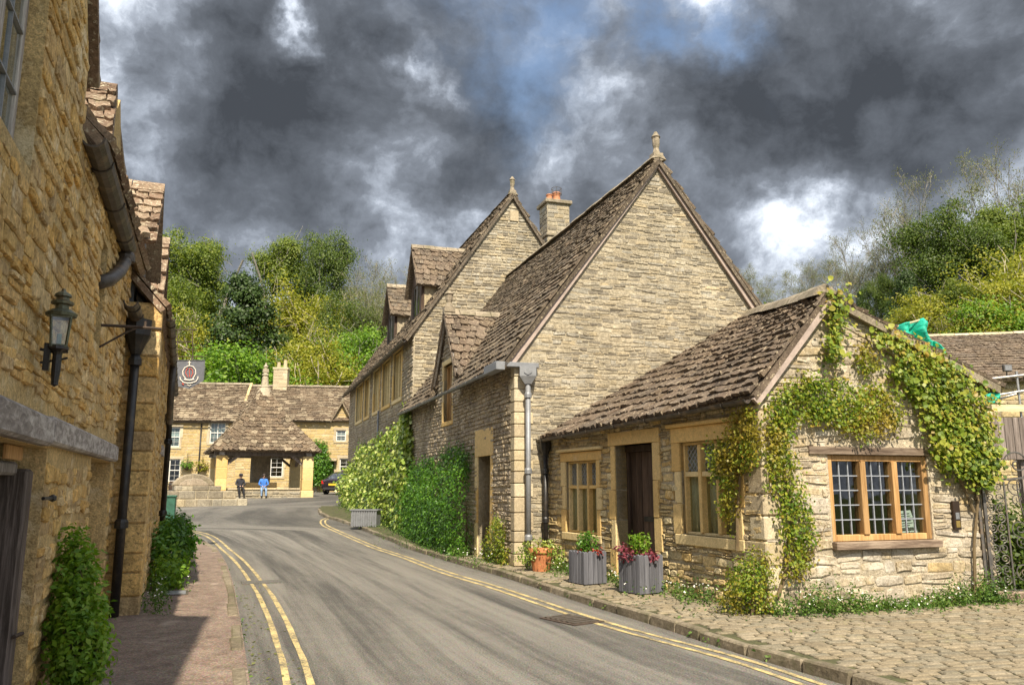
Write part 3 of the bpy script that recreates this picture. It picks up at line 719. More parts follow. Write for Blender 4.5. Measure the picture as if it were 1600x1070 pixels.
# right pavement: bed with setts
ysp = sorted(set([-8, 0, 3, 5]+list(np.arange(5.5, 36, .7))+[20]))
def xp_right(y): return 16 if y < 14.2 else max(lerp_line(KR, y)+.4, .056-.336*(y-14.47)+1.2)
strip('pavement', ysp, lambda y: xr_road(y)+.10, xp_right, M['sett_bed'], .085, 10)
def setts():
    root = emp('sett_paving', None, None); root['kind'] = 'structure'; rg = random.Random(21); items = []
    ang = math.radians(14); u = Vector((math.cos(ang), math.sin(ang), 0)); v = Vector((-u.y, u.x, 0)); o = Vector((2.5, 6, 0)); row = -20
    while row < 108:
        hh = .108; off = rg.uniform(0, .3); x = -7
        while x < 14:
            w = rg.uniform(.14, .27); c = o+u*(x+w/2)+v*(row*hh)+v*.03*math.sin(x*1.3+row*.4); x += w
            if c.y < 3.5 or c.y > 16.5: continue
            k = lerp_line(KR, c.y) if c.y > 4 else 3.6
            if c.x < k+.24-.04 or c.x > 12: continue
            if proj((c.x, c.y, .1))[0] > 2100: continue
            # stop at the house fronts
            if W_CF.n.dot(c-W_CF.p0) < .0 and W_CG.n.dot(c-W_CG.p0) < .0 and W_CG.u.dot(c-W_CG.p0) < 7: continue
            m = np.eye(4); t = ang+rg.uniform(-.03, .03); ca, sa = math.cos(t), math.sin(t)
            m[:3, 0] = np.array([ca, sa, 0])*(w-.024); m[:3, 2] = np.array([-sa, ca, 0])*(hh-.026); m[:3, 1] = np.array([rg.uniform(-.03, .03), rg.uniform(-.02, .02), -1])*.018
            m[:3, 3] = (c.x, c.y, gz(c.y)+.083); items.append(m)
        row += 1
    place_pieces('sett', 'distant_setts', SVF, 'sett', items, M['sett'], root, 300, lambda px, py: py > 880, rg)

# ------------------------------------------------------------------ planes of the house fronts
W_CF = Wall(flat(848, 881), flat(1203, 958)); _c1 = W_CF.P(W_CF.L, 0, 0)
W_CG = Wall(_c1, flat(1525, 938))
_a0, _a1 = flat(640, 835), flat(805, 885); W_AF = Wall(_a0, _a1)
_ad = W_AF.u; _an = -W_AF.n                     # into the house
W_AG = Wall(_a1, Vector(_a1)+_an*6.06)
_b1 = W_AF.P(0, 0, 0); W_BF = Wall(_b1-_ad*15.8, _b1); W_BG = Wall(_b1, _b1+_an*6.22)
_l0 = flat(175, 940); _dl = Vector((-.357, .934, 0)); W_L = Wall(Vector(_l0)-_dl*10, Vector(_l0)); _m0 = flat(212, 958); W_L2 = Wall(_m0, Vector(_m0)+_dl*9)
setts()

# ------------------------------------------------------------------ building helpers
def surround(W, par, u0, u1, z0, z1, jw=.11, lh=.2, sh=.13, proud=.03, mat=None, nb=3, ext=.0, inner=-.2, seed=1):
    """dressed stones round an opening: lintel, sill and jamb blocks"""
    mat = mat or M['dressed']; rg = random.Random(seed)
    MB().fb(W, u0-jw-.06-ext, u1+jw+.06+ext, inner, proud+.004, z1, z1+lh, rg.random()).build('lintel', mat, par, bev=.008)
    if sh: MB().fb(W, u0-jw-.02, u1+jw+.02, inner, proud+.006, z0-sh, z0, rg.random()).build('sill', mat, par, bev=.008)
    for s in (0, 1):
        z = z0
        for k in range(nb):
            h = (z1-z0)/nb*rg.uniform(.85, 1.15) if k < nb-1 else z1-z; w = jw*(1.0 if (k+s) % 2 else 1.45)
            a, b = (u0-w, u0) if s == 0 else (u1, u1+w)
            MB().fb(W, a, b, inner, proud+rg.uniform(-.004, .002), z+.003, z+h-.003, rg.random()).build('jamb', mat, par, bev=.007); z += h
def mullioned(W, par, u0, u1, z0, z1, lights, transom=None, mw=.06, n0=-.17, n1=-.04, mat=None, lattice=True, curtain=None, gl=None, cols=0, rows=0, cmat=None, fr=.035):
    """stone or timber window: mullions and transom with a pane in every light"""
    mat = mat or M['dressed']; mb = MB(); w = (u1-u0-(lights-1)*mw-2*fr)/lights; rg = random.Random(int(u0*97+z0*13))
    mb.fb(W, u0, u0+fr, n0, n1-.01, z0, z1, .2); mb.fb(W, u1-fr, u1, n0, n1-.01, z0, z1, .6)
    mb.fb(W, u0+fr, u1-fr, n0, n1-.012, z0, z0+fr, .4); mb.fb(W, u0+fr, u1-fr, n0, n1-.012, z1-fr, z1, .8)
    us = []
    for i in range(lights):
        a = u0+fr+i*(w+mw); us.append((a, a+w))
        if i: mb.fb(W, a-mw, a, n0, n1+.008, z0+fr, z1-fr, rg.random())
    zs = [(z0+fr, z1-fr)]
    if transom:
        zt = z1-(z1-z0)*transom; zs = [(z0+fr, zt-mw/2), (zt+mw/2, z1-fr)]
        for a, b in us: mb.fb(W, a, b, n0, n1-.006, zt-mw/2, zt+mw/2, .5)
    win = mb.build('window', mat, par, bev=.006)
    lead = MB()
    for k, (za, zb) in enumerate(zs):
        for a, b in us:
            nc, nr = (cols, rows) if cols else (1, 1)
            if not cols and lattice and k == len(zs)-1 and transom:
                q = .085; s = -(zb-za)
                x = a-(zb-za)
                while x < b:      # diagonal leading
                    for sg in (1, -1):
                        p = [(x, za), (x+(zb-za), zb)] if sg == 1 else [(x, zb), (x+(zb-za), za)]
                        (xa, ya), (xb, yb) = p; sl = (yb-ya)/(xb-xa)
                        if xa < a: ya += (a-xa)*sl; xa = a
                        if xb > b: yb += (b-xb)*sl; xb = b
                        if xb-xa > .01: lead.bar(W.P(xa, n0+.065, ya), W.P(xb, n0+.065, yb), .008, .008, W.n)
                    x += q
            for i in range(nc):
                for j in range(nr):
                    pa, pb = a+(b-a)*i/nc, a+(b-a)*(i+1)/nc; qa, qb = za+(zb-za)*j/nr, za+(zb-za)*(j+1)/nr
                    t = rg.uniform(-.004, .004) if cols else 0
                    MB().fb(W, pa+.002, pb-.002, n0+.05+t, n0+.055+t, qa+.002, qb-.002).build('pane', gl or M['glass'], win)
            for i in range(1, nc): x = a+(b-a)*i/nc; lead.fb(W, x-.006, x+.006, n0+.046, n0+.068, za, zb)
            for j in range(1, nr): x = za+(zb-za)*j/nr; lead.fb(W, a, b, n0+.044, n0+.070, x-.006, x+.006)
    if lead.v: lead.build('lead_cames' if not cmat else 'glazing_bars', cmat or M['came'], win)
    if curtain:
        mb = MB(); N = 46
        for i in range(N+1):
            u = u0+(u1-u0)*i/N; n = n0+.012+.018*math.sin(i*1.7)+.010*math.sin(i*.6)
            for z in (z0+.02, z1-.02): mb.v.append(tuple(W.P(u, n, z))); mb.r.append(0)
        for i in range(N):
            if curtain == 'gap' and 15 < i % 16: continue
            mb.f.append((2*i, 2*i+2, 2*i+3, 2*i+1)); mb.mi.append(0)
        c = mb.build('curtain', M['curtain'] if curtain != 'lace' else M['lace'], win, smooth=True)
        sd = c.modifiers.new('cloth', 'SOLIDIFY'); sd.thickness = .004
    return win
def gutter(W, par, u0, u1, n, z, r=.055, mat=None, name='gutter', br=True, slope=0.):
    mat = mat or M['gutter']; mb = MB(); N = 7; m = max(2, int(abs(u1-u0)/.8))
    for k in range(m+1):
        u = u0+(u1-u0)*k/m
        for rr in (r, r*.82):
            for j in range(N): a = math.pi+math.pi*j/(N-1); mb.v.append(tuple(W.P(u, n+rr*math.cos(a), z+slope*(k/m)+rr*math.sin(a)+(.004*math.sin(k*2.1))))); mb.r.append(.3)
    for k in range(m):
        for o in (0, N):
            for j in range(N-1): a = k*2*N+o+j; mb.f.append((a, a+1, a+2*N+1, a+2*N) if o == 0 else (a+1, a, a+2*N, a+2*N+1))
        for j in (0, N-1): a = k*2*N+j; mb.f.append((a, a+N, a+3*N, a+2*N))
    for k in (0, m):
        for j in range(N-1): a = k*2*N+j; mb.f.append((a, a+1, a+N+1, a+N))
    mb.mi = [0]*len(mb.f); g = mb.build(name, mat, par, smooth=False)
    if br:
        for k in range(m):
            u = u0+(u1-u0)*(k+.5)/m; b = MB(); b.tube([W.P(u, n+(r+.004)*math.cos(a), z+slope*((k+.5)/m)+(r+.004)*math.sin(a)) for a in [math.pi+math.pi*j/6 for j in range(7)]], .008, 5); b.build('gutter_bracket', mat, g)
    return g
def downpipe(par, pts, r, mat, name='downpipe', collars=(), label=None):
    d = MB().tube(pts, r, 10).build(name, mat, par, smooth=True, label=label)
    for c in collars: MB().lathe(c, [(r*1.0, -.05), (r*1.45, -.045), (r*1.45, .02), (r*1.2, .05), (r*1.0, .055)], 10).build('pipe_collar', mat, d)
    return d
def gabled_dormer(W, par, uc, n0, zb, zeave, zr, w, slope, zmain, mats, win=True, seed=1, over=.14, tiles=True, cheek=None, front=None, nr=8, zwin=None, nparts=0, lean=0., face='timber', tw=.24, th=.05):
    """small gabled dormer standing on a main roof; slope and zmain give the roof it stands on: z = zmain - n*slope"""
    d = None; h = w/2
    fm = front or M['oak_grey']; mb = MB()
    chain = [(uc-h, zeave), (uc, zr-.06), (uc+h, zeave)]
    zw0, zw1 = zwin or (zb+.12, zeave-.04)
    holes = [(uc-h*.62, uc+h*.62, zw0, zw1)] if win else []
    f = wall_solid(W, zb, chain, holes, .10, n0).build('dormer', fm, par)
    if win: mullioned(W, f, holes[0][0], holes[0][1], zw0, zw1, 2, None, .05, n0-.09, n0-.02, M['oak_grey'], False)
    d = f
    for s in (-1, 1):
        e = uc+s*h; nb = -(zeave-zmain)/slope-.05; a, b = sorted((e-s*.12, e-s*.001)); m2 = MB()
        n1_ = n0-.101; nb_ = min(nb, n1_-.1)
        m2.prism([W.P(a, n1_, zb-.1), W.P(a, n1_, zeave-.02), W.P(a, nb_, zeave-.02), W.P(a, nb_, zmain-nb_*slope-.3), W.P(a, n1_, zb-.12)][:4], W.u*(b-a))
        m2.build('dormer_cheek', cheek or M['rubble_gable'], f)
    nr_ = -(zr-zmain)/slope-.05
    for s in (-1, 1):
        eo = uc+s*(h+over); ze = zeave-over*(zr-zeave)/h; ne = -(ze-zmain)/slope
        c = [W.P(eo, n0+over, ze), W.P(eo, ne, ze), W.P(uc, nr_, zr), W.P(uc, n0+over-lean, zr)]
        if s > 0: pass
        else: c = [c[1], c[0], c[3], c[2]]
        slab(c, .05, 'dormer_roof', mats, f)
        if tiles: roof_tiles(c, f, nr, tw, mats, 0, seed+s, th, .85)
    ridge_row(W.P(uc, n0+over-lean, zr), W.P(uc, nr_, zr), f, M['ridge'], .4, .12, hgt=.04)
    return f

# ------------------------------------------------------------------ low cottage on the right
def cottage():
    T = emp('stone_cottage', 'low stone cottage with a leaded oak window and creeper on its gable end', 'cottage', W_CF.P(W_CF.L*.5, -1.5, 0))
    L = W_CF.L; uz = W_CF.uz
    lw = (uz(885, 722)[0], uz(933, 722)[0], .72, 1.9); rw = (uz(1063, 690)[0], uz(1146, 690)[0], .87, 2.06)
    dr = (uz(964, 800)[0], uz(1024, 800)[0], .06, 2.1)
    ch = [(.0, 2.36), (L-.006, 2.52)]
    wf = wall_solid(W_CF, -.1, ch, [lw, rw, dr], .36).build('front_wall', M['mortar'], T)
    rubble(W_CF, wf, [(.3, 2.36), (L-.02, 2.50)], .08, [(lw[0]-.07, lw[1]+.07, lw[2]-.1, lw[3]+.14), (rw[0]-.07, rw[1]+.07, rw[2]-.1, rw[3]+.16), (dr[0]-.07, dr[1]+.07, 0, dr[3]+.18)], (.05, .13), (.08, .34), M['rubble_warm'], 170, 2, (.006, .030), wild=.25)
    surround(W_CF, wf, *lw, jw=.12, lh=.15, sh=.12, seed=4, inner=-.19); surround(W_CF, wf, *rw, jw=.13, lh=.2, sh=.13, seed=6, inner=-.19)
    surround(W_CF, wf, *dr, jw=.13, lh=.20, sh=0, nb=4, seed=9, inner=-.2)
    for q in (lw, rw): MB().fb(W_CF, q[0]-.24, q[1]+.24, .01, .085, q[3]+.162+(.04 if q is rw else 0), q[3]+.215+(.04 if q is rw else 0), .5).build('hood_mould', M['dressed'], wf, bev=.012)
    mullioned(W_CF, T, *lw, 3, .36, .055, -.155, -.025, curtain='plain'); mullioned(W_CF, T, *rw, 3, .35, .065, -.155, -.025, curtain='gap')
    # plank door
    d = MB().fb(W_CF, dr[0]+.02, dr[1]-.02, -.27, -.25, .1, dr[3]-.1).build('door', M['oak_dark'], T)
    MB().fb(W_CF, dr[0], dr[1], -.28, -.16, dr[3]-.10, dr[3]-.003).build('door_head', M['oak_dark'], d, bev=.006)
    for k in (0, 1): MB().fb(W_CF, dr[0] if k == 0 else dr[1]-.05, dr[0]+.05 if k == 0 else dr[1], -.28, -.18, .06, dr[3]-.101).build('door_post', M['oak_dark'], d, bev=.006)
    n = 6; w = (dr[1]-dr[0]-.104)/n
    for k in range(n): MB().fb(W_CF, dr[0]+.052+k*w+.004, dr[0]+.052+(k+1)*w-.004, -.25, -.228+.004*(k % 2), .1, dr[3]-.102, k*.17).build('door_plank', M['oak_dark'], d, bev=.004)
    MB().fb(W_CF, dr[0]+.42, dr[0]+.68, -.23, -.215, .98, 1.05).build('letter_plate', M['black_iron'], d)
    MB().fb(W_CF, dr[0]-.02, dr[1]+.02, -.3, .12, .02, .13).build('doorstep', M['kerb'], T, bev=.02)
    # gable end
    gw = (.93, 2.45, .85, 1.86); WR = 3.42
    cg = [(0, 2.5), (1.07, 3.74), (WR, 2.86)]
    wg = wall_solid(W_CG, -.1, cg, [gw], .36).build('gable_wall', M['mortar_pale'], T)
    rubble(W_CG, wg, [(.0, 2.46), (1.07, 3.68), (WR-.02, 2.83)], .06, [(gw[0]-.02, gw[1]+.02, gw[2]-.1, gw[3]+.1)], (.06, .16), (.10, .46), M['rubble_pale'], 160, 7, (.004, .022), .010, wav=.03, wild=.2)
    MB().fb(W_CG, gw[0]-.28, gw[1]+.03, -.2, .035, gw[3], gw[3]+.095, .4).build('timber_lintel', M['sill_wood'], wg, bev=.006)
    MB().fb(W_CG, gw[0]-.02, gw[1]+.05, -.2, .09, gw[2]-.09, gw[2], .4).build('timber_sill', M['sill_wood'], wg, bev=.008)
    mullioned(W_CG, T, *gw, 3, None, .085, -.13, -.01, M['oak_warm'], cols=3, rows=5, fr=.075)
    z = .12; k = 0; rg = random.Random(18)
    while z < 2.4:
        h = min(rg.uniform(.20, .36), 2.44-z); a = .36 if k % 2 else .22; b = .24 if k % 2 else .38
        MB().hexa([W_CF.P(L-b, .024, z+.006), W_CF.P(L+.024, .024, z+.006), W_CG.P(a, .024, z+.006), W_CG.P(a, -.15, z+.006), W_CF.P(L-b, .024, z+h-.006), W_CF.P(L+.024, .024, z+h-.006), W_CG.P(a, .024, z+h-.006), W_CG.P(a, -.15, z+h-.006)], rg.random()).build('quoin', M['quoin'], wg, bev=.016)
        z += h; k += 1
    # hole of an old drain, lower right
    MB().lathe((0, 0, 0), [(.03, 0), (.035, .01), (.02, .012)], 10).build('drain_hole', M['dark'], wg).matrix_basis = Matrix.Translation(W_CG.P(3.28, .03, .42)-T.location)@W_CG.M3.to_4x4()@Matrix.Rotation(math.pi/2, 4, 'X')
    # remaining walls
    pR = W_CG.P(WR, 0, 0); E0 = W_CF.hit(846, 684, .14); E1 = W_CF.P(L+.10, .14, W_CF.hit(1185, 615, .14).z); R1 = W_CG.hit(1290, 459, .10); R0 = W_AG.hit(1168, 494, .0)
    Wb = Wall(pR, W_AG.P(6.2, .3, 0)); wall_solid(Wb, -.1, [(.37, 2.7), (Wb.L, 2.7)], [], .3).build('back_wall', M['mortar'], T)
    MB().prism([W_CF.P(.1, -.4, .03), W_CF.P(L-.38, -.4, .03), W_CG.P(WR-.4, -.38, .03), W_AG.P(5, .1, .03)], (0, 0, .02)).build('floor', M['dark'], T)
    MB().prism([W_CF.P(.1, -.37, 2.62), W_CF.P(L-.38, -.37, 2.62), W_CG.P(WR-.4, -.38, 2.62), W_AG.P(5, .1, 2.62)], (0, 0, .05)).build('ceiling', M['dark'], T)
    C = [E0, E1, R1, R0]
    rf = slab(C, .07, 'roof', M['tile_cottage'], T)
    roof_tiles(C, rf, 16, .22, M['tile_cottage'], 300, 3, .052, .66, jit=1.5, sag=.05)
    eR = W_CG.P(WR+.3, .10, 2.78); eB = Wb.P(Wb.L, .2, 2.75); C2 = [eR, eB, R0, R1]
    slab(C2, .07, 'back_roof', M['tile_cottage'], T); roof_tiles(C2, rf, 12, .3, M['tile_cottage'], 0, 8, .055)
    ridge_row(R1, R0, rf, M['ridge'], .45, .16)
    for a, b, w, mt in ((W_CG.P(-.1, .075, 2.44), W_CG.P(1.07, .075, 3.74), .10, 'verge'), (W_CG.P(1.07, .075, 3.74), W_CG.P(WR+.28, .075, 2.73), .10, 'ridge')):
        MB().bar(a, b, .05, w, (0, 0, 1)).build('verge_board', M[mt], T)
    gutter(W_CF, T, .05, L+.05, .20, 2.30, .05, M['gutter'], slope=.17)
    # black pipe at the far end
    u = uz(851, 780)[0]+.3; pt = W_CF.P(u, .12, 0)
    downpipe(T, [pt+Vector((0, 0, .1)), pt+Vector((0, 0, 2.05))], .045, M['black_iron'], collars=[pt+Vector((0, 0, .9)), pt+Vector((0, 0, 1.75))])
    hp = MB(); hp.lathe(pt, [(.05, 2.03), (.10, 2.15), (.105, 2.27), (.085, 2.27)], 8); hp.build('rain_head', M['black_iron'], T)
    # entry panel beside the gate
    u, z = W_CG.uz(1490, 804); MB().fb(W_CG, u-.055, u+.055, .02, .055, z-.18, z+.17).build('entry_panel', M['panel_blk'], T, bev=.005)
    p = [o for o in T.children if o.name == 'entry_panel'][0]
    MB().fb(W_CG, u-.03, u+.03, .055, .06, z-.05, z+.03).build('speaker_plate', M['lead'], p); MB().fb(W_CG, u-.032, u+.032, .055, .06, z-.15, z-.07).build('push_plate', M['brass'], p)
    # card leaning inside the window
    a, z0 = W_CG.uz(1404, 838, -.16); b, z1 = W_CG.uz(1434, 797, -.16)
    c = MB().add([W_CG.P(a, -.17, z0+.0), W_CG.P(b, -.17, z0+.03), W_CG.P(b-.02, -.26, z1), W_CG.P(a-.03, -.26, z1-.02)]+[W_CG.P(a, -.18, z0+.0), W_CG.P(b, -.18, z0+.03), W_CG.P(b-.02, -.27, z1), W_CG.P(a-.03, -.27, z1-.02)], [(0, 1, 2, 3), (7, 6, 5, 4), (0, 4, 5, 1), (1, 5, 6, 2), (2, 6, 7, 3), (3, 7, 4, 0)]).build('notice_card', [M['paper']])
    tag(c, 'white notice card leaning inside the leaded oak window', 'card')
    mb = MB(); rg = random.Random(4)
    for k in range(9):
        v = .86-k*.09; q = .1+rg.random()*.08
        for s in (q, ): mb.add([W_CG.P(a+(b-a)*s, -.165-.09*v, z0+(z1-z0)*v), W_CG.P(a+(b-a)*(.9-rg.random()*.25), -.165-.09*v, z0+(z1-z0)*v+.01), W_CG.P(a+(b-a)*(.9-rg.random()*.25), -.165-.09*(v-.03), z0+(z1-z0)*(v-.03)+.01), W_CG.P(a+(b-a)*s, -.165-.09*(v-.03), z0+(z1-z0)*(v-.03))], [(0, 1, 2, 3)])
    mb.build('printed_lines', M['sign_face'], c)
    MB().fb(W_CG, gw[0], gw[1], -.40, -.18, gw[2]-.06, gw[2]-.02).build('window_board', M['sill_wood'], T)
    return T
cottage()

# ------------------------------------------------------------------ big gabled house
A_SL = 4.2/3.03
def house_a():
    T = emp('gabled_house', 'steep roofed stone house with a broad bare gable behind the low cottage', 'house', W_AF.P(5, -3, 0))
    L = W_AF.L; uz = W_AF.uz
    ch = [(0, 3.72), (3.40, 3.72), (3.401, 4.12), (4.55, 5.62), (5.68, 4.12), (5.681, 3.72), (L-.006, 3.74)]
    win = (4.1, 4.98, 3.02, 4.42); dr = (7.32, 8.22, .06, 2.08)
    wf = wall_solid(W_AF, -.2, ch, [win, dr], .4).build('street_wall', M['mortar'], T)
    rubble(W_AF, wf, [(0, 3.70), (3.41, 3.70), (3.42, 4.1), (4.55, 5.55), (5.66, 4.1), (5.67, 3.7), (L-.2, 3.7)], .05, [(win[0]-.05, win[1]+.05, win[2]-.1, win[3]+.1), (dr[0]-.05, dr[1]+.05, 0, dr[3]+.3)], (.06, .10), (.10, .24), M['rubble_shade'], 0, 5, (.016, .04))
    surround(W_AF, wf, *dr, jw=.15, lh=.55, sh=0, nb=3, seed=3, inner=-.3); surround(W_AF, wf, *win, jw=.1, lh=.12, sh=.1, seed=5, inner=-.2)
    mullioned(W_AF, T, *win, 2, None, .09, -.2, -.06, M['oak_warm'], cols=1, rows=3, cmat=M['oak_warm'])
    d = MB().fb(W_AF, dr[0], dr[1], -.34, -.30, .08, dr[3]).build('door', M['oak_dark'], T); MB().fb(W_AF, dr[1]-.34, dr[1]-.16, -.30, -.28, .95, 1.2).build('letter_plate', M['lead'], d)
    for k in range(5): MB().fb(W_AF, dr[0]+.02+k*.175, dr[0]+.19+k*.175, -.30, -.285, .1, dr[3]-.02, k*.2).build('door_plank', M['oak_dark'], d)
    # gable
    cg = [(0, 3.72), (3.03, 7.92), (6.06, 3.72)]
    wg = wall_solid(W_AG, -.1, cg, [], .4).build('gable_wall', M['mortar'], T)
    def vis(px, py): return py < 690 and not (px > 850 and py > 685-(px-850)*.60)
    rubble(W_AG, wg, [(.30, 4.05), (3.03, 7.82), (5.9, 3.85)], .06, [], (.045, .095), (.09, .32), M['rubble_gable'], 300, 12, (.002, .017), .008, vis=vis, wav=.035, wild=.15)
    # pale quoins on the corner
    z = .1; k = 0; rg = random.Random(8)
    while z < 3.65:
        h = rg.uniform(.18, .32); a = .34 if k % 2 else .20; b = .20 if k % 2 else .34; h = min(h, 3.7-z)
        MB().hexa([W_AF.P(L-b, .022, z+.006), W_AF.P(L+.022, .022, z+.006), W_AG.P(a, .022, z+.006), W_AG.P(a, -.15, z+.006), W_AF.P(L-b, .022, z+h-.006), W_AF.P(L+.022, .022, z+h-.006), W_AG.P(a, .022, z+h-.006), W_AG.P(a, -.15, z+h-.006)], rg.random()).build('quoin', M['quoin'], wg, bev=.012)
        z += h; k += 1
    # roofs
    Lr = L+.35; vn = .13
    top = W_AG.P(3.03, vn, 8.02); topB = top-_ad*(L+.1)
    E1 = W_AG.P(-.30, vn, 3.62); E0 = W_AF.P(-.35, .30, 3.62)
    C = [E0, E1, top, topB]
    def depth_cut(u):       # lowest v of the main roof where the gablet stands on it
        uu = -.35+(L+.35+vn)*u; du = abs(uu-4.55)
        if du > 1.22: return 0.
        return max(0, (5.66-1.34*du-3.62)/(8.02-3.62)-.03)
    rf = MB(); nst = 60
    for i in range(nst):
        a, b = i/nst, (i+1)/nst; v0 = min(depth_cut(a+.5/nst), .98); n_ = (C[1]-C[0]).cross(C[3]-C[0]).normalized()*-.07; o = n_*.12
        c = [bil(C, a, v0)+o, bil(C, b, v0)+o, bil(C, b, 1)+o, bil(C, a, 1)+o]; rf.hexa([p+n_ for p in c]+c)
    rf = rf.build('roof', M['tile_dark'], T)
    roof_tiles(C, rf, 33, .22, M['tile_dark'], 300, 6, .05, .62, cut=lambda u, v: depth_cut(u) > v+.01, sag=.06, vis=lambda px, py: py < 600 and px < 1030)
    E2 = W_AG.P(6.36, vn, 3.62); E3 = E2-_ad*(L+.1); C2 = [E2, E3, topB, top]
    slab(C2, .07, 'back_roof', M['tile_dark'], T); roof_tiles(C2, rf, 24, .32, M['tile_dark'], 0, 9, .065, .8)
    ridge_row(top, topB, rf, M['ridge'], .5, .17)
    for s, e in ((-1, -.12), (1, 6.18)):
        MB().bar(W_AG.P(e, .06, 3.62+.02), W_AG.P(3.03, .06, 7.93), .045, .11, (0, 0, 1)).build('verge_board', M['verge'], T)
    # gablet roof
    for s in (-1, 1):
        eo = 4.55+s*1.30; ze = 5.70-1.30*1.34; c = [W_AF.P(eo, .16, ze), W_AF.P(eo, -.12, ze), W_AF.P(4.55, -1.45, 5.70), W_AF.P(4.55, .16, 5.70)]
        c[1] = W_AF.P(eo, -(ze-3.9)/A_SL*0-.05, ze)
        if s < 0: c = [c[1], c[0], c[3], c[2]]
        g = slab(c, .06, 'gablet_roof', M['tile_cottage'], T); roof_tiles(c, g, 9, .24, M['tile_cottage'], 80 if s > 0 else 0, 20+s, .055, .85)
        MB().bar(W_AF.P(4.55+s*1.2, .1, 5.62-1.2*1.34), W_AF.P(4.55, .1, 5.62), .04, .09, (0, 0, 1)).build('gablet_verge', M['oak_grey'], T)
    ridge_row(W_AF.P(4.55, .16, 5.72), W_AF.P(4.55, -1.45, 5.72), rf, M['ridge'], .4, .13, hgt=.03)
    finial(T, W_AF.P(4.55, .02, 5.72), .55, .13); finial(T, W_AG.P(3.03, .02, 8.0), .62, .10)
    # gutter, box head and lead pipe
    gutter(W_AF, T, -.4, L+.1, .35, 3.59, .048, M['lead'])
    b = MB(); b.fb(W_AF, L-.55, L+.25, .27, .44, 3.53, 3.68); bx = b.build('gutter_box', M['lead'], T, bev=.008)
    c = W_AG.P(.20, .14, 0)
    MB().bar(W_AG.P(-.42, .05, 3.655), W_AG.P(.42, .05, 3.655), .16, .09).build('gutter_return', M['lead'], T, bev=.01)
    h = MB(); h.add([c+Vector((x, y, z)) for z, q in ((3.62, .15), (3.44, .15), (3.30, .06)) for x, y in ((-q, -.11 if q > .1 else -.06), (q, -.11 if q > .1 else -.06), (q, .11 if q > .1 else .06), (-q, .11 if q > .1 else .06))], [(0, 1, 2, 3), (0, 4, 5, 1), (1, 5, 6, 2), (2, 6, 7, 3), (3, 7, 4, 0), (4, 8, 9, 5), (5, 9, 10, 6), (6, 10, 11, 7), (7, 11, 8, 4), (11, 10, 9, 8)])
    hd = h.build('rain_head', M['lead'], T)
    sh = MB(); sp = [c+Vector((x, -.113, z)) for x, z in ((-.07, 3.56), (.07, 3.56), (.07, 3.50), (0, 3.455), (-.07, 3.50))]; sh.prism(sp, (0, -.012, 0)); sh.build('shield', M['lead'], hd)
    downpipe(T, [c+Vector((0, 0, 3.32)), c+Vector((0, 0, .12))], .048, M['lead'], collars=[c+Vector((0, 0, z)) for z in (3.1, 1.75, .6)])
    # the other walls
    W3 = Wall(W_AG.P(6.06, -.405, 0), W_AG.P(6.06, -.4, 0)-_ad*(L-.5)); wall_solid(W3, -.1, [(0, 3.7), (W3.L, 3.7)], [], .3).build('back_wall', M['mortar'], T)
    return T
def finial(T, p, h, w):
    mb = MB(); mb.box(p+Vector((0, 0, h*.10)), (w*2.1, w*1.9, h*.25), .3); mb.lathe(p, [(w*.9, h*.2), (w*.55, h*.42), (w*.75, h*.55), (w*.78, h*.78), (w*1.0, h*.82), (w*.62, h*.9), (w*.3, h)], 7)
    mb.build('finial', M['ridge'], T)
house_a()

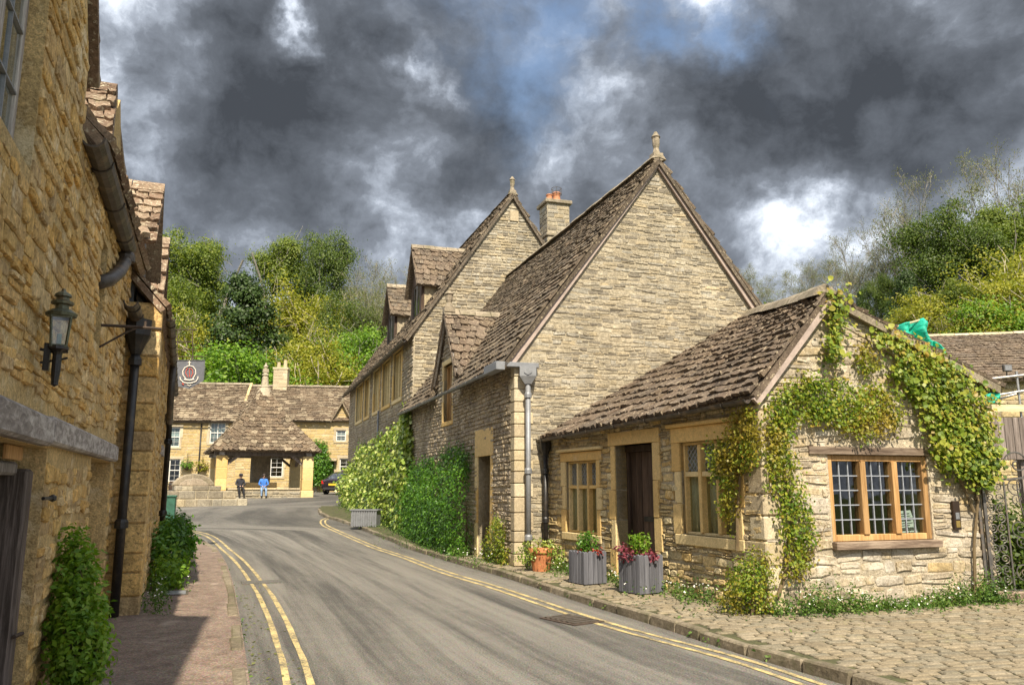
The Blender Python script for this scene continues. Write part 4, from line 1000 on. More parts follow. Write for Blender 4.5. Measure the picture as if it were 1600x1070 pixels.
# ------------------------------------------------------------------ taller house further up
def house_b():
    T = emp('tall_house', 'tall stone house with two roof dormers and a row of mullioned upper windows', 'house', W_BF.P(8, -3, .3))
    L = W_BF.L; uz = W_BF.uz; EV = 6.12; AP = 10.66; sl = (AP-EV)/3.11
    wins = []
    for a, b, y in ((557.5, 566.5, 630), (571, 578, 620), (585, 593.5, 610), (599, 610, 598), (616, 628.5, 584)):
        wins.append((uz(a, y)[0], uz(b, y)[0], 4.28, 5.86))
    ch = [(0, EV), (L-.006, EV)]
    wf = wall_solid(W_BF, -.2, ch, wins, .4).build('street_wall', M['mortar'], T)
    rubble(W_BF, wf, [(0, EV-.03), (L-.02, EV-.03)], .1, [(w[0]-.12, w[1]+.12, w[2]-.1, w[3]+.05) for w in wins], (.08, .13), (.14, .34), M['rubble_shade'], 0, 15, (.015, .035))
    for i, w in enumerate(wins):
        surround(W_BF, wf, *w, jw=.13, lh=.16, sh=.12, nb=2, seed=40+i, inner=-.25, proud=.045)
        mullioned(W_BF, T, *w, 2 if i != 2 else 2, None, .11, -.22, -.03, M['dressed'], False, curtain='plain')
    cg = [(0, EV), (3.11, AP), (6.22, EV)]
    wg = wall_solid(W_BG, -.1, cg, [], .4).build('gable_wall', M['mortar'], T)
    def vis(px, py): return py < 480 and 640 < px < 880 and (py < 560-(px-640)*.8+140)
    rubble(W_BG, wg, [(.02, EV-.03), (3.11, AP-.1), (6.1, EV)], 3.5, [], (.07, .12), (.13, .38), M['rubble_gable'], 260, 17, (.012, .032), vis=vis)
    u, z = W_BG.uz(803, 338); MB().fb(W_BG, u-.14, u+.14, .02, .05, z-.17, z+.17).build('date_stone', M['quoin'], wg)
    vn = .12; top = W_BG.P(3.11, vn, AP+.1); topB = top-_ad*(L+.2); e = .28
    E1 = W_BG.P(-e, vn, EV-e*sl+.08); E0 = E1-_ad*(L+.2); C = [E0, E1, top, topB]
    rf = slab(C, .08, 'roof', M['tile_dark'], T); roof_tiles(C, rf, 30, .27, M['tile_dark'], 120, 25, .07, .75, vis=lambda px, py: py < 560)
    E2 = W_BG.P(6.22+e, vn, EV-e*sl+.08); C2 = [E2, E2-_ad*(L+.2), topB, top]; slab(C2, .08, 'back_roof', M['tile_dark'], T); roof_tiles(C2, rf, 24, .36, M['tile_dark'], 0, 27, .07, .8)
    ridge_row(top, topB, rf, M['ridge'], .5, .18)
    finial(T, W_BG.P(3.11, .02, AP+.08), .62, .10)
    gutter(W_BF, T, -.2, L+.2, e+.06, EV-e*sl+.04, .06, M['gutter'])
    for uu in (uz(595, 640)[0]+.0,): downpipe(T, [W_BF.P(uu, .09, .5), W_BF.P(uu, .09, 4.2)], .03, M['lead'])
    # dormers on the street slope
    for px, py, zr_, w in ((651, 492, 9.3, 1.7), (611, 533, 9.15, 1.7)):
        n0 = -.42; u_, z_ = uz(px, py, n0)
        gabled_dormer(W_BF, T, u_-.15, n0, EV-n0*sl-.05, 8.05, zr_, w, sl, EV+.03, M['tile_cottage'] if px > 640 else M['tile_dark'], True, int(px), .2, nr=8, front=M['oak_dark'], zwin=(EV-n0*sl+.15, 8.0))
    # chimney stack
    r = ray(866, 318); yy = W_BG.P(4.6, -3.2, 0).y; P = r*(yy/r.y)+Vector((0, 0, EYE)); r2 = ray(887, 318); w = (r2*(yy/r2.y)).x-P.x
    wd = 2*w*.86; rz = math.radians(18); st_z = P.z
    mb = MB(); mb.box((P.x, P.y, st_z-1.6), (wd, wd*.95, 2.9), rz); body = mb.build('chimney', M['mortar'], T)
    WC = []
    R = Matrix.Rotation(rz, 3, 'Z'); c4 = [Vector((P.x, P.y, 0))+R@Vector((sx*wd/2, sy*wd*.475, 0)) for sx, sy in ((-1, -1), (1, -1), (1, 1), (-1, 1))]
    for i in range(4):
        Wc = Wall(c4[i], c4[(i+1) % 4]); rubble(Wc, body, [(0, st_z-.16), (Wc.L, st_z-.16)], st_z-2.9, [], (.14, .2), (.22, .4), M['rubble_gable'], 0, 50+i, (.01, .02), vs=SVF, key='flat')
    MB().box((P.x, P.y, st_z-.08), (wd*1.22, wd*1.18, .14), rz).build('chimney_cap', M['ridge'], body, bev=.02)
    MB().box((P.x, P.y, st_z-1.35), (wd*1.14, wd*1.1, .10), rz).build('chimney_band', M['ridge'], body, bev=.02)
    for dx, s in ((-.20, .75), (.08, 1.)):
        q = P+R@Vector((dx, -.02, 0)); MB().lathe(q, [(.15*s, -.02), (.16*s, .05), (.14*s, .22), (.145*s, .34*s), (.17*s, .36*s), (.17*s, .40*s), (.13*s, .40*s)], 12).build('chimney_pot', M['pot_clay'], body, smooth=False)
    q = P+R@Vector((.08, -.02, 0)); cage = MB()
    for k in range(8): a = k*math.pi/4; cage.tube([q+Vector((.19*math.cos(a), .19*math.sin(a), .30)), q+Vector((.19*math.cos(a), .19*math.sin(a), .58))], .008, 4)
    for z in (.34, .57): cage.tube([q+Vector((.19*math.cos(k*math.pi/6), .19*math.sin(k*math.pi/6), z)) for k in range(13)], .009, 4)
    cage.build('bird_guard', M['gate_iron'], body)
    # far and back walls
    W3 = Wall(W_BG.P(6.22, -.405, 0), W_BG.P(6.22, -.4, 0)-_ad*(L-.4)); wall_solid(W3, -.1, [(0, EV), (W3.L, EV)], [], .3).build('back_wall', M['mortar'], T)
    p0 = W_BF.P(0, 0, 0); W4 = Wall(p0+_an*6.22, p0); wall_solid(W4, -.1, [(.31, EV), (3.11, AP), (W4.L-.41, EV)], [], .4).build('far_gable', M['mortar'], T)
house_b()

# ------------------------------------------------------------------ row of houses on the left
W_L2 = Wall(_m0, Vector(_m0)+Vector((-.376, .927, 0))*9)
def left_row():
    T = emp('near_left_house', 'amber rubble house with an old plank door and lantern, nearest on the left', 'house', W_L.P(5, -2, 0))
    uz = W_L.uz; UE = 8.93
    win = (1.75, uz(52, 240)[0]-.02, 3.10, 4.9); u_d = uz(72, 720)[0]; door = (3.02, u_d, .0, 1.73)
    n0_, n1_ = uz(137, 780)[0], uz(168, 780)[0]; niche = (n0_, n1_, .0, 1.74)
    w2 = (uz(156, 420)[0], uz(166, 420)[0], 2.72, 3.62)
    ch = [(-2, 4.0), (-.9, 4.02), (2.1, 7.3), (4.70, 4.42), (4.71, 3.95), (UE, 3.95)]
    wf = wall_solid(W_L, -.2, ch, [win, door, niche, w2], .5).build('street_wall', M['mortar_left'], T)
    rubble(W_L, wf, [(-2, 3.98), (-.9, 4.0), (2.1, 7.2), (4.68, 4.38), (4.69, 3.92), (UE, 3.92)], .05, [(win[0], win[1], win[2]-.02, win[3]+.05), (door[0], door[1], 0, 1.9), (niche[0], niche[1]+.02, 0, 1.9), (3.1, n1_+.08, 1.72, 1.93), w2], (.07, .15), (.11, .36), M['rubble_left'], 300, 33, (.002, .026), .010, u_lim=(-1.9, UE), wav=.05, wild=.35)
    # long timber lintel in two lengths
    for a, b, z in ((2.9, 4.35, 1.735), (4.36, n1_-.02, 1.75)):
        MB().fb(W_L, a, b, -.28, .07, z, z+.17, a*.3).build('timber_lintel', M['beam'], wf, bev=.018)
    # door, set deep, with a broad post
    d = MB().fb(W_L, door[0], door[1]-.17, -.36, -.30, .0, 1.56).build('door', M['oak_aged'], T)
    for k in range(5): x = door[0]+.02+k*.26; MB().fb(W_L, x, x+.25, -.30, -.28, .02, 1.55, k*.19).build('door_plank', M['oak_aged'], d, bev=.004)
    mb = MB()
    for k in range(5):
        for z in np.arange(.2, 1.55, .14): mb.box(W_L.P(door[0]+.14+k*.26, -.275, z), (.018, .018, .018))
    mb.build('door_studs', M['rust'], d)
    MB().tube([W_L.P(door[1]-.42+.05*math.cos(a), -.25, .98+.09*math.sin(a)) for a in np.linspace(0, 6.2, 14)], .011, 6).build('ring_handle', M['rust'], d)
    MB().fb(W_L, door[1]-.168, door[1]-.002, -.34, -.06, .0, 1.60, .7).build('door_post', M['oak_aged'], T, bev=.02)
    MB().fb(W_L, door[0], door[1]-.17, -.35, -.12, 1.56, 1.64, .3).build('door_head', M['oak_grey'], T, bev=.015)
    hg = MB(); a = door[1]-.16
    for z in (.62,): hg.tube([W_L.P(a, -.05, z), W_L.P(a+.2, -.03, z-.01)], .012, 6); hg.lathe(W_L.P(a+.2, -.03, z), [(.02, -.03), (.02, .03)], 6)
    hg.build('iron_pin', M['rust'], T)
    kn = MB(); c = W_L.P(door[1]+.05, .05, 1.42); kn.tube([W_L.P(door[1]-.10, .02, 1.42), c], .012, 6); kn.lathe(c, [(.0, -.025), (.024, -.012), (.024, .012), (0, .025)], 8); kn.build('bell_pull', M['black_iron'], T)
    pl = MB().fb(W_L, u_d-.72, u_d-.28, -.10, -.08, 1.645, 1.725).build('name_board', M['oak_warm'], T, bev=.004)
    # pier and niche fill
    MB().fb(W_L, niche[0]+.001, niche[1]-.001, -.40, -.20, .0, 1.74, .4).build('blocked_doorway', M['quoin'], T)
    # leaded window high in the gable
    mullioned(W_L, T, *win, 3, None, .06, -.16, -.08, M['oak_grey'], cols=2, rows=5, fr=.05, cmat=M['lead'])
    mullioned(W_L, T, *w2, 2, None, .06, -.2, -.1, M['oak_grey'], cols=2, rows=4, cmat=M['lead'])
    # gable roof and main roof
    sl = 1.15
    def gab(uc, hw, zr, ze, n0, nm, par, mat, nr, lean=0, th=.06, np_=0, tw=.3):
        g = None
        for s in (-1, 1):
            nb = -(zr-3.95)/sl; eo = uc+s*hw; ne = min(n0-.3, -(ze-3.95)/sl)
            c = [W_L.P(eo, n0, ze), W_L.P(eo, ne, ze), W_L.P(uc, nb, zr), W_L.P(uc, n0-lean, zr)]
            if s < 0: c = [c[1], c[0], c[3], c[2]]
            g = slab(c, .07, nm, mat, par); roof_tiles(c, g, nr, tw, mat, np_ if s < 0 else 0, 60+nr+s, th, .9, jit=1.6)
        ridge_row(W_L.P(uc, n0-lean, zr), W_L.P(uc, nb, zr), g, M['tile_left'], .4, .13, hgt=.05)
        return g
    gab(2.1, 2.85, 7.42, 4.40, .05, 'gable_roof', T, M['tile_left'], 14)
    E0, E1 = W_L.P(-2, .16, 3.98), W_L.P(UE, .16, 3.98); R0, R1 = W_L.P(-2, -3.5, 7.9), W_L.P(UE, -3.5, 7.9)
    m = slab([W_L.P(5.0, .14, 3.98), E1, R1, W_L.P(5.0, -3.5, 7.9)], .07, 'roof', M['tile_left'], T)
    roof_tiles([W_L.P(5.0, .14, 3.98), E1, R1, W_L.P(5.0, -3.5, 7.9)], m, 22, .3, M['tile_left'], 0, 71, .055)
    # gablet above the eave
    gw = wall_solid(W_L, 3.96, [(6.0, 4.0), (7.4, 5.42), (8.85, 4.0)], [], .12, -.10).build('gablet', M['mortar_left'], T)
    gab(7.4, 1.62, 5.50, 3.98, .06, 'gablet_roof', T, M['tile_left'], 9, .20, .055, 60, .24)
    # iron gutter with swan neck
    gutter(W_L, T, 4.7, 7.55, .07, 3.90, .085, M['gutter'])
    e = W_L.P(7.5, .07, 3.84)
    downpipe(T, [e, W_L.P(7.45, .07, 3.72), W_L.P(7.0, .07, 3.5), W_L.P(6.5, .05, 3.30), W_L.P(6.3, -.02, 3.22)], .06, M['gutter'], 'swan_neck', [W_L.P(7.5, .07, 3.78)])
    gutter(W_L, T, 7.9, 8.85, .11, 3.42, .075, M['gutter'])
    pt = W_L.P(8.78, .13, 0)
    downpipe(T, [pt+Vector((0, 0, .1)), pt+Vector((0, 0, 3.0))], .05, M['black_iron'], collars=[pt+Vector((0, 0, 1.08)), pt+Vector((0, 0, 2.9))])
    hp = MB(); hp.lathe(pt, [(.055, 2.98), (.10, 3.10), (.15, 3.2), (.16, 3.38), (.13, 3.38)], 10); hp.build('rain_head', M['black_iron'], T)
    # back, floor
    W3 = Wall(W_L.P(UE, -.2, 0), W_L.P(UE, -5, 0)); Wb = Wall(W_L.P(UE, -5, 0), W_L.P(-2, -5, 0)); wall_solid(Wb, -.2, [(0, 6), (Wb.L, 6)], [], .3).build('back_wall', M['mortar'], T)
    MB().prism([W_L.P(-1.9, -.55, 2.3), W_L.P(UE-.1, -.55, 2.3), W_L.P(UE-.1, -4.6, 2.3), W_L.P(-1.9, -4.6, 2.3)], (0, 0, .1)).build('floor', M['dark'], T)
    # second house
    T2 = emp('far_left_house', 'amber stone house with two roof gablets and an iron downpipe, beyond the lantern wall', 'house', W_L2.P(4.5, -2, 0))
    U = 9.2; wn = (3.2, 3.9, 2.55, 3.2)
    w_d = (4.6, 5.4, .1, 2.0)
    wf2 = wall_solid(W_L2, -.2, [(0, 3.62), (U, 3.62)], [w_d], .6).build('street_wall', M['mortar_left'], T2)
    rubble(W_L2, wf2, [(.02, 3.6), (U, 3.6)], .05, [(w_d[0], w_d[1], 0, w_d[3]+.1)], (.07, .15), (.12, .36), M['rubble_left'], 90, 36, (.003, .026), .010, wav=.04)
    Wr = Wall(W_L2.P(0, -.5, 0), W_L2.P(0, 0, 0))
    z = .05; k = 0; rg = random.Random(4)
    while z < 3.58:
        h = min(rg.uniform(.2, .34), 3.6-z); b = .46 if k % 2 else .28
        MB().fb(W_L2, -.03, b, -.5, .035, z+.006, z+h-.006, rg.random()).build('quoin', M['rubble_left'], wf2, bev=.016); z += h; k += 1
    d = MB().fb(W_L2, w_d[0], w_d[1], -.3, -.26, .1, 2.0).build('door', M['oak_grey'], T2); MB().fb(W_L2, w_d[0]-.15, w_d[1]+.15, -.3, .05, 2.0, 2.16, .4).build('timber_lintel', M['beam'], wf2)
    c = [W_L2.P(-.05, .07, 3.56), W_L2.P(U+.1, .07, 3.56), W_L2.P(U+.1, -3.3, 7.3), W_L2.P(-.05, -3.3, 7.3)]
    m = slab(c, .07, 'roof', M['tile_left'], T2); roof_tiles(c, m, 20, .3, M['tile_left'], 0, 77, .055)
    for uc, zr, w in ((1.15, 5.42, 1.9), (4.75, 5.72, 1.9)):
        n0 = -.30; h = w/2
        f = wall_solid(W_L2, 3.55, [(uc-h, 4.55), (uc, zr-.08), (uc+h, 4.55)], [(uc-.5, uc+.5, 3.75, 4.5)], .12, n0).build('dormer', M['lead'], T2)
        mullioned(W_L2, f, uc-.5, uc+.5, 3.75, 4.5, 2, None, .05, n0-.1, n0-.03, M['oak_grey'], False)
        for s in (-1, 1):
            a, b = sorted((uc+s*(h-.1), uc+s*(h-.002))); MB().prism([W_L2.P(a, n0-.121, 3.6), W_L2.P(a, n0-.121, 4.53), W_L2.P(a, -1.6, 4.53), W_L2.P(a, -1.6, 3.6)], W_L2.u*(b-a)).build('dormer_cheek', M['lead'], f)
            eo = uc+s*(h+.12); ze = 4.42; cc = [W_L2.P(eo, n0+.2, ze), W_L2.P(eo, -.85, ze), W_L2.P(uc, -2.1, zr), W_L2.P(uc, n0+.2, zr)]
            if s < 0: cc = [cc[1], cc[0], cc[3], cc[2]]
            g = slab(cc, .06, 'dormer_roof', M['tile_left'], f); roof_tiles(cc, g, 7, .26, M['tile_left'], 40 if s < 0 else 0, int(80+uc+s), .055, .92, jit=1.5)
        ridge_row(W_L2.P(uc, n0+.2, zr), W_L2.P(uc, -2.1, zr), g, M['tile_left'], .4, .12, hgt=.05)
    gutter(W_L2, T2, .2, U, .12, 3.50, .05, M['gutter'])
    pt = W_L2.P(6.1, .09, 0); downpipe(T2, [pt+Vector((0, 0, .1)), pt+Vector((0, 0, 2.55)), pt+W_L2.n*-.03+W_L2.u*-.5+Vector((0, 0, 2.75))], .05, M['black_iron'], collars=[pt+Vector((0, 0, z)) for z in (1.0, 2.3)])
    pa = W_L2.P(4.3, .11, 0); downpipe(T2, [pa+Vector((0, 0, 3.48)), pa+Vector((0, 0, 2.85)), pa+W_L2.u*.4+Vector((0, 0, 2.65)), pa+W_L2.u*.8+Vector((0, 0, 2.6))], .055, M['gutter'], 'gutter_outlet')
    Wf = Wall(W_L2.P(U, -.605, 0), W_L2.P(U, -5, 0)); wall_solid(Wf, -.2, [(0, 3.5), (2.7, 7.2), (Wf.L, 4.5)], [], .3).build('far_wall', M['mortar_left'], T2)
    Wb = Wall(W_L2.P(U, -5.0, 0), W_L2.P(0, -5.0, 0)); wall_solid(Wb, -.2, [(0, 4.5), (Wb.L, 4.5)], [], .3).build('back_wall', M['mortar_left'], T2)
left_row()

# ------------------------------------------------------------------ houses behind the square
def far_houses():
    Y = 56.; xa = ray(232, 700); xb = ray(566, 700); p0 = Vector((xa.x/xa.y*Y, Y, 0)); p1 = Vector((xb.x/xb.y*Y, Y+1.5, 0)); W = Wall(p0, p1); uz = W.uz; g = gz(Y)
    us = uz(372, 650)[0]
    T = emp('inn_left_wing', 'sunny stone house with white sash windows under the higher speckled roof', 'house', W.P(3, -3, g))
    T2 = emp('inn_right_wing', 'sunny stone house with a small gablet and a white chimney behind the market cross', 'house', W.P(us+4, -3, g))
    ze = uz(300, 657)[1]; ze2 = uz(480, 656)[1]; zr = uz(330, 603)[1]+.55; zr2 = uz(450, 606)[1]+.5
    def sash(par, a, y0, b, y1, cols=3, rows=4):
        (u0, z1), (u1, z0) = uz(a, y0), uz(b, y1); return (u0, u1, z0, z1)
    L1 = [sash(T, 264, 667, 280, 698), sash(T, 329, 660, 351, 692), sash(T, 265, 717, 280, 752), sash(T, 333, 716, 344, 746)]
    L2 = [sash(T2, 423, 715, 441, 745), sash(T2, 525.5, 672, 540, 689), sash(T2, 531, 716, 550, 741)]
    dr = sash(T2, 509, 720, 521, 757)
    w1 = wall_solid(W, g-.3, [(0, ze), (us, ze)], L1, .4).build('front_wall', M['mortar_pale'], T)
    ga, gb = uz(520, 655)[0], uz(549, 655)[0]; gz_ = uz(533, 629)[1]
    w2 = wall_solid(W, g-.3, [(us+.005, ze2), (ga, ze2), (ga+.001, ze2+.1), ((ga+gb)/2, gz_), (gb, ze2+.1), (gb+.001, ze2), (W.L, ze2)], L2+[dr], .4).build('front_wall', M['mortar_pale'], T2)
    rubble(W, w1, [(0, ze-.02), (us, ze-.02)], g, [(a-.1, b+.1, c-.1, d+.1) for a, b, c, d in L1], (.13, .22), (.25, .6), M['cream_wall'], 0, 91, (.008, .022), vs=SVF, key='flat')
    rubble(W, w2, [(us, ze2-.02), (ga, ze2), ((ga+gb)/2, gz_-.05), (gb, ze2), (W.L, ze2-.02)], g, [(a-.1, b+.1, c-.1, d+.1) for a, b, c, d in L2+[dr]], (.13, .22), (.25, .6), M['cream_wall'], 0, 92, (.008, .022), vs=SVF, key='flat')
    for T_, Ls, w_ in ((T, L1, w1), (T2, L2, w2)):
        for i, q in enumerate(Ls):
            surround(W, w_, *q, jw=.14, lh=.18, sh=.14, nb=2, seed=i, proud=.05, mat=M['quoin'])
            mullioned(W, T_, *q, 1 if q[1]-q[0] < .9 else 2, .5, .05, -.14, -.03, M['white'], False, cols=2, rows=2, cmat=M['white'], fr=.06, curtain='lace' if q[2] > 3.5 else None)
    MB().fb(W, dr[0], dr[1], -.3, -.2, g, dr[3]).build('door', M['oak_dark'], T2)
    MB().fb(W, dr[0]-.3, dr[1]+.2, -.1, .5, dr[3], dr[3]+.12).build('door_hood', M['quoin'], T2)
    # roofs
    c = [W.P(-.3, .3, ze-.05), W.P(us, .3, ze-.05), W.P(us, -3.3, zr), W.P(-.3, -3.3, zr)]; r1 = slab(c, .1, 'roof', M['tile_far'], T); roof_tiles(c, r1, 20, .42, M['tile_far'], 0, 93, .08, .75)
    c = [W.P(us+.0, .3, ze2-.05), W.P(W.L+.3, .3, ze2-.05), W.P(W.L+.3, -3.3, zr2), W.P(us, -3.3, zr2)]; r2 = slab(c, .1, 'roof', M['tile_far'], T2); roof_tiles(c, r2, 19, .42, M['tile_far'], 0, 94, .08, .75, sag=.08)
    ridge_row(W.P(-.3, -3.3, zr), W.P(us, -3.3, zr), r1, M['ridge'], .6, .2); ridge_row(W.P(us, -3.3, zr2), W.P(W.L+.3, -3.3, zr2), r2, M['ridge'], .6, .2)
    MB().prism([W.P(us-.02, .25, ze-.1), W.P(us-.02, -3.3, zr+.12), W.P(us-.02, -6.9, ze-.1)], W.u*.18).build('gable_wall', M['cream_wall'], T)
    MB().prism([W.P(W.L-.3, .0, ze2-.1), W.P(W.L-.3, -3.3, zr2-.1), W.P(W.L-.3, -6.6, ze2-.1)], W.u*.3).build('gable_wall', M['mortar'], T2)
    for s in (-1, 1):
        um = (ga+gb)/2; eo = um+s*((gb-ga)/2+.18); zz = ze2-.05; zz -= .12; cc = [W.P(eo, .32, zz), W.P(eo, .1, zz), W.P(um, -1.0*(gz_-ze2)*1.2, gz_+.1), W.P(um, .32, gz_+.1)]
        if s < 0: cc = [cc[1], cc[0], cc[3], cc[2]]
        slab(cc, .07, 'gablet_roof', M['tile_far'], T2); roof_tiles(cc, r2, 7, .4, M['tile_far'], 0, 95+s, .06, .85)
    finial(T2, W.P((ga+gb)/2, .1, gz_+.05), .5, .1)
    gutter(W, T, 0, us, .36, ze-.12, .06, M['black_iron'], br=False); gutter(W, T2, us, ga-.1, .36, ze2-.12, .06, M['black_iron'], br=False)
    u = uz(313, 700)[0]; downpipe(T, [W.P(u, .1, g), W.P(u, .1, ze-.2)], .05, M['black_iron'])
    # chimney
    (ua, zt), (ub, _) = uz(429.5, 578, -3.3), uz(451, 578, -3.3); w = ub-ua
    ch = MB().fb(W, ua, ub, -3.3-w*.45, -3.3+w*.45, zr2-1.2, zt).build('chimney', M['quoin'], T2); MB().fb(W, ua-.06, ub+.06, -3.36-w*.45, -3.24+w*.45, zt, zt+.15).build('chimney_cap', M['quoin'], ch)
    Wc = Wall(W.P(ua, -3.3+w*.45, 0), W.P(ub, -3.3+w*.45, 0)); rubble(Wc, ch, [(0, zt-.02), (Wc.L, zt-.02)], zr2-.4, [], (.25, .35), (.3, .6), M['quoin'], 0, 97, (.01, .02), vs=SVF, key='flat')
    for k, h in ((.28, .45), (.75, .62)): MB().lathe(W.P(ua+w*k, -3.3, zt+.14), [(.15, 0), (.15, .1), (.12, h), (.14, h+.03), (.1, h+.03)], 10).build('chimney_pot', M['quoin'], ch)
    Wb = Wall(W.P(W.L, -6.6, 0), W.P(0, -6.6, 0)); wall_solid(Wb, 0, [(0, ze2), (Wb.L, ze2)], [], .3).build('back_wall', M['mortar'], T2)
    Wl = Wall(W.P(0, -6.3, 0), W.P(0, -.41, 0)); wall_solid(Wl, 0, [(0, ze), (2.9, zr-.2), (Wl.L, ze)], [], .3).build('side_wall', M['mortar'], T)
    # hanging baskets, tubs
    rg = np.random.default_rng(3); P_ = [(292, 725, M['lf_bush'], 'leafy hanging basket on the sunny wall left of the downpipe', .42), (316, 727, M['lf_yellow'], 'yellow flowering basket beside the thin black downpipe', .45)]
    for px, py, mt, lb, s in P_:
        q = W.hit(px, py, .35); B = emp('hanging_basket', lb, 'flower basket', q, 'flower baskets on the inn wall'); pts, nr = blob_pts([(q, (s, s*.8, s*.75))], 260, rg, 6, .06); leaves('foliage', pts, nr, (.09, .16), mt, B, rg, kind=None)
        MB().lathe(q, [(.05, -.42), (.22, -.25), (.3, -.05), (.28, -.05)], 10).build('basket', M['oak_dark'], B); MB().tube([W.P(W.u.dot(q-W.p0), 0, q.z+.75), q+Vector((0, 0, .72)), q], .015, 5).build('hanging_bracket', M['black_iron'], B)
    for k, (px, s) in enumerate(((273, .42), (286, .38))):
        q = W.hit(px, 769, 2.4); q.z = gz(q.y); B = emp('barrel_tub', ('dark half barrel at the foot of the inn wall, nearer the left houses', 'dark half barrel at the foot of the inn wall, nearer the stone steps')[k], 'barrel', q, 'half barrels by the inn')
        bb = MB().lathe(q, [(s*.8, 0), (s, s*.7), (s*1.02, s*1.1), (s*.86, s*1.9), (s*.75, s*1.9), (s*.7, s*1.75)], 14).build('barrel', M['oak_dark'], B, smooth=False)
        for z in (.4, 1.4): MB().lathe(q, [(s*.98, s*z), (s*1.06, s*z), (s*1.06, s*z+.06), (s*.98, s*z+.06)], 14).build('hoop', M['gate_iron'], bb)
    # creeper on the right wing
    (u0, z0), (u1, z1) = uz(478, 757, .0), uz(513, 690, .0); um = (u0+u1)/2
    pts, nr = blob_pts([(W.P(um+.2, .4, z0+1.2), (.95, .45, 1.3)), (W.P(um, .35, z0+2.3), (.8, .4, .8)), (W.P(um-.2, .4, z0+.6), (.7, .4, .7))], 4500, rg, 9, .10)
    B = emp('wall_shrub', 'dark leafy shrub climbing the far house behind the right pillar', 'shrub', W.P(um, .3, g)); leaves('foliage', pts, nr, (.10, .18), M['lf_bush'], B, rg, kind=None)
    MB().tube([W.P(um, .2, g), W.P(um+.1, .25, g+1.2), W.P(um, .25, g+2.4)], [.07, .05, .02], 6).build('stem', M['bark'], B)
far_houses()

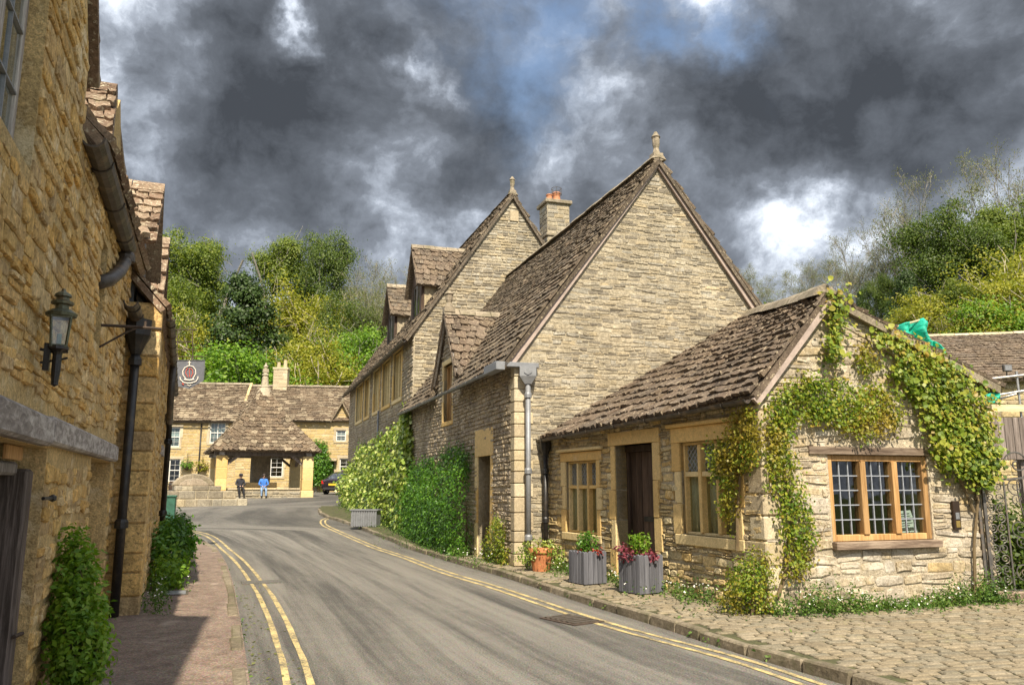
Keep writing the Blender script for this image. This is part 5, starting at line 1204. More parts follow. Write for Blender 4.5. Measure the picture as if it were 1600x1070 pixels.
def market_cross():
    al = math.radians(24); u = Vector((math.cos(al), math.sin(al), 0)); v = Vector((-u.y, u.x, 0)); FL = Vector((-15.75, 43.1, 0)); Wd, Dp = 5.1, 4.8
    g = gz(44.5)-.02; c0 = FL; T = emp('market_cross', 'open stone market cross with a pyramid roof and tall spire on the square', 'market cross', FL+u*Wd/2+v*Dp/2+Vector((0, 0, g)))
    def W4(i):
        cs = [FL, FL+u*Wd, FL+u*Wd+v*Dp, FL+v*Dp]; return Wall(cs[i], cs[(i+1) % 4])
    EZ = g+2.58; C = FL+u*Wd/2+v*Dp/2
    ctr = C+Vector((0, 0, 7.15)); o = .34
    cor = [FL-u*o-v*o, FL+u*(Wd+o)-v*o, FL+u*(Wd+o)+v*(Dp+o), FL-u*o+v*(Dp+o)]
    cor = [p+Vector((0, 0, EZ-.05)) for p in cor]
    rf = None
    for i in range(4):
        a, b = cor[i], cor[(i+1) % 4]; mid = [p+(ctr-p)*.5-Vector((0, 0, .22)) for p in (a, b)]; tp = [p+(ctr-p)*.93 for p in (a, b)]
        for c in ([a, b, mid[1], mid[0]], [mid[0], mid[1], tp[1], tp[0]]):
            r_ = slab(c, .1, 'roof', M['tile_far'], T)
            roof_tiles(c, r_, 9, .34, M['tile_far'], 0, 101+i, .075, .85, over=1.45, jit=1.4)
            if rf is None: rf = r_
    sp = MB(); s0 = C+Vector((0, 0, 6.75))
    sp.lathe(s0, [(.50, -.15), (.34, .2), (.24, .36), (.27, .39), (.21, .46), (.17, .95), (.13, 1.02), (.19, 1.06), (.19, 1.12), (.10, 1.2), (.09, 1.5), (.13, 1.55), (.13, 1.62), (.05, 1.68), (.04, 1.8)], 8, rot=.3)
    sp.box(s0+Vector((0, 0, 1.33)), (.32, .22, .2), al); sp.build('spire', M['mortar_pale'], T)
    for i in range(4):
        Wk = W4(i)
        MB().fb(Wk, -.12, Wk.L+.12, -.40, -.12, EZ-.30, EZ-.06, .4).build('roof_beam', M['beam'] if i else M['board'], T)
        cn = Wk.P(0, 0, 0); ps = .56; pc = cn+Wk.u*(ps/2)-Wk.n*(ps/2)
        p = MB(); ang = al; p.box(pc+Vector((0, 0, g+.16)), (ps*1.22, ps*1.22, .5), ang, .2); p.box(pc+Vector((0, 0, (g+.41+EZ-.301)/2)), (ps, ps, EZ-.302-g-.41), ang, .5)
        pp = p.build('pillar', M['dressed'], T, bev=.03); z = g+.42
        for k in range(3):
            MB().box(pc+Vector((0, 0, z+.3)), (ps+.022, ps+.022, .585), ang, k*.3+.1).build('pillar_block', M['dressed'], pp, bev=.02); z += .60
        for s in (0, 1):
            e = Wk.P(ps+.02 if s == 0 else Wk.L-ps-.02, -.26, EZ-.75); q = Wk.P(ps+.6 if s == 0 else Wk.L-ps-.6, -.26, EZ-.28); MB().bar(e, q, .14, .14, Wk.n).build('brace', M['board'], T)
    # low walls between the pillars
    for i in (0, 2, 3):
        Wk = W4(i); h = .52
        wl = wall_solid(Wk, g-.2, [(.64, g+h-.08), (Wk.L-.64, g+h-.08)], [], .42, -.06).build('low_wall', M['mortar'], T)
        Wk2 = Wall(Wk.P(0, -.06, 0), Wk.P(Wk.L, -.06, 0)); rubble(Wk2, wl, [(.64, g+h-.09), (Wk.L-.64, g+h-.09)], g-.05, [], (.10, .17), (.2, .5), M['rubble_gable'], 90 if i == 0 else 0, 120+i, (.015, .05))
        n = 6
        for k in range(n):
            a = .64+(Wk.L-1.28)*k/n; MB().fb(Wk, a+.005, a+(Wk.L-1.28)/n-.005, -.50, -.0, g+h-.078, g+h+.02, k*.17).build('coping_stone', M['quoin'], wl, bev=.02)
    # stepped base and shaft of the old cross inside
    for k, (s, z0, z1) in enumerate(((2.4, -.1, .55), (1.7, .551, .85), (1.0, .851, 2.5))):
        MB().box(C+Vector((0, 0, g+(z0+z1)/2)), (s, s, z1-z0), al, k*.3).build('cross_base', M['rubble_gable'] if k == 2 else M['dressed'], T, bev=.03)
    return T, W4(0), g
MC, W_MC, G_MC = market_cross()

def stone_steps():
    T = emp('stone_steps', 'weathered stepped stone mount with an arched stone on top beside the market cross', 'stone steps', G(318, 790)); b = G(318, 790); al = math.radians(28); u = Vector((math.cos(al), math.sin(al), 0)); v = Vector((-u.y, u.x, 0))
    c = Vector((b.x, b.y, 0))+v*1.0; g = gz(b.y)-.05; rg = random.Random(6)
    for k, (w, d, z0, z1) in enumerate(((3.7, 2.9, 0, .36), (3.0, 2.1, .36, .72), (2.0, 1.4, .72, .95))):
        o = c+v*(k*.1)-u*(.1*k)
        MB().box(o+Vector((0, 0, g+(z0+z1)/2-.01)), (w-.06, d-.06, z1-z0), al, .3).build('step_core', M['mortar'], T)
        cs = [o-u*w/2-v*d/2, o+u*w/2-v*d/2, o+u*w/2+v*d/2, o-u*w/2+v*d/2]
        for i in range(4):
            Wk = Wall(cs[i], cs[(i+1) % 4]); x = 0
            while x < Wk.L-.05:
                l = min(rg.uniform(.35, .75), Wk.L-x)
                if Wk.L-x-l < .2: l = Wk.L-x
                MB().fb(Wk, x+.008, x+l-.008, -.30, rg.uniform(-.02, .025), g+z0+.004, g+z1-rg.uniform(0, .02), rg.random()).build('step_stone', M['rubble_gable'], T, bev=.03); x += l
    o = c-u*.35+v*.1; A = [(-.95, .92), (-.90, 1.08), (-.70, 1.30), (-.38, 1.46), (0, 1.52), (.38, 1.46), (.70, 1.30), (.90, 1.08), (.95, .92)]
    MB().prism([o+u*x+Vector((0, 0, g+z)) for x, z in A], v*.5).build('arched_stone', M['ridge'], T, bev=.06)
    Bz = [(-.66, .95), (-.58, 1.08), (-.35, 1.23), (0, 1.30), (.35, 1.23), (.58, 1.08), (.66, .95)]
    MB().prism([o-v*.05+u*x+Vector((0, 0, g+z)) for x, z in Bz], v*.04).build('inner_arch', M['rubble_shade'], T, bev=.02)
    rgn = np.random.default_rng(8); pts, nr = blob_pts([(b+Vector((-1.3, .3, .05)), (.5, .3, .12)), (b+Vector((.9, .75, .05)), (.6, .3, .1)), (b+Vector((-1.6, 1.6, .5)), (.3, .3, .5))], 700, rgn, 8, .06); leaves('weeds', pts, nr, (.05, .1), M['lf_weed'], None, rgn)
stone_steps()

# ------------------------------------------------------------------ people and cars
def skin_person(name, label, base, yaw, jk, tr, hood=False, sc=1.0, cap=False, cross=True):
    T = emp(name, label, 'person', base); R = Matrix.Rotation(yaw, 3, 'Z')
    # joints: seated, facing -y; z measured from the feet
    J = {'hip': (0, .18, .66), 'waist': (0, .17, .84), 'chest': (0, .13, 1.06), 'neck': (0, .10, 1.22), 'head0': (0, .07, 1.28), 'head1': (0, .045, 1.40),
         'hl': (-.09, .15, .66), 'kl': (-.12, -.24, .62), 'al': (-.11, -.20, .12), 'tl': (-.12, -.36, .05),
         'hr': (.09, .15, .66), 'kr': (.13, -.25, .62), 'ar': (.14, -.27, .12), 'tr': (.15, -.43, .05),
         'sl': (-.18, .12, 1.15), 'el': (-.26, .06, .90), 'wl': (-.10, -.16, .80), 'fl': (-.04, -.22, .77),
         'sr': (.18, .12, 1.15), 'er': (.26, .04, .90), 'wr': (.10, -.17, .81), 'fr': (.04, -.23, .78)}
    J = {k: ((x, y, z-.13) if z > .3 else (x, y, z)) for k, (x, y, z) in J.items()}
    rad = {'hip': .15, 'waist': .135, 'chest': .15, 'neck': .055, 'head0': .075, 'head1': .09, 'hl': .10, 'kl': .068, 'al': .045, 'tl': .042, 'hr': .10, 'kr': .068, 'ar': .045, 'tr': .042,
           'sl': .07, 'el': .052, 'wl': .036, 'fl': .038, 'sr': .07, 'er': .052, 'wr': .036, 'fr': .038}
    E = [('hip', 'waist'), ('waist', 'chest'), ('chest', 'neck'), ('neck', 'head0'), ('head0', 'head1'), ('hip', 'hl'), ('hl', 'kl'), ('kl', 'al'), ('al', 'tl'), ('hip', 'hr'), ('hr', 'kr'), ('kr', 'ar'), ('ar', 'tr'),
         ('chest', 'sl'), ('sl', 'el'), ('el', 'wl'), ('wl', 'fl'), ('chest', 'sr'), ('sr', 'er'), ('er', 'wr'), ('wr', 'fr')]
    ks = list(J); me = bpy.data.meshes.new('tmp'); me.from_pydata([tuple(R@Vector(J[k])*sc) for k in ks], [(ks.index(a), ks.index(b)) for a, b in E], [])
    o = bpy.data.objects.new('tmp', me); COL.objects.link(o); md = o.modifiers.new('skin', 'SKIN'); s2 = o.modifiers.new('sub', 'SUBSURF'); s2.levels = 2
    for i, k in enumerate(ks): me.skin_vertices[0].data[i].radius = (rad[k]*sc, rad[k]*sc); me.skin_vertices[0].data[i].use_root = (k == 'hip')
    dg = bpy.context.evaluated_depsgraph_get(); m2 = bpy.data.meshes.new_from_object(o.evaluated_get(dg)); bpy.data.objects.remove(o)
    m2.name = 'body'
    for m in (M['skin'], jk, tr, M['shoe']): m2.materials.append(m)
    grp = {'hip': 2, 'hl': 2, 'kl': 2, 'hr': 2, 'kr': 2, 'al': 2, 'ar': 2, 'tl': 3, 'tr': 3, 'waist': 1, 'chest': 1, 'neck': 1, 'sl': 1, 'el': 1, 'wl': 1, 'sr': 1, 'er': 1, 'wr': 1, 'fl': 0, 'fr': 0, 'head0': 0, 'head1': 0}
    pts = []
    for a, b in E:
        for t in (0, .25, .5, .75, 1): pts.append((R@(Vector(J[a])*(1-t)+Vector(J[b])*t)*sc, grp[a] if t < .5 else grp[b]))
    for p in m2.polygons: p.material_index = min(pts, key=lambda q: (q[0]-p.center).length)[1]; p.use_smooth = True
    b = bpy.data.objects.new('body', m2); COL.objects.link(b); b.parent = T
    h = R@Vector((0, .06, 1.27))*sc+Vector(base); hm = MB()
    hm.lathe(h, [(.106*sc, -.05*sc), (.116*sc, .02*sc), (.105*sc, .07*sc), (.06*sc, .115*sc), (.01, .125*sc)], 12)
    if cap: hm.box(h+R@Vector((0, -.15, .03))*sc, (.16*sc, .14*sc, .02*sc), yaw)
    hm.build('cap' if cap else 'hair', M['jk_dark'] if cap else M['hair'], T, smooth=True)
    fc = MB(); f = R@Vector((0, -.05, 1.24))*sc+Vector(base); fc.box(f, (.025*sc, .03*sc, .04*sc), yaw); fc.build('nose', M['skin'], T)
    return T
for px, lb, jk, tr, yw, cp in ((376, 'person in a dark coat and trousers sitting on the market cross wall, nearer the steps', 'jk_dark', 'trouser', .15, True), (412, 'person in a bright blue jacket and pale jeans sitting on the market cross wall', 'jk_blue', 'jean', -.05, False)):
    u = W_MC.uz(px, 760, .05)[0]; q = W_MC.P(u, .02, G_MC+.03); skin_person('person', lb, q, math.radians(24)+yw, M[jk], M[tr], cap=cp, sc=.93)

def car(name, label, loc, yaw, paint):
    T = emp(name, label, 'car', loc); R = Matrix.Rotation(yaw, 3, 'Z'); b = Vector(loc)
    # x across, y forward; the tail is at y = 0; sections are (y, half width, sill z, belt z, roof z, roof half width)
    S = [(0., .62, .40, .80, .82, .55), (.06, .78, .30, .86, .90, .62), (.35, .86, .24, .92, .98, .60), (.62, .88, .22, .94, 1.18, .58), (1.15, .89, .22, .95, 1.40, .60), (1.9, .90, .22, .95, 1.46, .61), (2.7, .90, .22, .94, 1.40, .59), (3.15, .89, .22, .93, 1.14, .60), (3.45, .88, .22, .90, .96, .62), (4.0, .84, .24, .80, .82, .60), (4.35, .70, .30, .66, .68, .50)]
    mb = MB(); rings = []
    for y, w, s, be, ro, rw in S:
        pr = [(-w*.86, s), (-w, s+.14), (-w*1.0, (s+be)/2+.05), (-w*.97, be), (-(w*.35+rw*.65), be+(ro-be)*.5), (-rw, ro-.03), (-rw*.6, ro+.02), (0, ro+.03)]
        pr = pr+[(-x, z) for x, z in reversed(pr[:-1])]; rings.append([b+R@Vector((x, y, z)) for x, z in pr])
    n = len(rings[0])
    for r_ in rings: mb.v += [tuple(p) for p in r_]; mb.r += [0]*n
    for i in range(len(rings)-1):
        for j in range(n-1):
            a = i*n+j; mb.f.append((a, a+1, a+n+1, a+n)); g = 0
            if j in (3, 4, 9, 10) and 3 <= i <= 7: g = 1
            if 5 <= j <= 8 and i in (2, 3): g = 1
            if 5 <= j <= 8 and i in (6, 7): g = 1
            mb.mi.append(g)
        mb.f.append((i*n, i*n+n, i*n+2*n-1, i*n+n-1)); mb.mi.append(0)
    mb.f.append(tuple(reversed(range(n)))); mb.mi.append(0); mb.f.append(tuple((len(rings)-1)*n+j for j in range(n))); mb.mi.append(0)
    body = mb.build('body', [paint, M['car_glass']], T, smooth=True)
    def at(x, y, z): return b+R@Vector((x, y, z))
    for x in (-.80, .80):
        for y in (.78, 3.42):
            w = MB(); k = Vector((1, 0, 0)); 
            for q, e, mt, nm in ((.31, .105, 'tyre', 'wheel'),):
                w.tube([at(x-e, y, .31), at(x-e*.7, y, .31), at(x+e*.7, y, .31), at(x+e, y, .31)], [q*.9, q, q, q*.9], 20); wh = w.build(nm, M[mt], T)
            MB().tube([at(x-.112, y, .31), at(x+.112, y, .31)], .19, 16).build('rim', M['rim'], wh)
    for x in (-1, 1):
        t = MB(); t.hexa([at(x*.80-.02, .02, .66), at(x*.58, -.012, .66), at(x*.58, .10, .66), at(x*.87, .36, .70), at(x*.79, .05, .86), at(x*.56, .03, .85), at(x*.56, .14, .88), at(x*.89, .40, .88)][::1] if x > 0 else [at(x*.58, -.012, .66), at(x*.80+.02, .02, .66), at(x*.87, .36, .70), at(x*.58, .10, .66), at(x*.56, .03, .85), at(x*.79, .05, .86), at(x*.89, .40, .88), at(x*.56, .14, .88)]); t.build('tail_light', M['tail'], T, bev=.01)
        m = MB(); m.box(at(x*.99, 2.95, 1.0), (.2, .12, .13), yaw); m.build('door_mirror', paint, T, bev=.02)
    MB().box(at(0, -.012, .62), (.52, .02, .12), yaw).build('number_plate', M['plate'], T)
    MB().box(at(0, .02, .36), (1.3, .12, .16), yaw).build('rear_bumper', M['rubber_blk'], T, bev=.03)
    MB().box(at(0, .01, .75), (.5, .04, .02), yaw).build('boot_trim', M['chrome'], T)
    for x in (-.5, .5): MB().tube([at(x, -.04, .27), at(x, .2, .27)], .035, 8).build('exhaust', M['chrome'], T)
q = G(519, 770); q = Vector((q.x, min(q.y, 51), 0)); r_ = ray(519, 768); q = r_*(50.5/r_.y); car('parked_car', 'dark plum saloon car seen from behind beside the market cross', (q.x, q.y, gz(50.5)), math.radians(-14), M['car_paint'])
r_ = ray(551, 768); q = r_*(53.5/r_.y); car('parked_car', 'dark green car mostly hidden behind the ivy corner', (q.x, q.y, gz(53.5)), math.radians(-20), M['car_paint2'])

# ------------------------------------------------------------------ things on the left
def lantern():
    c = W_L.hit(93, 522, .125)
    T = emp('wall_lantern', 'old brass carriage lantern on a wall bracket above the plank door', 'lantern', c)
    d = c.y*CT; s = d/FPX; h = 62*s; w = 20*s        # body from y 505 to 545
    a0 = .5
    g = MB(); zt, zb = .14, -.10; rt, rb = .10, .075
    for k in range(4):
        a = a0+k*math.pi/2+math.pi/4
        g.bar(c+Vector((rt*math.cos(a), rt*math.sin(a), zt)), c+Vector((rb*math.cos(a), rb*math.sin(a), zb)), .014, .014)
    for z, r in ((zt, rt), (zb, rb)):
        pts = [c+Vector((r*math.cos(a0+k*math.pi/2+math.pi/4), r*math.sin(a0+k*math.pi/2+math.pi/4), z)) for k in range(5)]
        for p, q in zip(pts, pts[1:]): g.bar(p, q, .018, .022)
    g.build('lantern_frame', M['copper'], T)
    for k in range(4):
        a, b = a0+k*math.pi/2+math.pi/4, a0+(k+1)*math.pi/2+math.pi/4; f = .96
        MB().add([c+Vector((r*f*math.cos(t), r*f*math.sin(t), z)) for t, r, z in ((a, rb, zb), (b, rb, zb), (b, rt, zt), (a, rt, zt))], [(0, 1, 2, 3)]).build('pane', M['glass'], T)
    MB().lathe(c, [(.112, zt+.005), (.118, zt+.03), (.075, zt+.06), (.05, zt+.065), (.05, zt+.10), (.082, zt+.105), (.085, zt+.125), (.05, zt+.14), (.045, zt+.165), (.065, zt+.17), (.06, zt+.19), (.02, zt+.215), (.012, zt+.235), (0, zt+.24)], 12).build('lantern_roof', M['copper'], T)
    MB().lathe(c, [(.078, zb), (.078, zb-.025), (.04, zb-.05), (.034, zb-.07), (.034, zb-.20), (.026, zb-.30), (.03, zb-.31), (0, zb-.33)], 10).build('candle_socket', M['black_iron'], T)
    MB().lathe(c, [(.018, zb), (.018, zb+.10), (.004, zb+.105)], 8).build('candle', M['green_paint'], T)
    u = W_L.u.dot(c-W_L.p0); b = MB(); b.tube([W_L.P(u, .0, c.z-.13), W_L.P(u, .10, c.z-.15), W_L.P(u, .2, c.z-.14)], .013, 6); b.tube([W_L.P(u-.01, .01, c.z-.24), W_L.P(u, .14, c.z-.21), W_L.P(u, .2, c.z-.19)], .010, 6); b.fb(W_L, u-.03, u+.03, .03, .075, c.z-.30, c.z-.08); b.build('bracket', M['black_iron'], T); T.scale = (.70, .70, .70)
lantern()
def arm_bracket():
    P = W_L.hit(158, 508); u, z = W_L.uz(158, 508)
    for n in np.arange(.2, 1.6, .02):
        if proj(W_L.P(u, n, z))[0] > 250: break
    T = emp('iron_bracket', 'bare wrought iron arm reaching out from the left wall above the black downpipe', 'bracket', W_L.P(u, 0, z))
    MB().tube([W_L.P(u, 0, z), W_L.P(u, n*.5, z+.004), W_L.P(u, n, z)], .014, 6).build('arm', M['rust'], T); MB().tube([W_L.P(u, 0, z-.2), W_L.P(u, n*.42, z-.05), W_L.P(u, n*.6, z)], .010, 6).build('brace', M['rust'], T)
    MB().tube([W_L.P(u, n*.72, z), W_L.P(u, n*.72, z+.06)], .012, 6).build('hook', M['rust'], T)
arm_bracket()
def hanging_sign():
    u = 8.9
    (a, z1) = (None, None)
    def at(px, py):
        r = ray(px, py); Wk = Wall(W_L2.P(u, -.2, 0), W_L2.P(u, 2, 0)); return Wk.hit(px, py)
    c = [at(272, 563), at(320, 563), at(318, 594), at(296, 607), at(272, 602)]
    T = emp('hanging_sign', 'slate grey inn sign painted with a crown, hung from an iron frame', 'sign', (c[0]+c[1])/2); dv = W_L2.u*.035
    MB().prism(c, dv).build('sign_board', M['sign_face'], T)
    fr = MB()
    for i in range(5): fr.bar(c[i]-dv*.2, c[(i+1) % 5]-dv*.2, .012, .012, W_L2.u)
    fr.build('sign_edge', M['sign_face'], T)
    fw = -W_L2.u*.012
    def poly(pts, r, mat, nm): MB().tube([at(x, y)+fw for x, y in pts], r, 6).build(nm, mat, T)
    R1 = [(290, 592), (286, 586), (285.5, 580), (288.5, 574.5), (294, 572), (295.2, 571.5)]; R2 = [(297, 571.5), (302, 573), (305.5, 578), (305.8, 584), (303, 589), (301, 592)]
    poly(R1, .011, M['sign_white'], 'crown_arch'); poly(R2, .011, M['sign_white'], 'crown_arch')
    for pts in ([(293, 589), (290, 583), (291, 578), (294, 575)], [(298.5, 589), (301.5, 583), (300.5, 578), (297.5, 575)], [(296, 589), (296, 576)]): poly(pts, .009, M['sign_red'], 'crown_lining')
    poly([(295.9, 572), (296, 563.8)], .012, M['sign_white'], 'crown_cross'); poly([(293.5, 566.5), (298.5, 566.5)], .010, M['sign_white'], 'crown_cross')
    poly([(281, 588.5), (282, 593), (286, 597), (292, 598.5), (296, 598.6), (300, 598), (306, 596), (309, 592), (309.5, 588)], .012, M['sign_white'], 'crown_scroll'); poly([(287.5, 592.8), (296, 594), (303.5, 592.6)], .015, M['sign_white'], 'crown_band')
    poly([(292, 601), (296, 603), (299, 601)], .01, M['sign_white'], 'crown_scroll'); poly([(284.5, 599), (287, 601)], .016, M['sign_red'], 'crown_jewel')
    f = MB(); A = at(262, 515)
    for y, x1 in ((515, 308), (534, 301), (546, 303), (557, 318)): f.tube([at(260, y), at(x1, y)], .012, 5)
    for x in (277, 301): f.tube([at(x, 515 if x < 300 else 515), at(x, 563)], .010, 5)
    f.build('sign_frame', M['rust'], T)
hanging_sign()
def utility_box():
    q = G(262, 838, .09); T = emp('cable_cabinet', 'narrow green metal cabinet at the end of the left house row', 'cabinet', q)
    b = G(262, 838, .09)+W_L2.u*.3; b = Vector((b.x, b.y, gz(b.y)+.09)); a = math.radians(20)
    MB().box(b+Vector((0, 0, .55)), (.28, .6, .95), a).build('cabinet_body', M['green_paint'], T, bev=.015); MB().box(b+Vector((0, 0, 1.045)), (.32, .65, .05), a).build('cabinet_lid', M['green_paint'], T, bev=.01); MB().box(b+Vector((0, 0, .03)), (.38, .74, .1), a).build('plinth', M['kerb'], T)
utility_box()
def covers():
    for px, py, w, l, lb, par in ((345, 907, .35, .6, None, 0), (411, 909, .55, .35, None, 0)):
        pass
    q = G(410, 909, .004); mb = MB(); mb.box(q+Vector((0, 0, .002)), (.62, .40, .012), .35); o = mb.build('drain_cover', M['road'], None); tag(o, 'small square access cover in the road beside the left yellow lines', 'cover')
    q = G(893, 968, .004); T = emp('road_drain', 'rusty iron gully grate set in the road by the right kerb', 'drain', q); a = math.atan2(-.2, .35)
    MB().box(q+Vector((0, 0, .003)), (.62, .44, .008), -.95).build('grate_frame', M['rust'], T)
    for k in range(6):
        d = Matrix.Rotation(-.95, 3, 'Z')@Vector((-.24+.095*k, 0, .012)); MB().box(q+d, (.05, .36, .014), -.95).build('grate_bar', M['iron_cover'], T)
    q = G(275, 927, .09); T = emp('pavement_cover', 'small grey iron cover in the left footway', 'cover', q); MB().box(q+Vector((0, 0, .006)), (.30, .42, .014), .37).build('cover_frame', M['iron_cover'], T); MB().box(q+Vector((0, 0, .012)), (.24, .36, .012), .37).build('cover_lid', M['lead'], T)
covers()

# ------------------------------------------------------------------ planters on the right pavement
def planter_box(base, yaw, w, h):
    T = emp('planter_box', None, 'planter', (0, 0, 0)); n = 5
    MB().box((0, 0, h*.5), (w*.90, w*.90, h*.86)).build('planter_core', M['soil'], T)
    rg = random.Random(int(w*1000))
    for i in range(4):
        R = Matrix.Rotation(i*math.pi/2, 3, 'Z')
        for k in range(n):
            x = -w/2+w*(k+.5)/n; ww = w/n-.008; hh = h*rg.uniform(.97, 1.0)
            vs = [(x-ww/2, z) for z in (0, hh*.97)]+[(x-ww*.1, hh), (x+ww*.1, hh)]+[(x+ww/2, z) for z in (hh*.97, 0)]
            m = MB(); m.prism([R@Vector((a*(1 if abs(a) < w/2 else 1), -w/2, b)) for a, b in vs], R@Vector((0, .022, 0)), rg.random()); m.build('slat', M['planter'], T, bev=.004)
    T.location = base; T.rotation_euler.z = yaw; return T
def planters():
    rg = np.random.default_rng(12)
    for px, py, w, h, lb, l2, k in ((921, 913, .40, .46, 'slate grey slatted planter standing left of the plank door', 'upright green perennial in the planter left of the door', 0), (1007, 928, .42, .50, 'slate grey slatted planter standing right in front of the plank door', 'bright green clump with purple leaves in the planter by the door', 1)):
        q = G(px, py, .11)+Vector((0, .25, 0)); yaw = math.radians(-60+ (4 if k else 0)); T = planter_box(q, yaw, w, h); T['label'] = lb; T['group'] = 'slatted planters by the cottage'
        top = q+Vector((0, 0, h*.95)); B = emp('planter_plant', l2, 'plant', top)
        pts = []; nr = []
        for s in range(46):
            a = rg.uniform(0, 6.28); r = rg.uniform(0, .13); hgt = rg.uniform(.14, .30); lean = rg.uniform(0, .09)
            for t in np.linspace(.1, 1, 22):
                b = rg.uniform(0, 6.28); pts.append((top.x+r*math.cos(a)*(1+lean*t*3)+.02*math.cos(b), top.y+r*math.sin(a)*(1+lean*t*3)+.02*math.sin(b), top.z+hgt*t)); nr.append((math.cos(b), math.sin(b), .9))
        leaves('foliage', pts, nr, (.035, .06), M['lf_bright'] if k else M['lf_bush'], B, rg, kind=None, aspect=.4)
        st = MB()
        for s in range(7): a = s*.9; st.tube([top+Vector((.05*math.cos(a), .05*math.sin(a), -.05)), top+Vector((.08*math.cos(a), .08*math.sin(a), .2))], .006, 4)
        st.build('stem', M['twig'], B)
        e = [(top+Vector((-.22, -.05, .04)), (.11, .08, .08)), (top+Vector((-.10, -.16, .0)), (.08, .06, .05)), (top+Vector((.13, -.15, .0)), (.07, .06, .04)), (top+Vector((.04, -.1, .0)), (.15, .10, .03))]
        if not k: e = e[2:]
        pts, nr = blob_pts(e, 420 if k else 70, rg, 5, .025); leaves('trailing_leaves', pts, nr, (.03, .055), M['pinkish'] if k else M['red_fl'], B, rg, kind=None, aspect=.8)
    # clay pot of begonias with a clipped ball behind
    q = G(846, 893, .1)+Vector((0, .15, 0)); T = emp('clay_pot', 'terracotta pot brimming with variegated trailing plants by the black pipe', 'plant pot', q)
    MB().lathe(q, [(.14, 0), (.17, .18), (.20, .30), (.225, .305), (.225, .36), (.20, .36), (.19, .31)], 16).build('pot', M['terracotta'], T, smooth=False)
    B = emp('pot_plant', 'variegated trailing plant spilling over the terracotta pot', 'plant', q+Vector((0, 0, .33))); t = q+Vector((0, 0, .36))
    pts, nr = blob_pts([(t, (.33, .30, .14)), (t+Vector((-.25, -.1, -.1)), (.14, .12, .14)), (t+Vector((.28, -.05, -.12)), (.12, .12, .14))], 900, rg, 6, .035); leaves('foliage', pts, nr, (.03, .055), M['lf_ivy'], B, rg, kind=None)
    q2 = G(846, 886, .1)+Vector((.05, .55, 0)); B = emp('box_ball', 'small clipped box ball behind the terracotta pot', 'shrub', q2); c = q2+Vector((0, 0, .62)); pts, nr = blob_pts([(c, (.24, .24, .22))], 1500, rg, 8, .025, .8); leaves('foliage', pts, nr, (.022, .04), M['lf_dark'], B, rg, kind=None)
    MB().tube([q2, c], .02, 6).build('stem', M['bark'], B)
    # grey trough by the ivy
    q = G(570, 822, .1); T = emp('plant_trough', 'grey corrugated trough in front of the variegated ivy', 'planter', q); a = math.radians(-10)
    R = Matrix.Rotation(a, 3, 'Z'); MB().box(q+Vector((0, .12, .24)), (.82, .36, .46), a).build('trough_body', M['lead'], T)
    for k in range(11): MB().box(q+R@Vector((-.37+.074*k, -.07, .24))+Vector((0, .0, 0)), (.04, .03, .5), a).build('rib', M['lead'], T)
    MB().box(q+Vector((0, .12, .49)), (.9, .44, .04), a).build('rim', M['lead'], T)
planters()

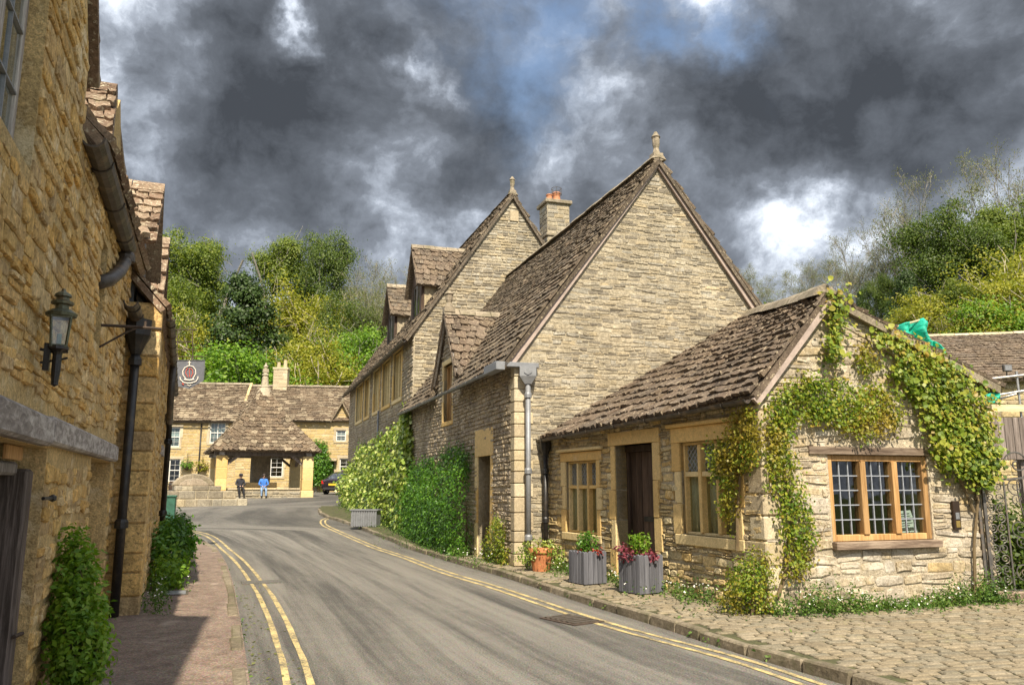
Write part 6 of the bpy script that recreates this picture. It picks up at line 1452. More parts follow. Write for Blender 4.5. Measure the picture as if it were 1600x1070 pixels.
# ------------------------------------------------------------------ right-hand yard: gate, screen, barn, scaffold
def gate():
    p0 = W_CG.P(3.25, .07, 0); p1 = p0+Vector((math.cos(math.radians(-4)), math.sin(math.radians(-4)), 0))*2.4; W = Wall(p0, p1); T = emp('iron_gate', 'ornate wrought iron gate full of scrolls at the right edge of the yard', 'gate', W.P(.6, 0, .1)); L = 1.15; z0, z1 = .22, 1.95
    f = MB(); f.bar(W.P(0, 0, z0), W.P(0, 0, z1-.25), .035, .035, W.n); f.bar(W.P(L, 0, z0), W.P(L, 0, z1+.1), .04, .04, W.n); f.bar(W.P(0, 0, z0), W.P(L, 0, z0), .03, .03); f.bar(W.P(0, 0, z1-.40), W.P(L, 0, z1-.30), .025, .025); f.bar(W.P(.26, 0, z0), W.P(.26, 0, z1-.4), .018, .018, W.n)
    f.build('gate_frame', M['gate_iron'], T)
    def scroll(cx, cz, r, a0, dr, turns=1.6, rad=.007):
        pts = []
        for i in range(22):
            t = i/21; a = a0+dr*turns*2*math.pi*t; q = r*(1-t*.85); pts.append(W.P(cx+q*math.cos(a), 0, cz+q*math.sin(a)))
        MB().tube(pts, rad, 5).build('scroll', M['gate_iron'], T)
    z = z0+.08; k = 0
    while z < z1-.45:
        scroll(.075, z+.05, .06, -1.57, 1 if k % 2 else -1); scroll(.185, z+.05, .06, -1.57, -1 if k % 2 else 1); z += .125; k += 1
    for cx in (.48, .92):
        z = z0+.15; k = 0
        while z < z1-.5:
            s = 1 if k % 2 else -1; scroll(cx+.08*s, z+.08, .11, -1.57, s, 1.5, .008); scroll(cx-.07*s, z+.18, .075, -1.57, -s, 1.4); z += .26; k += 1
        MB().tube([W.P(cx+.06*math.sin(t*5), 0, z0+(z1-.4-z0)*t) for t in np.linspace(0, 1, 16)], .009, 5).build('stem_bar', M['gate_iron'], T)
    for cx, r in ((.15, .14), (.45, .18), (.78, .22), (1.0, .15)): scroll(cx, z1-.18, r, 3.6, -1, 1.3, .011)
    # second leaf continues beyond the frame
    g = MB(); g.bar(W.P(L+.06, 0, z0), W.P(2.3, 0, z0), .03, .03); g.bar(W.P(L+.06, 0, z1-.40), W.P(2.3, 0, z1-.3), .025, .025); g.bar(W.P(2.3, 0, z0), W.P(2.3, 0, z1), .04, .04, W.n); g.build('gate_frame', M['gate_iron'], T)
    for z in np.arange(z0+.2, z1-.5, .3): scroll(1.5, z, .13, 0, 1, 1.5, .009); scroll(1.85, z+.1, .12, 1, -1, 1.5, .009)
    for q in np.arange(L+.2, 2.2, .28): scroll(q, z1-.15, .17, 3.6, -1, 1.3, .011)
    MB().bar(W.P(.0, .06, .14), W.P(2.4, .06, .12), .10, .16).build('threshold_beam', M['sill_wood'], emp('gate_threshold', 'low timber beam lying along the foot of the iron gate', 'beam', W.P(.6, .06, .1)), bev=.01)
    pl = MB().bar(W.P(-.06, -.02, .1), W.P(-.06, -.02, 1.9), .03, .03, W.n); pl.build('gate_post', M['gate_iron'], T)
    return W
W_G = gate()
def yard():
    # tall board screen behind the gate
    Y = 12.6; p0 = ray(1549, 680); p0 = Vector((p0.x/p0.y*Y, Y, 0)); W = Wall(p0, p0+Vector((1, .12, 0))); z1, z0 = W.uz(1560, 652)[1], W.uz(1560, 716)[1]
    T = emp('board_screen', 'weathered vertical board screen on posts beyond the iron gate', 'fence', W.P(1, 0, .0)); rg = random.Random(3); u = 0
    while u < 2.6:
        w = rg.uniform(.10, .15); MB().fb(W, u+.004, u+w-.004, rg.uniform(.0, .01), .03, z0-rg.uniform(0, .02), z1+rg.uniform(-.02, .02), rg.random()).build('board', M['board'], T, bev=.004); u += w
    for z in (z0+.12, z1-.12): MB().fb(W, 0, 2.6, -.06, -.005, z-.04, z+.04, .4).build('rail', M['board'], T)
    for u in (.5, 2.0): MB().fb(W, u, u+.1, -.16, -.062, 0, z1-.05, .3).build('post', M['board'], T)
    # barn behind
    Y = 24.; pa, pb = ray(1420, 560), ray(1760, 560); W = Wall((pa.x/pa.y*Y, Y, 0), (pb.x/pb.y*Y, Y-1.2, 0)); zr, ze = W.uz(1500, 545)[1]+1.0, W.uz(1560, 588)[1]
    T = emp('yard_barn', 'stone barn with a broad brown slate roof beyond the creeper gable', 'barn', W.P(4, -3, 0)); L = W.L
    w = wall_solid(W, -.1, [(0, ze-.1), (L, ze-.1)], [], .4).build('front_wall', M['mortar'], T); rubble(W, w, [(0, ze-.12), (L, ze-.12)], 1.5, [], (.12, .2), (.2, .5), M['rubble_warm'], 0, 66)
    zz = lambda px, py, n: W.uz(px, py, n)[1]
    zr = zz(1500, 524, -2.6)
    C = [W.P(0, .3, ze-.12), W.P(L, .3, ze-.12), W.P(L, -2.6, zr), W.P(0, -2.6, zr)]; r = slab(C, .08, 'roof', M['tile_cottage'], T); roof_tiles(C, r, 19, .26, M['tile_cottage'], 150, 67, .05, .8); ridge_row(C[3], C[2], r, M['quoin'], .45, .13, hgt=.03)
    C2 = [W.P(L, -5.5, ze-.12), W.P(0, -5.5, ze-.12), C[3], C[2]]; slab(C2, .08, 'back_roof', M['tile_cottage'], T)
    for a in (0, L-.4): MB().prism([W.P(a, -.41, 0), W.P(a, -.41, ze), W.P(a, -2.6, zr-.1), W.P(a, -5.2, ze), W.P(a, -5.2, 0)], W.u*.39).build('end_wall', M['mortar'], T)
    # scaffold tubes and boards in front of it
    Y = 17.; pa = ray(1530, 640); p0 = Vector((pa.x/pa.y*Y, Y, 0)); W = Wall(p0, p0+Vector((1, 0, 0))); T = emp('scaffold', 'galvanised tube scaffold with pale boards behind the board screen', 'scaffold', W.P(1, 0, 0))
    for px in (1588, 1640): u, zt = W.uz(px, 580); MB().tube([W.P(u, 0, 0), W.P(u, 0, zt)], .025, 8).build('standard', M['steel'], T)
    for (a, b), (c, d), n in (((1530, 594), (1650, 580), .04), ((1530, 622), (1650, 602), .05), ((1535, 632), (1650, 596), -.05)):
        u, z = W.uz(a, b); u2, z2 = W.uz(c, d); MB().tube([W.P(u, n, z), W.P(u2, n, z2)], .025, 8).build('ledger', M['steel'], T)
    u, z = W.uz(1545, 634); u2, z2 = W.uz(1660, 634)
    for k in range(3): MB().fb(W, u, u2, -.25*k-.30, -.25*k-.07, z-.03, z+.04).build('scaffold_board', M['plank_new'], T)
    MB().fb(W, u, u2, .055, .10, z-.13, z+.02).build('toe_board', M['plank_new'], T)
    # flood light on the tube
    u, z = W.uz(1571, 576); T = emp('flood_light', 'small grey flood lamp on top of the scaffold tube', 'lamp', W.P(u, .1, z-.1)); MB().fb(W, u-.09, u+.09, .02, .10, z-.07, z+.08).build('lamp_body', M['gate_iron'], T, bev=.01); MB().fb(W, u-.07, u+.07, .10, .108, z-.05, z+.06).build('lamp_glass', M['lead'], T); MB().tube([W.P(u, .0, z-.2), W.P(u, .04, z-.05)], .014, 6).build('lamp_stalk', M['gate_iron'], T)
    # green debris netting
    def net(name, label, rows, Y):
        P_ = [[(lambda r_: r_*(Y/r_.y)+Vector((0, 0, EYE)))(ray(x, y)) for x, y in row] for row in rows]; n = len(rows[0]); mb = MB(); K = 8; rg = random.Random(5)
        for i in range(len(rows)-1):
            for a in range(K+1 if i == len(rows)-2 else K):
                for j in range(n-1):
                    for b in range(K+1 if j == n-2 else K):
                        s, t = a/K, b/K; p = (P_[i][j]*(1-t)+P_[i][j+1]*t)*(1-s)+(P_[i+1][j]*(1-t)+P_[i+1][j+1]*t)*s
                        p = p+Vector((0, .10*math.sin(3*(i+s)+5*(j+t))+rg.uniform(-.012, .012), rg.uniform(-.008, .008))); mb.v.append(tuple(p)); mb.r.append(0)
        w = (n-1)*K+1; h = (len(rows)-1)*K+1
        mb.f = [(i*w+j, i*w+j+1, (i+1)*w+j+1, (i+1)*w+j) for i in range(h-1) for j in range(w-1)]; mb.mi = [0]*len(mb.f)
        o = mb.build(name, M['net'], None, smooth=True); tag(o, label, 'netting', 'green netting on the scaffold'); s = o.modifiers.new('thick', 'SOLIDIFY'); s.thickness = .01; return o
    net('debris_netting', 'torn green netting draped over the right slope of the creeper gable roof', [[(1388, 512), (1414, 505), (1440, 499)], [(1404, 524), (1426, 516), (1448, 514)], [(1434, 540), (1448, 532), (1460, 534)], [(1448, 556), (1462, 548), (1474, 552)], [(1462, 572), (1474, 564), (1484, 570)]], 11.2)
    net('debris_netting', 'scrap of green netting hanging at the scaffold behind the creeper', [[(1536, 606), (1546, 602), (1552, 608)], [(1538, 618), (1550, 616), (1562, 622)], [(1538, 632), (1548, 630), (1558, 630)]], 15.)
    T = emp('netting_pole', 'thin orange tipped pole holding up the torn green netting', 'pole', (0, 11.2, 3.5)); a = ray(1392, 513); b = ray(1441, 499); MB().tube([a*(11.2/a.y)+Vector((0, 0, EYE)), b*(11.2/b.y)+Vector((0, 0, EYE))], .016, 6).build('pole_shaft', M['plank_new'], T)
yard()

# ------------------------------------------------------------------ creepers and low plants
RG = np.random.default_rng(77)
def climbers():
    def stem(T, pts, r, W, n=.06):
        P_ = []
        for x, y in pts: q = W.hit(x, y, n); P_.append(q)
        MB().tube(P_, [r*(1-.7*i/len(P_)) for i in range(len(P_))], 6).build('stem', M['twig'], T)
    # climbing rose across the gable
    T = emp('climbing_rose', 'green and russet climbing rose trained across the cottage gable and corner', 'climbing plant', W_CG.P(.1, .2, .1))
    polys = [[(1192, 640), (1214, 606), (1250, 590), (1290, 594), (1330, 604), (1372, 606), (1400, 640), (1392, 672), (1335, 684), (1290, 660), (1238, 658), (1214, 672)],
             [(1192, 650), (1222, 650), (1226, 690), (1205, 710), (1190, 690)], [(1190, 700), (1222, 690), (1238, 752), (1256, 800), (1262, 860), (1240, 896), (1216, 900), (1224, 850), (1212, 800), (1200, 760)],
             [(1326, 548), (1356, 545), (1362, 580), (1342, 588)]]
    p, n = wall_cover(W_CG, polys, 6800, .15, RG, 9, .055); leaves('rose_leaves', p, n, (.030, .060), M['lf_rose'], T, RG, kind=None, jitter=.8)
    p, n = wall_cover(W_CF, [[(1150, 652), (1188, 636), (1198, 660), (1196, 720), (1172, 740), (1150, 710)], [(1146, 700), (1166, 700), (1162, 760), (1150, 830), (1140, 800)], [(1120, 690), (1150, 700), (1146, 760), (1128, 750)]], 3600, .16, RG, 8, .05); leaves('rose_leaves', p, n, (.028, .055), M['lf_rose'], T, RG, kind=None, jitter=.8)
    stem(T, [(1215, 935), (1232, 880), (1238, 800), (1222, 720), (1216, 660), (1250, 600), (1320, 590)], .025, W_CG); stem(T, [(1240, 890), (1275, 850), (1255, 780)], .012, W_CG); stem(T, [(1152, 860), (1152, 800), (1158, 720), (1180, 660)], .022, W_CF); stem(T, [(1235, 640), (1300, 640), (1385, 650)], .014, W_CG)
    for s in ([(1232, 900), (1268, 868), (1290, 820)], [(1228, 905), (1250, 870), (1275, 862)]): stem(T, s, .009, W_CG, .1)
    # vine with big pale leaves
    T = emp('yellow_vine', 'yellow green vine with large leaves cascading down the right side of the gable', 'climbing plant', W_CG.P(3.3, .2, .1))
    polys = [[(1282, 462), (1300, 455), (1312, 480), (1308, 520), (1300, 575), (1282, 560), (1288, 510)], [(1362, 515), (1385, 522), (1402, 546), (1374, 560), (1355, 540)], [(1395, 536), (1440, 550), (1490, 580), (1528, 618), (1540, 668), (1544, 730), (1524, 738), (1500, 728), (1462, 738), (1442, 690), (1436, 655), (1408, 620), (1385, 590)], [(1488, 700), (1540, 700), (1536, 755), (1512, 760), (1490, 740)]]
    p, n = wall_cover(W_CG, polys, 5600, .20, RG, 5, .075); leaves('vine_leaves', p, n, (.026, .080), M['lf_vine'], T, RG, kind=None, nparts=300, pname='vine_leaf', jitter=.45, aspect=.85)
    for s in ([(1524, 930), (1522, 850), (1530, 760), (1500, 660), (1440, 590), (1380, 545), (1300, 500)], [(1522, 800), (1480, 700), (1450, 640)], [(1526, 780), (1545, 700), (1530, 620)], [(1500, 720), (1470, 680), (1440, 680)], [(1525, 760), (1505, 700), (1490, 640)]): stem(T, s, .02, W_CG)
    # variegated ivy on the tall house
    T = emp('variegated_ivy', 'cream and green variegated ivy covering the street wall of the tall house', 'ivy', W_BF.P(10, .4, .3))
    def bulge(x, y): return .10+.50*max(0, min(1, (y-665)/110))*(.5 if x < 575 else 1 if x < 620 else .6)
    polys = [[(556, 800), (552, 740), (564, 704), (590, 690), (612, 680), (634, 655), (640, 645), (646, 655), (648, 740), (650, 850), (622, 838), (590, 822)], [(633, 690), (636, 640), (644, 640), (646, 700)]]
    p, n = wall_cover(W_BF, polys, 11000, .4, RG, 7, .14, bulge=bulge); leaves('ivy_leaves', p, n, (.09, .17), M['lf_ivy'], T, RG, kind=None, jitter=.55, aspect=.85)
    q = W_BF.P(3.0, .4, .5); pts = []; e = [(W_BF.P(u, .25, gz(W_BF.P(u, 0, 0).y)+z), (.32, .6, .9)) for u, z in ((3.2, .7), (2.2, .9), (4.5, .6), (6.2, .5), (8.5, .4))]
    p, n = blob_pts(e, 4500, RG, 7, .10); leaves('ivy_leaves', p, n, (.09, .16), M['lf_ivy'], T, RG, kind=None, aspect=.85)
    stem(T, [(600, 810), (598, 760), (604, 700)], .05, W_BF, .1); stem(T, [(640, 840), (641, 740), (640, 660)], .04, W_BF, .08)
    # two dark bushes against the big house
    for nm, lb, pls, th in (('wall_bush', 'dark green rounded bush against the big house, right beside its door', [[(690, 740), (700, 708), (722, 698), (740, 706), (742, 780), (744, 872), (700, 872), (676, 840), (676, 770)]], .42), ('wall_bush', 'dark green rounded bush against the big house, next to the variegated ivy', [[(648, 740), (668, 722), (684, 716), (690, 760), (690, 850), (650, 846), (644, 790)]], .36)):
        xs = [x for pl in pls for x, _ in pl]; T = emp(nm, lb, 'bush', W_AF.hit(sum(xs)/len(xs), 860, .3), 'bushes against the big house')
        def bl(x, y): return .12+th*max(.2, min(1, (y-700)/80))
        p, n = wall_cover(W_AF, pls, 8500, th, RG, 8, .085, bulge=bl); leaves('foliage', p, n, (.045, .085), M['lf_dark'] if 0 else M['lf_bush'], T, RG, kind=None)
        u = W_AF.u.dot(T.location-W_AF.p0); MB().tube([W_AF.P(u, .06, 0), W_AF.P(u+.1, .06, .6), W_AF.P(u, .06, 1.2)], [.025, .02, .01], 6).build('stem', M['twig'], T)
    T = emp('slender_climber', 'thin pale climber growing up the wall between the big house door and the lead pipe', 'climbing plant', W_AF.P(9, .1, .1))
    p, n = wall_cover(W_AF, [[(772, 880), (768, 850), (776, 810), (794, 812), (796, 850), (802, 880)]], 1300, .2, RG, 6, .05); leaves('foliage', p, n, (.035, .07), M['lf_vine'], T, RG, kind=None); stem(T, [(783, 885), (784, 850), (788, 815)], .012, W_AF)
    # corner shrub
    b = G(1178, 962, .1)+Vector((.02, .12, 0)); T = emp('corner_shrub', 'bushy green and russet shrub at the foot of the cottage corner', 'shrub', b)
    p, n = blob_pts([(b+Vector((0, 0, .40)), (.26, .26, .20)), (b+Vector((-.05, .02, .18)), (.30, .26, .18)), (b+Vector((.12, .06, .55)), (.16, .16, .12))], 2600, RG, 6, .05, .4); leaves('foliage', p, n, (.022, .048), M['lf_rose'], T, RG, kind=None); MB().tube([b, b+Vector((.03, 0, .3)), b+Vector((.05, .02, .6))], [.025, .02, .008], 6).build('stem', M['twig'], T)
    # plants seen through the gate
    for k, (x, y, h, m) in enumerate(((.5, -.7, 1.0, 'lf_mid'), (1.3, -.9, 1.1, 'lf_bright'), (2.0, -.7, .8, 'lf_dark'), (.2, -1.4, .7, 'lf_yellow'))):
        c = W_G.P(x, y, 0); T = emp('garden_shrub', ('mid green shrub just inside the left side of the iron gate', 'tall bright green shrub behind the middle of the iron gate', 'dark shrub behind the right side of the iron gate', 'yellowish low shrub at the wall end behind the iron gate')[k], 'shrub', c); p, n = blob_pts([(c+Vector((0, 0, h*.5)), (.5, .4, h*.5)), (c+Vector((.2, .1, h*.9)), (.35, .3, h*.4))], 2600, RG, 7, .07, .5); leaves('foliage', p, n, (.05, .10), M[m], T, RG, kind=None); MB().tube([c, c+Vector((0, 0, h))], .03, 6).build('stem', M['bark'], T)
    # glossy bush on the left footway
    b = W_L.P(0, 0, 0); c = G(139, 1095, .1); c = Vector((c.x, c.y, .1)); u = W_L.u.dot(c-W_L.p0); c = W_L.P(u, .24, .1)
    T = emp('glossy_bush', 'tall bright glossy bush growing out of the left footway by the blocked doorway', 'bush', c)
    e = [(c+Vector((0, 0, .30)), (.17, .20, .30)), (W_L.P(u+.15, .19, .60), (.15, .22, .26)), (W_L.P(u+.3, .15, .86), (.11, .19, .20)), (W_L.P(u+.35, .11, 1.06), (.05, .09, .13)), (W_L.P(u+.65, .17, .38), (.12, .22, .28))]
    p, n = blob_pts(e, 6500, RG, 7, .038, .45); leaves('foliage', p, n, (.035, .065), M['lf_bright'], T, RG, kind=None, aspect=.5)
    st = MB()
    for k in range(6): st.tube([c+Vector((.03*k-.08, .02*k-.05, -.02)), c+Vector((.03*k-.08, .03*k-.05, .42)), W_L.P(u+.27, .10+.012*k, .80+.03*k)], [.012, .010, .004], 5)
    st.build('stem', M['twig'], T)
    for px, py, s, lb, nl, m in ((246, 908, (.20, .62, .44), 'green bush leaning on the far left house near the cable cabinet', 3800, 'lf_bush'), (240, 925, (.17, .36, .17), 'low round plant in front of the leaning bush on the left', 1100, 'lf_bright')):
        c = G(px, py, .1)+Vector((0, .5, 0)); T = emp('footway_bush', lb, 'bush', c); p, n = blob_pts([(c+Vector((0, 0, s[2])), s), (c+Vector((-.1, .3, s[2]*1.5)), (s[0]*.7, s[1]*.6, s[2]*.6))], nl, RG, 7, .06, .5); leaves('foliage', p, n, (.05, .09), M[m], T, RG, kind=None); MB().tube([c, c+Vector((0, .1, s[2]*1.3))], .025, 6).build('stem', M['twig'], T)
    # weeds and daisies: nobody could count these
    pts = []; nr = []; fl = []; r = random.Random(9)
    def tuft(q, n, s, h):
        for _ in range(n): a = r.uniform(0, 6.28); k = abs(r.gauss(0, s)); pts.append(q+Vector((k*math.cos(a), k*math.sin(a), abs(r.gauss(0, h))))); nr.append((math.cos(a), math.sin(a), 1.))
    for k in range(300):       # daisy strip along the gable
        t = r.random(); q = W_CG.P(-.05+3.45*t, .06+abs(r.gauss(0, .16)), .08); h = .13*(.8+.4*math.sin(t*9)); tuft(q, 26, .06, h)
        for _ in range(r.choice([0, 0, 0, 1])): fl.append(q+Vector((r.gauss(0, .07), r.gauss(0, .07), h*r.uniform(.8, 1.9))))
    for k in range(230):       # along the cottage front
        t = r.random(); q = W_CF.P(.3+(W_CF.L-.3)*t, .08+abs(r.gauss(0, .22)), .08); q.z = gz(q.y)+.08; h = .10 if t < .8 else .13; tuft(q, 20, .07, h)
        if r.random() < .35: fl.append(q+Vector((0, 0, h*1.7)))
    for k in range(170):       # against the big house and below the ivy
        t = r.random(); q = W_AF.P(W_AF.L*t, .15+abs(r.gauss(0, .35)), 0); q.z = gz(q.y)+.09; tuft(q, 14, .10, .08)
        if t > .82 and r.random() < .7: fl.append(q+Vector((r.gauss(0, .1), 0, .2)))
    for k in range(150):
        t = r.random(); q = W_BF.P(3+12.8*t, .4+abs(r.gauss(0, .3)), 0); q.z = gz(q.y)+.09; tuft(q, 12, .14, .08)
    for k in range(60): q = W_G.P(r.uniform(0, 2.3), r.uniform(-.3, .25), .09); tuft(q, 16, .08, .06)
    for k in range(90):        # foot of the left houses
        t = r.random(); q = W_L2.P(-.3+4.2*t**.8, .10+abs(r.gauss(0, .13)), .09); tuft(q, 18, .07, .12)
        if r.random() < .3: fl.append(q+Vector((0, 0, .2)))
    for k in range(46):        # in the kerb joints
        y = r.uniform(6.5, 24) if k % 3 else r.uniform(6, 17); q = Vector((lerp_line(KR if k % 3 else KL, y)+(.03 if k % 3 else 0), y, gz(y)+(.02 if k % 3 else .01))); tuft(q, 12 if k % 3 else 5, .05 if k % 3 else .03, .03)
    for k in range(60): t = r.random(); y = r.uniform(8, 15); q = Vector((lerp_line(KR, y)+.2+r.random()*1.0, y, .085)); tuft(q, 5, .05, .015)
    leaves('weeds', [tuple(p) for p in pts], nr, (.022, .050), M['lf_weed'], None, RG, kind='stuff', aspect=.5)
    n = len(fl); leaves('daisies', [tuple(p) for p in fl for _ in range(3)], [(0, -.5, 1)]*(3*n), (.011, .020), M['daisy'], None, RG, kind='stuff', aspect=1.2)
    pts = [(lambda y: (lerp_line(KL, y)+abs(r.gauss(.12, .2)), y, .006))(r.uniform(6.4, 13)) for _ in range(130)]+[tuple(W_CG.P(r.uniform(0, 3.5), r.uniform(.5, 1.1), .112)) for _ in range(30)]
    leaves('fallen_leaves', pts, [(0, 0, 1)]*len(pts), (.02, .06), M['lf_bud'], None, RG, kind='stuff', jitter=.3)
climbers()

# ------------------------------------------------------------------ trees
def grow(seed, H, r0, first, nb, spread, levels, wob=.12, up=.15, ratio=.62, cone=False):
    rg = random.Random(seed); segs = []; tips = []
    def branch(p, d, L, r, lev):
        n = 5 if lev == 0 else 4 if lev == 1 else 3 if lev == 2 else 2; pts = [p]; cur = p.copy(); dd = d.copy()
        for i in range(n):
            dd = (dd+Vector((rg.gauss(0, wob), rg.gauss(0, wob), rg.gauss(0, wob)+up*(lev > 0)))).normalized(); cur = cur+dd*(L/n); pts.append(cur.copy())
        segs.append((pts, [r*(1-.72*i/n) for i in range(n+1)], lev))
        if lev == levels: tips.append((pts[-1], dd)); tips.append((pts[-2], dd)); return
        k = nb[lev]
        for i in range(k):
            t = first+(1-first)*(i+rg.random()*.8)/k if lev == 0 else .25+.75*(i+rg.random())/k
            t = min(t, .99); j = int(t*n); q = pts[j].lerp(pts[min(j+1, n)], t*n-j); a = rg.uniform(0, 6.283) if lev else i*2.4+rg.uniform(-.5, .5)
            bx = Vector((math.cos(a), math.sin(a), 0)); ax = (d.cross(bx)); ax = ax.normalized() if ax.length > .01 else Vector((1, 0, 0))
            sp = spread*rg.uniform(.7, 1.25); nd = (d*math.cos(sp)+(bx-d*d.dot(bx)).normalized()*math.sin(sp)).normalized() if lev == 0 else (dd*math.cos(sp)+(Matrix.Rotation(a, 3, dd)@dd.orthogonal().normalized())*math.sin(sp)).normalized()
            ln = L*ratio*(rg.uniform(.75, 1.15))*((1.30-t*1.2) if cone and lev == 0 else (1.05-.35*t)); branch(q, nd, ln, r*(1-.72*t)*.62, lev+1)
    branch(Vector((0, 0, -.3)), Vector((0, 0, 1)), H*.92, r0, 0)
    return segs, tips
TREE = {}
def tree_kind(name, seed, H, r0, first, nb, spread, levels, leafmat, nleaf, size, bark, cs, minr=.010, aspect=.7, env=None, nclump=0, **k):
    segs, tips = grow(seed, H, r0, first, nb, spread, levels, **k); tr = MB(); tw = MB(); rg = np.random.default_rng(seed)
    def inside(q, m=1.0):
        cz, rx, rz = env; v = (np.asarray(q)-np.array([0, 0, cz*H]))/np.array([rx*H, rx*H, rz*H]); d = np.linalg.norm(v, axis=-1)
        a = np.arctan2(v[..., 1], v[..., 0]); lump = 1+.16*np.sin(3*a+seed)+.13*np.sin(5*v[..., 2]*2+2*a+seed*2)+.09*np.sin(9*a-6*v[..., 2])
        return d < lump*m
    for pts, rad, lev in segs:
        if env and lev > 0 and not inside(tuple(pts[-1]), 1.08): continue
        rad = [max(minr*(1.6 if lev <= 2 else 1), r) for r in rad]
        (tr if lev <= 1 else tw).tube(pts, rad, 7 if lev == 0 else 5 if lev == 1 else 3, cap=False)
    root = bpy.data.objects.new(name, None); COL.objects.link(root)
    tr.build('trunk', M[bark], root)
    if tw.v: tw.build('twigs', M[bark], root, kind='stuff')
    cl = [np.array(p) for p, d in tips if not env or inside(tuple(p), .98)]
    if env:
        cz, rx, rz = env
        while len(cl) < nclump:
            d = rg.normal(0, 1, 3); d /= np.linalg.norm(d); q = np.array([0, 0, cz*H])+d*np.array([rx, rx, rz])*H*(.45+.6*rg.random()**.6)
            if inside(q): cl.append(q)
    per = max(1, nleaf//max(1, len(cl))); P = []; N_ = []
    for c in cl:
        c = c+rg.normal(0, cs*.3, 3); s = cs*rg.uniform(.7, 1.4); q = c+rg.normal(0, s, (per, 3))*np.array([1, 1, .62]); P.append(q)
        o = (q-c)/s; o[:, 2] = np.abs(o[:, 2])+.5; N_.append(o)
    P = np.concatenate(P); N_ = np.concatenate(N_); leaves('crown', P, N_, size, M[leafmat], root, rg, kind=None, aspect=aspect)
    zt = np.percentile(P[:, 2], 99.5); TREE[name] = (root, zt, np.percentile(np.abs(P[:, 0]), 97)); return root
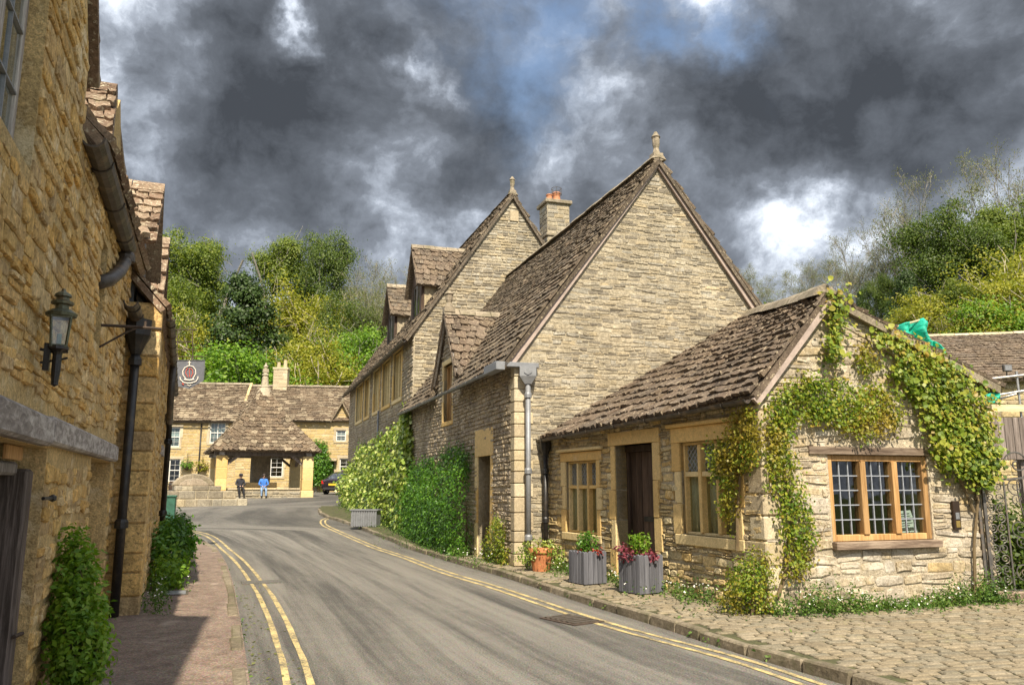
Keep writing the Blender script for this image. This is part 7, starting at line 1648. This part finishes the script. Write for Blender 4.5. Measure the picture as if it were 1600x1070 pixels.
def trees():
    tree_kind('bare_tree', 3, 15, .28, .20, (10, 5, 4, 3), .52, 4, 'lf_bud', 5200, (.10, .18), 'bark', .42, .017, wob=.10, up=.13)
    tree_kind('budding_tree', 8, 15, .26, .20, (10, 5, 4, 3), .56, 4, 'lf_bud', 12000, (.10, .19), 'bark', .46, .016, wob=.11, up=.14)
    tree_kind('spring_tree', 5, 17, .34, .25, (12, 7, 5), .62, 3, 'lf_spring', 26000, (.15, .28), 'bark', .62, .02, env=(.64, .20, .36), nclump=120, wob=.12, up=.10)
    tree_kind('broad_tree', 14, 16, .38, .16, (13, 7, 5), .80, 3, 'lf_mid', 30000, (.15, .28), 'bark', .66, .02, env=(.58, .30, .42), nclump=210, wob=.12, up=.08)
    tree_kind('evergreen_tree', 21, 14, .34, .05, (34, 8, 4), 1.25, 3, 'lf_conifer', 34000, (.12, .26), 'bark', .36, .02, wob=.08, up=.05, ratio=.36, cone=True)
    tree_kind('bright_tree', 25, 9, .22, .08, (12, 7, 5), .95, 3, 'lf_bright', 22000, (.12, .24), 'bark', .46, .015, env=(.54, .40, .46), nclump=170, wob=.12, up=.10, ratio=.62)
    tree_kind('yellow_tree', 31, 9, .2, .06, (14, 7, 5), .80, 3, 'lf_yellow', 22000, (.10, .20), 'bark_pale', .42, .015, env=(.53, .38, .47), nclump=170, wob=.10, up=.14, ratio=.66)
    tree_kind('wispy_tree', 37, 10, .16, .10, (13, 6, 4), .50, 3, 'lf_spring', 6500, (.09, .18), 'bark_pale', .36, .018, wob=.08, up=.16, ratio=.62)
    used = set()
    nm = {'bare_tree': ('bare grey tree with open twigs', 'bare trees on the hillside'), 'budding_tree': ('pale budding tree with fine branches', 'budding trees on the hillside'), 'spring_tree': ('tall fresh green tree', 'fresh green trees on the hillside'), 'broad_tree': ('dense mid green tree', 'dense green trees on the hillside'), 'evergreen_tree': ('dark evergreen tree', 'dark evergreens on the hillside'), 'bright_tree': ('bright green rounded tree', 'bright green trees behind the houses'), 'yellow_tree': ('yellow green rounded tree', 'yellow green trees behind the houses'), 'wispy_tree': ('wispy thin stemmed tree', 'wispy young trees on the slope')}
    L = [  # left hillside: px, distance, top py, kind, width factor
        (305, 84, 368, 'spring_tree', 1.0, 'tallest at the far left edge of the hillside'), (325, 92, 445, 'broad_tree', .7, 'just right of the tallest left tree'), (392, 71, 428, 'evergreen_tree', 1.0, 'in the middle of the left hillside above the inn roof'), (447, 96, 372, 'spring_tree', .78, 'on the skyline left of the highest crown'),
        (513, 94, 365, 'broad_tree', .60, 'highest on the skyline left of the tall house'), (560, 92, 405, 'budding_tree', 1., 'on the skyline right of the highest crown'), (592, 96, 400, 'bare_tree', .9, 'on the skyline just left of the dormers'), (625, 92, 425, 'budding_tree', 1., 'on the skyline touching the dormers'), (650, 96, 420, 'bare_tree', .9, 'peeping up behind the dormers'),
        (285, 74, 470, 'wispy_tree', 1.3, 'behind the crown sign'), (312, 72, 490, 'yellow_tree', 1.0, 'just right of the crown sign'), (270, 78, 440, 'spring_tree', .9, 'half hidden by the left houses'), (400, 66.5, 548, 'bright_tree', 1.3, 'in front of the dark evergreen'), (372, 70, 560, 'bright_tree', 1.1, 'low behind the inn roof left of the spire'),
        (495, 70, 522, 'yellow_tree', 1.25, 'right behind the white chimney'), (525, 72, 555, 'yellow_tree', 1.1, 'low behind the right wing roof'), (455, 84, 450, 'yellow_tree', 1.3, 'between the evergreen and the skyline crowns'), (480, 86, 490, 'spring_tree', 1.1, 'below the highest crown'), (545, 82, 470, 'broad_tree', 1.0, 'in the shade below the budding trees'), (575, 80, 440, 'budding_tree', 1.2, 'tall and thin over the right wing roof'),
        (605, 84, 470, 'budding_tree', 1.2, 'left of the lower dormer'), (565, 74, 520, 'bright_tree', 1.0, 'low beside the tall house gutter'), (540, 76, 510, 'wispy_tree', 1.2, 'standing over the right wing roof'), (620, 82, 500, 'broad_tree', 1.1, 'hidden behind the lower dormer'), (440, 80, 520, 'broad_tree', .8, 'right of the dark evergreen'), (345, 78, 540, 'bright_tree', .8, 'left of the dark evergreen'), (520, 84, 470, 'yellow_tree', .9, 'under the highest crown'),
        # right hillside
        (1168, 82, 436, 'bare_tree', 1.0, 'just right of the big gable'), (1200, 80, 432, 'budding_tree', 1.0, 'low on the skyline right of the big gable'), (1235, 76, 420, 'budding_tree', 1.1, 'low on the skyline left of the creeper gable'), (1268, 72, 415, 'bare_tree', 1.1, 'on the skyline left of the creeper gable tip'), (1305, 66, 362, 'bare_tree', 1.15, 'above the tip of the creeper gable'), (1345, 64, 350, 'bare_tree', 1.1, 'right of the creeper gable tip'),
        (1385, 62, 335, 'bare_tree', 1.2, 'between the gable tip and the tall right trees'), (1437, 58, 262, 'bare_tree', 1.0, 'first of the very tall trees on the right'), (1532, 56, 236, 'bare_tree', 1.0, 'tallest on the right skyline'), (1592, 56, 240, 'budding_tree', .95, 'tall at the right edge'), (1330, 74, 390, 'budding_tree', 1.0, 'faint behind the bare trees'),
        (1465, 52, 332, 'broad_tree', 1.05, 'dense under the tall right trees'), (1512, 50, 350, 'broad_tree', .95, 'right of the densest crown'), (1415, 46, 430, 'evergreen_tree', .8, 'low above the green netting'), (1375, 54, 440, 'broad_tree', .7, 'left of the low evergreen'), (1570, 50, 320, 'spring_tree', 1.0, 'at the right edge below the tall trees'), (1590, 44, 390, 'yellow_tree', 1.2, 'at the right edge above the barn'),
        (1455, 42, 452, 'yellow_tree', 1.2, 'above the left end of the barn roof'), (1500, 41, 440, 'spring_tree', .9, 'with pale stems above the barn roof'), (1545, 40, 425, 'yellow_tree', 1.3, 'above the right half of the barn roof'), (1480, 40, 480, 'wispy_tree', 1.2, 'slim over the barn ridge'), (1570, 38, 470, 'bright_tree', 1.1, 'low over the right end of the barn'), (1430, 44, 490, 'bright_tree', 1.0, 'low behind the green netting'), (1525, 39, 480, 'yellow_tree', 1.1, 'low in the middle over the barn ridge'), (1350, 58, 470, 'evergreen_tree', .7, 'small above the ridge of the cottage'),
        (1640, 54, 270, 'bare_tree', 1.0, 'just outside the right edge'), (-1, 0, 0, None, 0, '')]
    rg = random.Random(31); keep = {}
    for px, Y, py, kind, wf, wh in L:
        if not kind or px > 1620: continue
        r = ray(px, py); x = r.x/r.y*Y; zt = EYE+r.z/r.y*Y; z0 = land(x, Y)-.1; root, H, _w = TREE[kind]; s = max(.35, (zt-z0)/H)
        o = root if kind not in keep else copy_tree(root); keep[kind] = 1
        o.location = (x, Y, z0); o.scale = (s*wf*rg.uniform(.92, 1.08), s*wf*rg.uniform(.92, 1.08), s); o.rotation_euler = (0, 0, rg.uniform(0, 6.28))
        tag(o, nm[kind][0]+' '+wh, 'tree', nm[kind][1])
    # scrub under the trees
    pts = []; nr = []; g = np.random.default_rng(4)
    for px, Y, n, hgt in [(p, y, 26, 1.6) for p in range(255, 665, 9) for y in (68, 76, 86, 96)]+[(p, y, 22, 1.4) for p in range(1150, 1650, 10) for y in (36, 43, 52, 62, 74)]:
        a = ray(px+g.uniform(-8, 8), 600); x = a.x/a.y*Y+g.uniform(-1, 1); yy = Y+g.uniform(-4, 4); h = hgt*g.uniform(.4, 1.5)
        if land(x, yy)-gz(yy) < .3: continue
        q = np.array((x, yy, land(x, yy)))+g.normal(0, 1, (n*2, 3))*np.array([.9, .9, .1]); q[:, 2] += g.random(n*2)*h; pts.append(q); nr.append(np.tile([[0, -.4, 1.]], (n*2, 1)))
    leaves('undergrowth', np.concatenate(pts), np.concatenate(nr), (.25, .5), M['lf_mid'], None, g, kind='stuff')
    pts2 = np.concatenate(pts)+g.normal(0, .7, (sum(len(p) for p in pts), 3)); leaves('undergrowth', pts2, np.concatenate(nr), (.2, .42), M['lf_spring'], None, g, kind='stuff')
trees()
